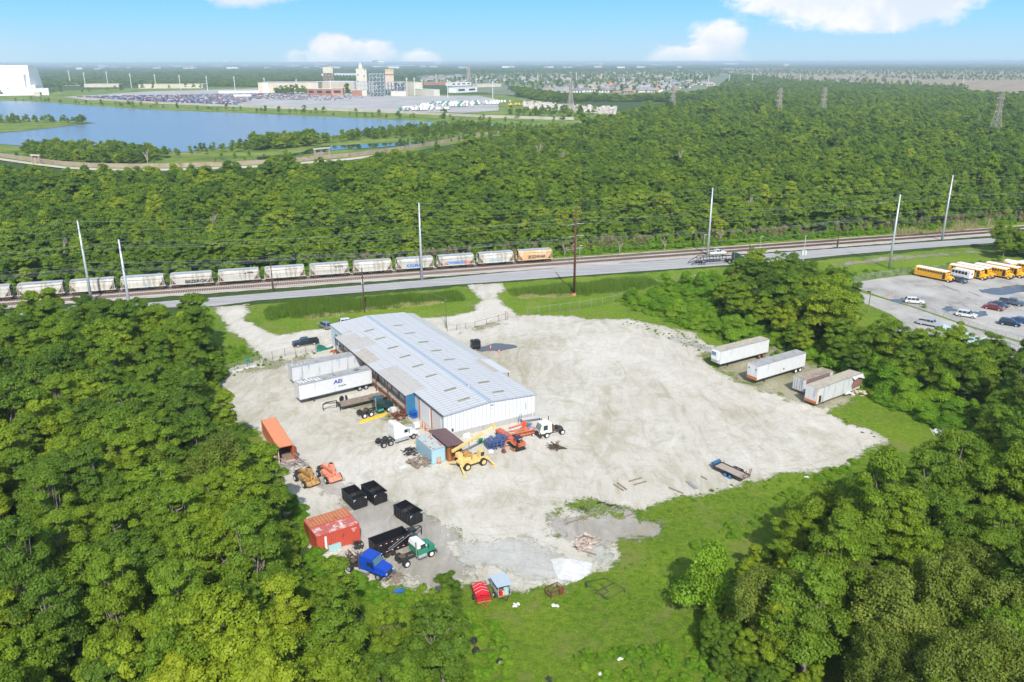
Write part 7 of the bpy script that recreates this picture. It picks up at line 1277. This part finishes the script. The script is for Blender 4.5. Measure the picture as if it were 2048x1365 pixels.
def white_poles(pxs, hpx, label, grp):
    for px, py in pxs:
        b = G(px, py); h = GZ(px, py - hpx, b); t = thing('pale_pole', label, 'utility pole', b, 0, grp); MB().cyl((0, 0, 0), (0, 0, h), .00042 * b[1], 6).make('shaft', M_doorw, t); MB().b(-h * .08, h * .08, -.3, .3, h * .9, h * .92).make('cross_arm', M_doorw, t)
white_poles([(144, 167), (174, 171), (219, 169), (266, 173), (315, 175), (364, 177), (418, 179), (473, 180), (533, 183), (597, 186), (665, 189)], 30, 'pale pole in the row behind the storage lot', 'pale poles behind the storage lot'); white_poles([(817, 192), (832, 192), (898, 196), (988, 200)], 38, 'tall pale mast beside the factory', 'tall masts beside the factory')
white_poles([(1155, 166), (1205, 168), (1250, 178), (1343, 182), (1419, 174), (1460, 171), (1506, 171), (1602, 172), (1708, 174), (1826, 176), (1927, 178), (875, 168), (955, 172), (1078, 168)], 20, 'pale pole standing in the distant suburb and woods', 'pale poles in the distance')
def bld(name, label, px0, px1, top, depth, m, roofm=None, cat='building', wins=0, group=None, winm=None):
    """px0, px1 = left and right ground points of the near face, top = y of its roof line"""
    p, q = G(*px0), G(*px1); h = GZ((px0[0] + px1[0]) / 2, top, mid(p, q)); L = math.dist(p, q); t = thing(name, label, cat, p, ang(p, q), group); MB().b(0, L, 0, depth, 0, h - .3).make('wall', m, t); MB().b(-.4, L + .4, -.4, depth + .4, h - .29, h).make('roof', roofm or M_roofw, t)
    for k in range(wins): MB().b(L * (k + .2) / wins, L * (k + .8) / wins, -.2, -.003, h * .35, h * .7).make('window', winm or M_glass, t)
    return t, L, h
M_fw = mat('far_white_wall', (.78, .79, .79), .7, var=.04, vscale=.05); M_fb = mat('far_beige_wall', (.56, .50, .40), .8, var=.1, vscale=.08); M_brick = mat('far_brick_wall', (.34, .16, .10), .9, var=.15, vscale=.2); M_obrick = mat('orange_brick_wall', (.42, .22, .15), .9, var=.1); M_cream = mat('cream_concrete', (.58, .55, .47), .8, var=.08, vscale=.08); M_fgrey = mat('far_grey_roof', (.40, .39, .37), .8, var=.1, vscale=.05); M_gsky = mat('blue_grey_steelwork', (.34, .40, .47), .6, var=.2, vscale=.3)
# great white building with sloped side
p, q = G(5, 182), G(66, 182); h = GZ(35, 126, mid(p, q)); L = math.dist(p, q); t = thing('assembly_hall', 'huge windowless white building towering at the left edge', 'building', p, ang(p, q)); MB().add([(0, 0, 0), (L, 0, 0), (L - 4, 12, h), (-5, 12, h), (0, 60, 0), (L, 60, 0), (L - 4, 50, h), (-5, 50, h)], [(0, 1, 2, 3), (5, 4, 7, 6), (1, 5, 6, 2), (4, 0, 3, 7), (3, 2, 6, 7)]).make('wall', M_fw, t); MB().b(L * .2, L * .28, -.6, 1, 0, h * .2).make('door', M_fgrey, t); MB().b(L * .64, L * .86, -3, 8, 0, h * .68).make('annex', M_fw, t); MB().b(L, L + 8, 4, 30, 0, h * .3).make('annex', M_fw, t)
bld('long_annex', 'low white wing stretching in front of the huge white building', (-80, 188), (101, 186), 173, 25, M_fw, wins=0); bld('long_annex', 'low white wing on the far left beside the great hall', (-80, 180), (8, 180), 155, 25, M_fw); bld('white_kiosk', 'small pale block at the right end of the low white wing', (71, 188), (83, 188), 180, 8, M_fb)
bld('warehouse_block', 'long beige warehouse left of the storage lot trees', (110, 168), (163, 168), 162.5, 40, M_fb, cat='warehouse'); bld('warehouse_block', 'brick and white low warehouse behind the lawn', (171, 171), (241, 171), 164, 30, M_fb, mat('pale_roof', (.65, .65, .64), .8), cat='warehouse'); bld('warehouse_block', 'wide pale warehouse beyond the storage lot', (280, 174), (408, 174), 165.5, 50, M_fb, mat('tan_pale_roof', (.66, .60, .50), .8), cat='warehouse'); bld('warehouse_block', 'distant flat beige warehouse behind the white hall', (62, 152), (108, 151), 147, 60, M_fb, cat='warehouse')
bld('warehouse_block', 'distant white roofed shed in the woods, left one', (195, 147), (229, 147), 144, 40, M_fw, cat='warehouse'); bld('warehouse_block', 'distant white roofed shed in the woods, right one', (265, 147.5), (297, 147.5), 144, 40, M_fw, cat='warehouse'); bld('warehouse_block', 'low white shed at the right end of storage lot cars', (440, 184), (520, 184), 179.5, 20, M_fw, cat='warehouse'); bld('warehouse_block', 'pale ridge-roofed tent by the parked cars', (470, 192), (505, 192), 187, 14, M_fw, cat='warehouse')
# factory
bld('factory_hall', 'wide stepped grey-beige factory hall left of the towers', (520, 184), (640, 184), 163, 90, M_fb, M_fgrey, 'factory'); bld('factory_hall', 'long flat factory roof between the two towers', (635, 182), (725, 184), 162, 60, M_fb, M_roofw, 'factory'); bld('office_block', 'brown brick low office with strip windows', (617, 189), (668, 190), 176, 18, M_brick, M_roofw, 'office', 3); bld('office_block', 'orange brick office with dark entrance', (666, 190), (689, 190), 175, 20, M_obrick, M_roofw, 'office', 1); bld('office_block', 'plain brown brick block right of dark tree', (707, 191), (727, 191), 179, 18, M_brick, cat='office'); bld('office_block', 'cream block beside the plain brick block', (727, 191), (737, 191), 180, 16, M_cream, cat='office')
for k, x in enumerate((533, 538)): b = G(x, 184); tag(MB().cyl((0, 0, 0), (0, 0, GZ(x, 164, b)), 3.2, 12).make('storage_silo', M_fw, loc=(*b, 0)), ['left white silo beside the factory hall', 'right white silo beside the factory hall'][k], 'silo')
def lattice_tower(name, label, px0, px1, base, top, m, nz, capm=None, nx=3, capfrac=.8, parts=True):
    p, q = G(px0, base), G(px1, base); L = math.dist(p, q); h = GZ((px0 + px1) / 2, top, mid(p, q)); t = thing(name, label, 'factory tower', p, ang(p, q)); mb = MB(); hh = h * capfrac if capm else h; D = L * .8; r = .0005 * p[1]
    for i in range(nx + 1):
        for j in (0, .5, 1): mb.bar((L * i / nx, D * j, 0), (L * i / nx, D * j, hh), r, r)
    for k in range(1, nz + 1):
        z = hh * k / nz; [mb.bar((0, D * j, z), (L, D * j, z), r, r) for j in (0, .5, 1)]; [mb.bar((L * i / nx, 0, z), (L * i / nx, D, z), r, r) for i in range(nx + 1)]; [mb.bar((L * i / nx, 0, z), (L * (i + 1) / nx, 0, z - hh / nz), r * .7, r * .7) for i in range(nx)]
    mb.make('steel_frame', m, t); fl = MB(); [fl.b(.3, L - .3, .5, D - .5, hh * k / nz - .5, hh * k / nz) for k in range(1, nz + 1)]; fl.make('floor_decks', M_fgrey, t)
    rs = random.Random(int(px0)); eq = MB(); [eq.cyl((L * rs.uniform(.15, .85), D * rs.uniform(.2, .8), hh * k / nz), (L * .5, D * .5, hh * (k + .75) / nz), rs.uniform(1, 2.4), 8) for k in range(nz) for _ in range(2)]; eq.make('vessels', M_fb, t)
    if capm: MB().b(-.5, L + .5, -.5, D + .5, hh, h).make('penthouse', capm, t); MB().b(L * .1, L * .9, D * .1, D * .9, h + .003, h + 2).make('railing_block', M_yel if False else mat('dull_yellow_rail', (.52, .44, .22), .7), t)
lattice_tower('process_tower', 'open red-brown framed tower with cream top block', 651, 670, 172, 134, mat('red_brown_steelwork', (.42, .30, .24), .7), 5, M_cream, 3, .72)
lattice_tower('process_tower', 'tall blue-grey steel framework in front of factory', 743, 772, 192, 147, M_gsky, 6, None, 4)
lattice_tower('process_tower', 'low cluttered pipe framework left of blue-grey tower', 712, 738, 186, 162, M_gsky, 3, None, 4); lattice_tower('process_tower', 'low cluttered pipe framework right of blue-grey tower', 778, 812, 190, 164, M_gsky, 3, None, 5)
t, L, h = bld('concrete_tower', 'tall cream concrete tower with small windows', (717, 186), (738, 186), 136, 22, M_cream, M_cream, 'factory tower'); MB().b(L * .25, L * .6, 4, 12, h, h + 7).make('stair_head', M_cream, t); MB().cyl((L * .4, 8, h + 7), (L * .4, 8, h + 12), 2.4, 8, .5).make('vent_cone', M_cream, t); [MB().b(L * a_, L * a_ + 2, -.3, -.003, h * b_, h * b_ + 3).make('window', M_glass, t) for a_, b_ in ((.1, .45), (.12, .72), (.7, .66), (.8, .93))]
t, L, h = bld('process_building', 'cream process building with brown band and yellow rails', (774, 178), (791, 178), 142, 22, mat('pinkish_wall', (.60, .48, .40), .8), M_cream, 'factory building'); MB().b(-.5, L + .5, -.6, -.003, h * .80, h * .86).make('band', M_brick, t); mb = MB(); [mb.cyl((L * (k + .5) / 6, 6, h), (L * (k + .5) / 6, 6, h + 5), 1.8, 8) for k in range(6)]; mb.make('roof_tanks', mat('dull_yellow_rail', (.52, .44, .22), .7), t)
bld('process_building', 'cream block stepping down right of the process building', (790, 188), (832, 190), 163, 20, M_cream, mat('dull_yellow_rail', (.52, .44, .22), .7), 'factory building'); bld('process_building', 'pale low pump house before the cream block', (785, 192), (815, 192), 182, 10, M_cream, cat='factory building')
bld('white_block', 'pale low sheds right of the factory, nearest the lot', (834, 190), (870, 192), 178, 14, M_cream, cat='building'); bld('white_block', 'white block with two windows right of the factory', (915, 186), (957, 184), 174.5, 20, M_fw, cat='building', wins=2); bld('white_block', 'white school-like block behind the white block', (905, 172), (945, 171), 164.5, 22, M_fw, cat='building', wins=4); bld('white_block', 'long brown-roofed block behind the masts', (850, 170), (895, 170), 164, 26, M_brick, mat('pinkish_roof', (.5, .38, .32), .8), 'building'); bld('white_block', 'low pale storehouses right of the white block', (957, 175), (1005, 174), 168, 20, M_fb, cat='building')
bld('apartment_block', 'long white apartment block behind the factory towers', (668, 155), (720, 156), 145.5, 30, M_fw, cat='building', wins=8); bld('apartment_block', 'white apartment wing left of the framed tower', (646, 155), (652, 155), 146, 20, M_fw, cat='building')
for k, (x0, x1, b_, t_, m, l) in enumerate([(751, 770, 129.5, 120, M_gsky, 'blue-grey high-rise on the horizon'), (761, 771, 130, 121, M_fw, 'white half of the horizon high-rise pair'), (673, 684, 129, 121.5, M_cream, 'cream block on the horizon behind the factory'), (873, 886, 130, 123, M_fw, 'white twin towers on the horizon'), (455, 470, 126, 121.2, M_fw, 'white block on the left horizon'), (320, 345, 125.5, 122.6, M_fw, 'flat white building on the left horizon'), (90, 130, 125.8, 123.2, M_fw, 'wide white building on the far left horizon'), (590, 602, 132, 129, M_fw, 'pale roof in the far trees left of the towers'), (635, 655, 130, 126, M_fw, 'pale mall roof in the far trees'), (783, 815, 133, 129.5, M_fb, 'flat beige roof behind the process building'), (1043, 1057, 128, 122.5, M_fb, 'beige block on the central horizon'), (1180, 1210, 131, 128.5, M_fw, 'long low white building on the horizon'), (1190, 1200, 129.5, 126.5, M_fw, 'white domed hall on the horizon'), (1453, 1478, 133, 128.5, M_fw, 'curved white roof near the right horizon'), (1570, 1580, 137, 131, M_fb, 'pale round structure far to the right'), (1800, 1835, 133, 131, M_fw, 'thin white roof far to the right'), (1955, 1970, 140, 137.3, M_fw, 'white roof beyond the brown marsh')]): bld('distant_building', l, (x0, b_), (x1, b_), t_, 60, m, cat='building')
rs = random.Random(9)
for i in range(210):
    px = rs.uniform(-20, 2060); f = rs.random() ** 1.5; py = 125.6 + (px - 1024) * .0025 + 1.0 + f * 14
    if px > 1380 and (f > .25 or rs.random() < .5): continue
    q = G(px, py)
    if inpoly(q, SUB) > -50 or inpoly(q, IND) > -50 or inpoly(q, MARSH) > -50: continue
    L = rs.uniform(14, 46) * (1 + q[1] / 7000); h = rs.choice((12.5, 13.5, 14.5, 16, 21 if f < .4 else 14)) * (1.0 if q[1] < 6000 else 1.7); D = L * rs.uniform(.3, .6); wm_ = rs.choice((M_fw, M_fb, M_fb, M_cream, M_fgrey, M_fgrey)); nm_ = {'far_white_wall': 'white', 'far_beige_wall': 'beige', 'cream_concrete': 'cream', 'far_grey_roof': 'grey'}[wm_.name]
    t = thing('distant_building', 'small %s building among the far trees in the %s of the horizon' % (nm_, 'left third' if px < 680 else 'middle' if px < 1360 else 'right third'), 'building', (q[0], q[1], 0), rs.uniform(-.3, .3), '%s buildings on the %s horizon' % (nm_, 'left' if px < 680 else 'middle' if px < 1360 else 'right'))
    MB().b(-L / 2, L / 2, -D / 2, D / 2, 0, h - .5).make('wall', wm_, t); MB().b(-L / 2 - .5, L / 2 + .5, -D / 2 - .5, D / 2 + .5, h - .49, h).make('roof', rs.choice((M_fgrey, M_fgrey, wm_)), t)
# parked cars and trailers in the far lots
FC = []
for k, col in enumerate([(.02, .06, .22), (.02, .10, .38), (.60, .62, .64), (.02, .02, .03), (.20, .22, .26), (.28, .03, .03)]):
    mb = MB(); mb.prism([(-2.2, .3), (2.2, .3), (2.25, .8), (1.2, .95), (.5, 1.45, .15), (-1.4, 1.5, .15), (-2.2, 1.0)], -.9, .9); FC.append(mb.mesh('car_body', mat('lot_paint_%s' % ['navy', 'blue', 'white', 'black', 'grey', 'red'][k], col, .35, .2, coat=.5)))
rows = []
def lot(y0l, y0r, xl, xr, n, dens, seed):
    rs = random.Random(seed)
    for i in range(n):
        if rs.random() < dens: f = (i + rs.uniform(-.2, .2)) / n; rows.append((xl + (xr - xl) * f, y0l + (y0r - y0l) * f, rs))
for k in range(13): lot(190.2 + k * .85, 185 + k * 2.5, 150 + k * 6, 560 - k * 9 + (60 if k < 4 else 0), 105, .88, k)
for k in range(5): lot(187 + k * 2.2, 190 + k * 2.5, 505, 735 - 30 * abs(k - 2), 60, .6 if k != 3 else .8, 30 + k)
rows.sort(key=lambda a: -a[1]); extra_c = []
for i, (px, py, rs) in enumerate(rows):
    if sdist(np.array([px]), np.array([py]), [(130, 188), (520, 177), (750, 184), (750, 208), (560, 211), (300, 203)])[0] < 0: continue
    p = G(px, py); m = FC[rs.choices(range(6), (4, 5, 3, 2, 2, 1))[0]]; th = R(75) + rs.uniform(-.05, .05)
    if i < 330 and len([1 for _ in ()]) == 0 and i < 300: o = link('parked_car', m, None, (p[0], p[1], .35), th); cn = ['navy', 'blue', 'white', 'black', 'grey', 'red'][FC.index(m)]; rw = 'left half' if px < 360 else 'right half'; tag(o, '%s parked car in the %s of the packed storage lot across the lake' % (cn, rw), 'car', '%s cars in the %s of the storage lot' % (cn, rw))
    else: extra_c.append((p[0], p[1], .35, 1.0, 1.0, th, FC.index(m)))
gn_scatter('parked_cars', extra_c, [src('lot_car', m) for m in FC], 'hundreds more cars packed in the storage lot across the lake', 'cars')
tm = [MB().b(-6, 6, -1.3, 1.3, 1.0, 4.0).mesh('trailer_box', m) for m in (M_fw, M_fw, M_fw, mat('far_green', (.05, .30, .17), .6), mat('far_grey', (.42, .44, .46), .6), M_fw)]; chs = MB().b(-5.5, 5.5, -1, 1, .3, .99).mesh('chassis', M_frame)
for k in range(5):
    for i in range(24 if k > 1 else 30):
        px = 868 + (i / 24) * 128 - k * 22 + k * 3; py = 208.5 + k * 3.3 - i * .08
        rs = random.Random(k * 50 + i)
        if rs.random() < .22 or px < 728 or (k > 2 and px > 900): continue
        p = G(px, py); t = thing('parked_trailer', 'box trailer in the ranks beside the storage lot', 'trailer', (p[0], p[1], .3), R(88) + rs.uniform(-.05, .05), 'trailers in the storage lot'); link('box', tm[rs.randrange(6)], t); link('chassis', chs, t)
# floodwall curving round the near shore, and the far one
def wallpath(label, pxs, h, m, w_=.6, name='flood_wall'):
    P = pxpoly(pxs); mb = MB()
    for a_, b_ in zip(P[:-1], P[1:]): mb.bar((*a_, h / 2), (*b_, h / 2), w_, h)
    tag(mb.make(name, m), label, 'wall')
M_fl = mat('brown_stained_concrete_wall', (.36, .29, .22), .9, var=.2, vscale=.15, dirt=(.2, .15, .1), dscale=.3); NW = [(-200, 296), (0, 309), (60, 318), (130, 327), (200, 331.5), (280, 333), (370, 332), (470, 329), (560, 324.5), (620, 319.5), (700, 313), (760, 306), (830, 296), (900, 284), (950, 274), (1000, 268)]
wallpath('long brown concrete floodwall curving along the near lake shore', NW, 2.6, M_fl)
M_lane = mat('pale_service_road', (.48, .45, .38), .9, var=.15, vscale=.1)
def lane(pxs, wpx, z=.5):
    P = pxpoly(pxs); Q = pxpoly([(a_, b_ + wpx) for a_, b_ in pxs]); mb = MB(); n = len(P); mb.v = [(*p, z) for p in P] + [(*p, z) for p in Q]; mb.f = [(i, i + 1, n + i + 1, n + i) for i in range(n - 1)]; tag(mb.make('service_road', M_lane), kind='structure')
lane([(a_, b_ + 3.5) for a_, b_ in NW[:12]], 4.0); wallpath('pale floodwall in front of the far storage lots', [(150, 193), (300, 203.5), (512, 213.5), (700, 221.5), (850, 228.5), (960, 235), (1100, 240), (1150, 241)], 3.0, mat('pale_stained_wall', (.44, .41, .36), .9, var=.15, vscale=.1), 1.0)
for k, (a_, b_, tp) in enumerate([((66, 324), (82, 325), 307), ((632, 318), (663, 315), 298)]):
    p, q = G(*a_), G(*b_); L = math.dist(p, q); h = GZ(a_[0], tp, p); t = thing('flood_gate', ['concrete gate frame in the floodwall at far left', 'concrete gate frame by the narrow pond'][k], 'flood gate', p, ang(p, q)); [MB().b(x, x + .9, 0, .9, 0, h).make('pillar', M_fl, t) for x in (0, L - .9)]; MB().b(-.4, L + .4, -.1, 1.0, h + .003, h + .8).make('beam', M_fb, t); MB().b(1.3, L * .6, .3, .7, 0, h * .7).make('gate_leaf', M_fl, t)
# rubble mounds right of the storage lot
mb = MB(); rs = random.Random(4)
for i in range(520):
    px = rs.uniform(1050, 1235); f = (px - 1050) / 185; py = rs.uniform(207 + 12 * f, 218 + 14 * f); p = G(px, py); s_ = rs.uniform(1, 5); hh = rs.uniform(.5, 4.5); mb.box((p[0], p[1], hh / 2), (s_, s_, hh), rs.random() * 3, rs.uniform(-.4, .4), rs.uniform(-.4, .4))
tag(mb.make('rubble_mounds', mat('pale_concrete_rubble', (.50, .46, .42), .9, var=.25, vscale=.1)), 'pale mounds of broken concrete right of the storage lot', 'rubble', kind='stuff')
for k, px in enumerate((1023, 1034, 1040)): t = thing('yellow_loader', 'small orange-yellow loader beside the rubble mounds', 'loader', G(px, 212), k, 'loaders beside the rubble'); MB().b(-3, 3, -1.3, 1.3, 1, 2.8).make('body', M_yel, t, bevel=.2); MB().b(-.5, 1.5, -1, 1, 2.8, 4.2).make('cab', M_yel, t); [wheel(t, x, y, .9, .6, M_yel) for x in (-2, 2) for y in (-1.5, 1.5)]
# houses of the suburb
HM = [(ribbed('house_wall_a', (.62, .58, .50), 0, 2, .1), mat('shingle_grey', (.25, .25, .26), .9, var=.15, vscale=.2)), (mat('house_brick', (.42, .27, .20), .9), mat('shingle_brown', (.27, .22, .19), .9, var=.15, vscale=.2)), (M_fw, mat('shingle_dark', (.17, .18, .20), .9, var=.15, vscale=.2)), (M_cream, mat('shingle_tan', (.36, .30, .25), .9, var=.15, vscale=.2)), (M_fw, mat('roof_terracotta', (.48, .20, .12), .9, var=.15, vscale=.2))]
HMESH = []
for wm_, rm_ in HM:
    for (L, D) in ((17, 12), (22, 13)):
        HMESH.append((MB().b(-L / 2, L / 2, -D / 2, D / 2, 0, 3.6).mesh('wall', wm_), MB().add([(-L / 2 - 1, -D / 2 - 1, 3.4), (L / 2 + 1, -D / 2 - 1, 3.4), (L / 2 + 1, D / 2 + 1, 3.4), (-L / 2 - 1, D / 2 + 1, 3.4), (-L / 2 + D / 2, 0, 7.2), (L / 2 - D / 2, 0, 7.2)], [(0, 1, 5, 4), (1, 2, 5), (2, 3, 4, 5), (3, 0, 4), (3, 2, 1, 0)]).mesh('roof', rm_), MB().b(-1, 1, -D / 2 - .1, -D / 2 - .003, .2, 2.8).b(-6, -4, -D / 2 - .1, -D / 2 - .003, 1, 2.4).b(3, 6, -D / 2 - .1, -D / 2 - .003, 1, 2.4).mesh('window', M_glass)))
def houses(pxs, n, seed, label, grp, minsep=18):
    rs = random.Random(seed); poly = pxpoly(pxs); A = np.array(pxs); out = []; tries = 0
    while len(out) < n and tries < 6000:
        tries += 1; px = (rs.uniform(A[:, 0].min(), A[:, 0].max()), rs.uniform(A[:, 1].min(), A[:, 1].max())); p = G(*px)
        if inpoly(p, poly) < 0 or any((p[0] - o[0]) ** 2 + ((p[1] - o[1]) * .6) ** 2 < minsep ** 2 for o in out): continue
        out.append(p); w_, r_, wi = HMESH[rs.choices(range(10), (6, 6, 1, 1, 5, 5, 4, 3, .4, .3))[0]]; t = thing('house', label, 'house', p, rs.choice((.1, .1, 1.6, .3)) + rs.uniform(-.1, .1), grp); t.scale = (1.25, 1.25, 1.35); link('wall', w_, t); link('roof', r_, t); link('window', wi, t)
houses([(1095, 181), (1200, 172), (1310, 166), (1400, 168), (1365, 183), (1260, 190), (1180, 186), (1090, 190)], 120, 1, 'low house with hipped roof in the nearer distant suburb', 'houses in the nearer suburb', 17); houses([(1040, 158), (1120, 148), (1200, 146), (1330, 143), (1430, 146), (1430, 156), (1330, 164), (1200, 162), (1060, 168)], 150, 2, 'small pale house in the farther suburb among trees', 'houses in the farther suburb', 24)
houses([(840, 160), (900, 150), (1010, 150), (1030, 158), (1010, 166), (940, 168), (860, 166)], 34, 3, 'small house in the suburb behind the factory', 'houses behind the factory', 28)
houses([(900, 131), (1030, 130), (1400, 131), (1400, 137), (1100, 142), (900, 140)], 60, 4, 'tiny pale roof in the trees near the horizon', 'roofs near the horizon', 70); houses([(1380, 172), (1560, 170), (1570, 178), (1400, 184)], 6, 5, 'isolated house roof in the right woodland', 'isolated houses in woodland', 40)
gn_scatter('suburb_trees', wood_pts(pxpoly([(840, 168), (1000, 148), (1400, 142), (1450, 150), (1380, 184), (1250, 190), (1100, 184), (1000, 172)]), 44, .8, 1.5, 77), SL, 'garden trees among the suburb houses', 'trees')
bld('long_apartments', 'long cream apartment row at the suburb edge, left', (1285, 182), (1315, 181), 173.5, 18, M_cream, cat='building'); bld('long_apartments', 'long cream apartment row at the suburb edge, right', (1318, 182), (1350, 181), 173.5, 18, M_cream, cat='building')
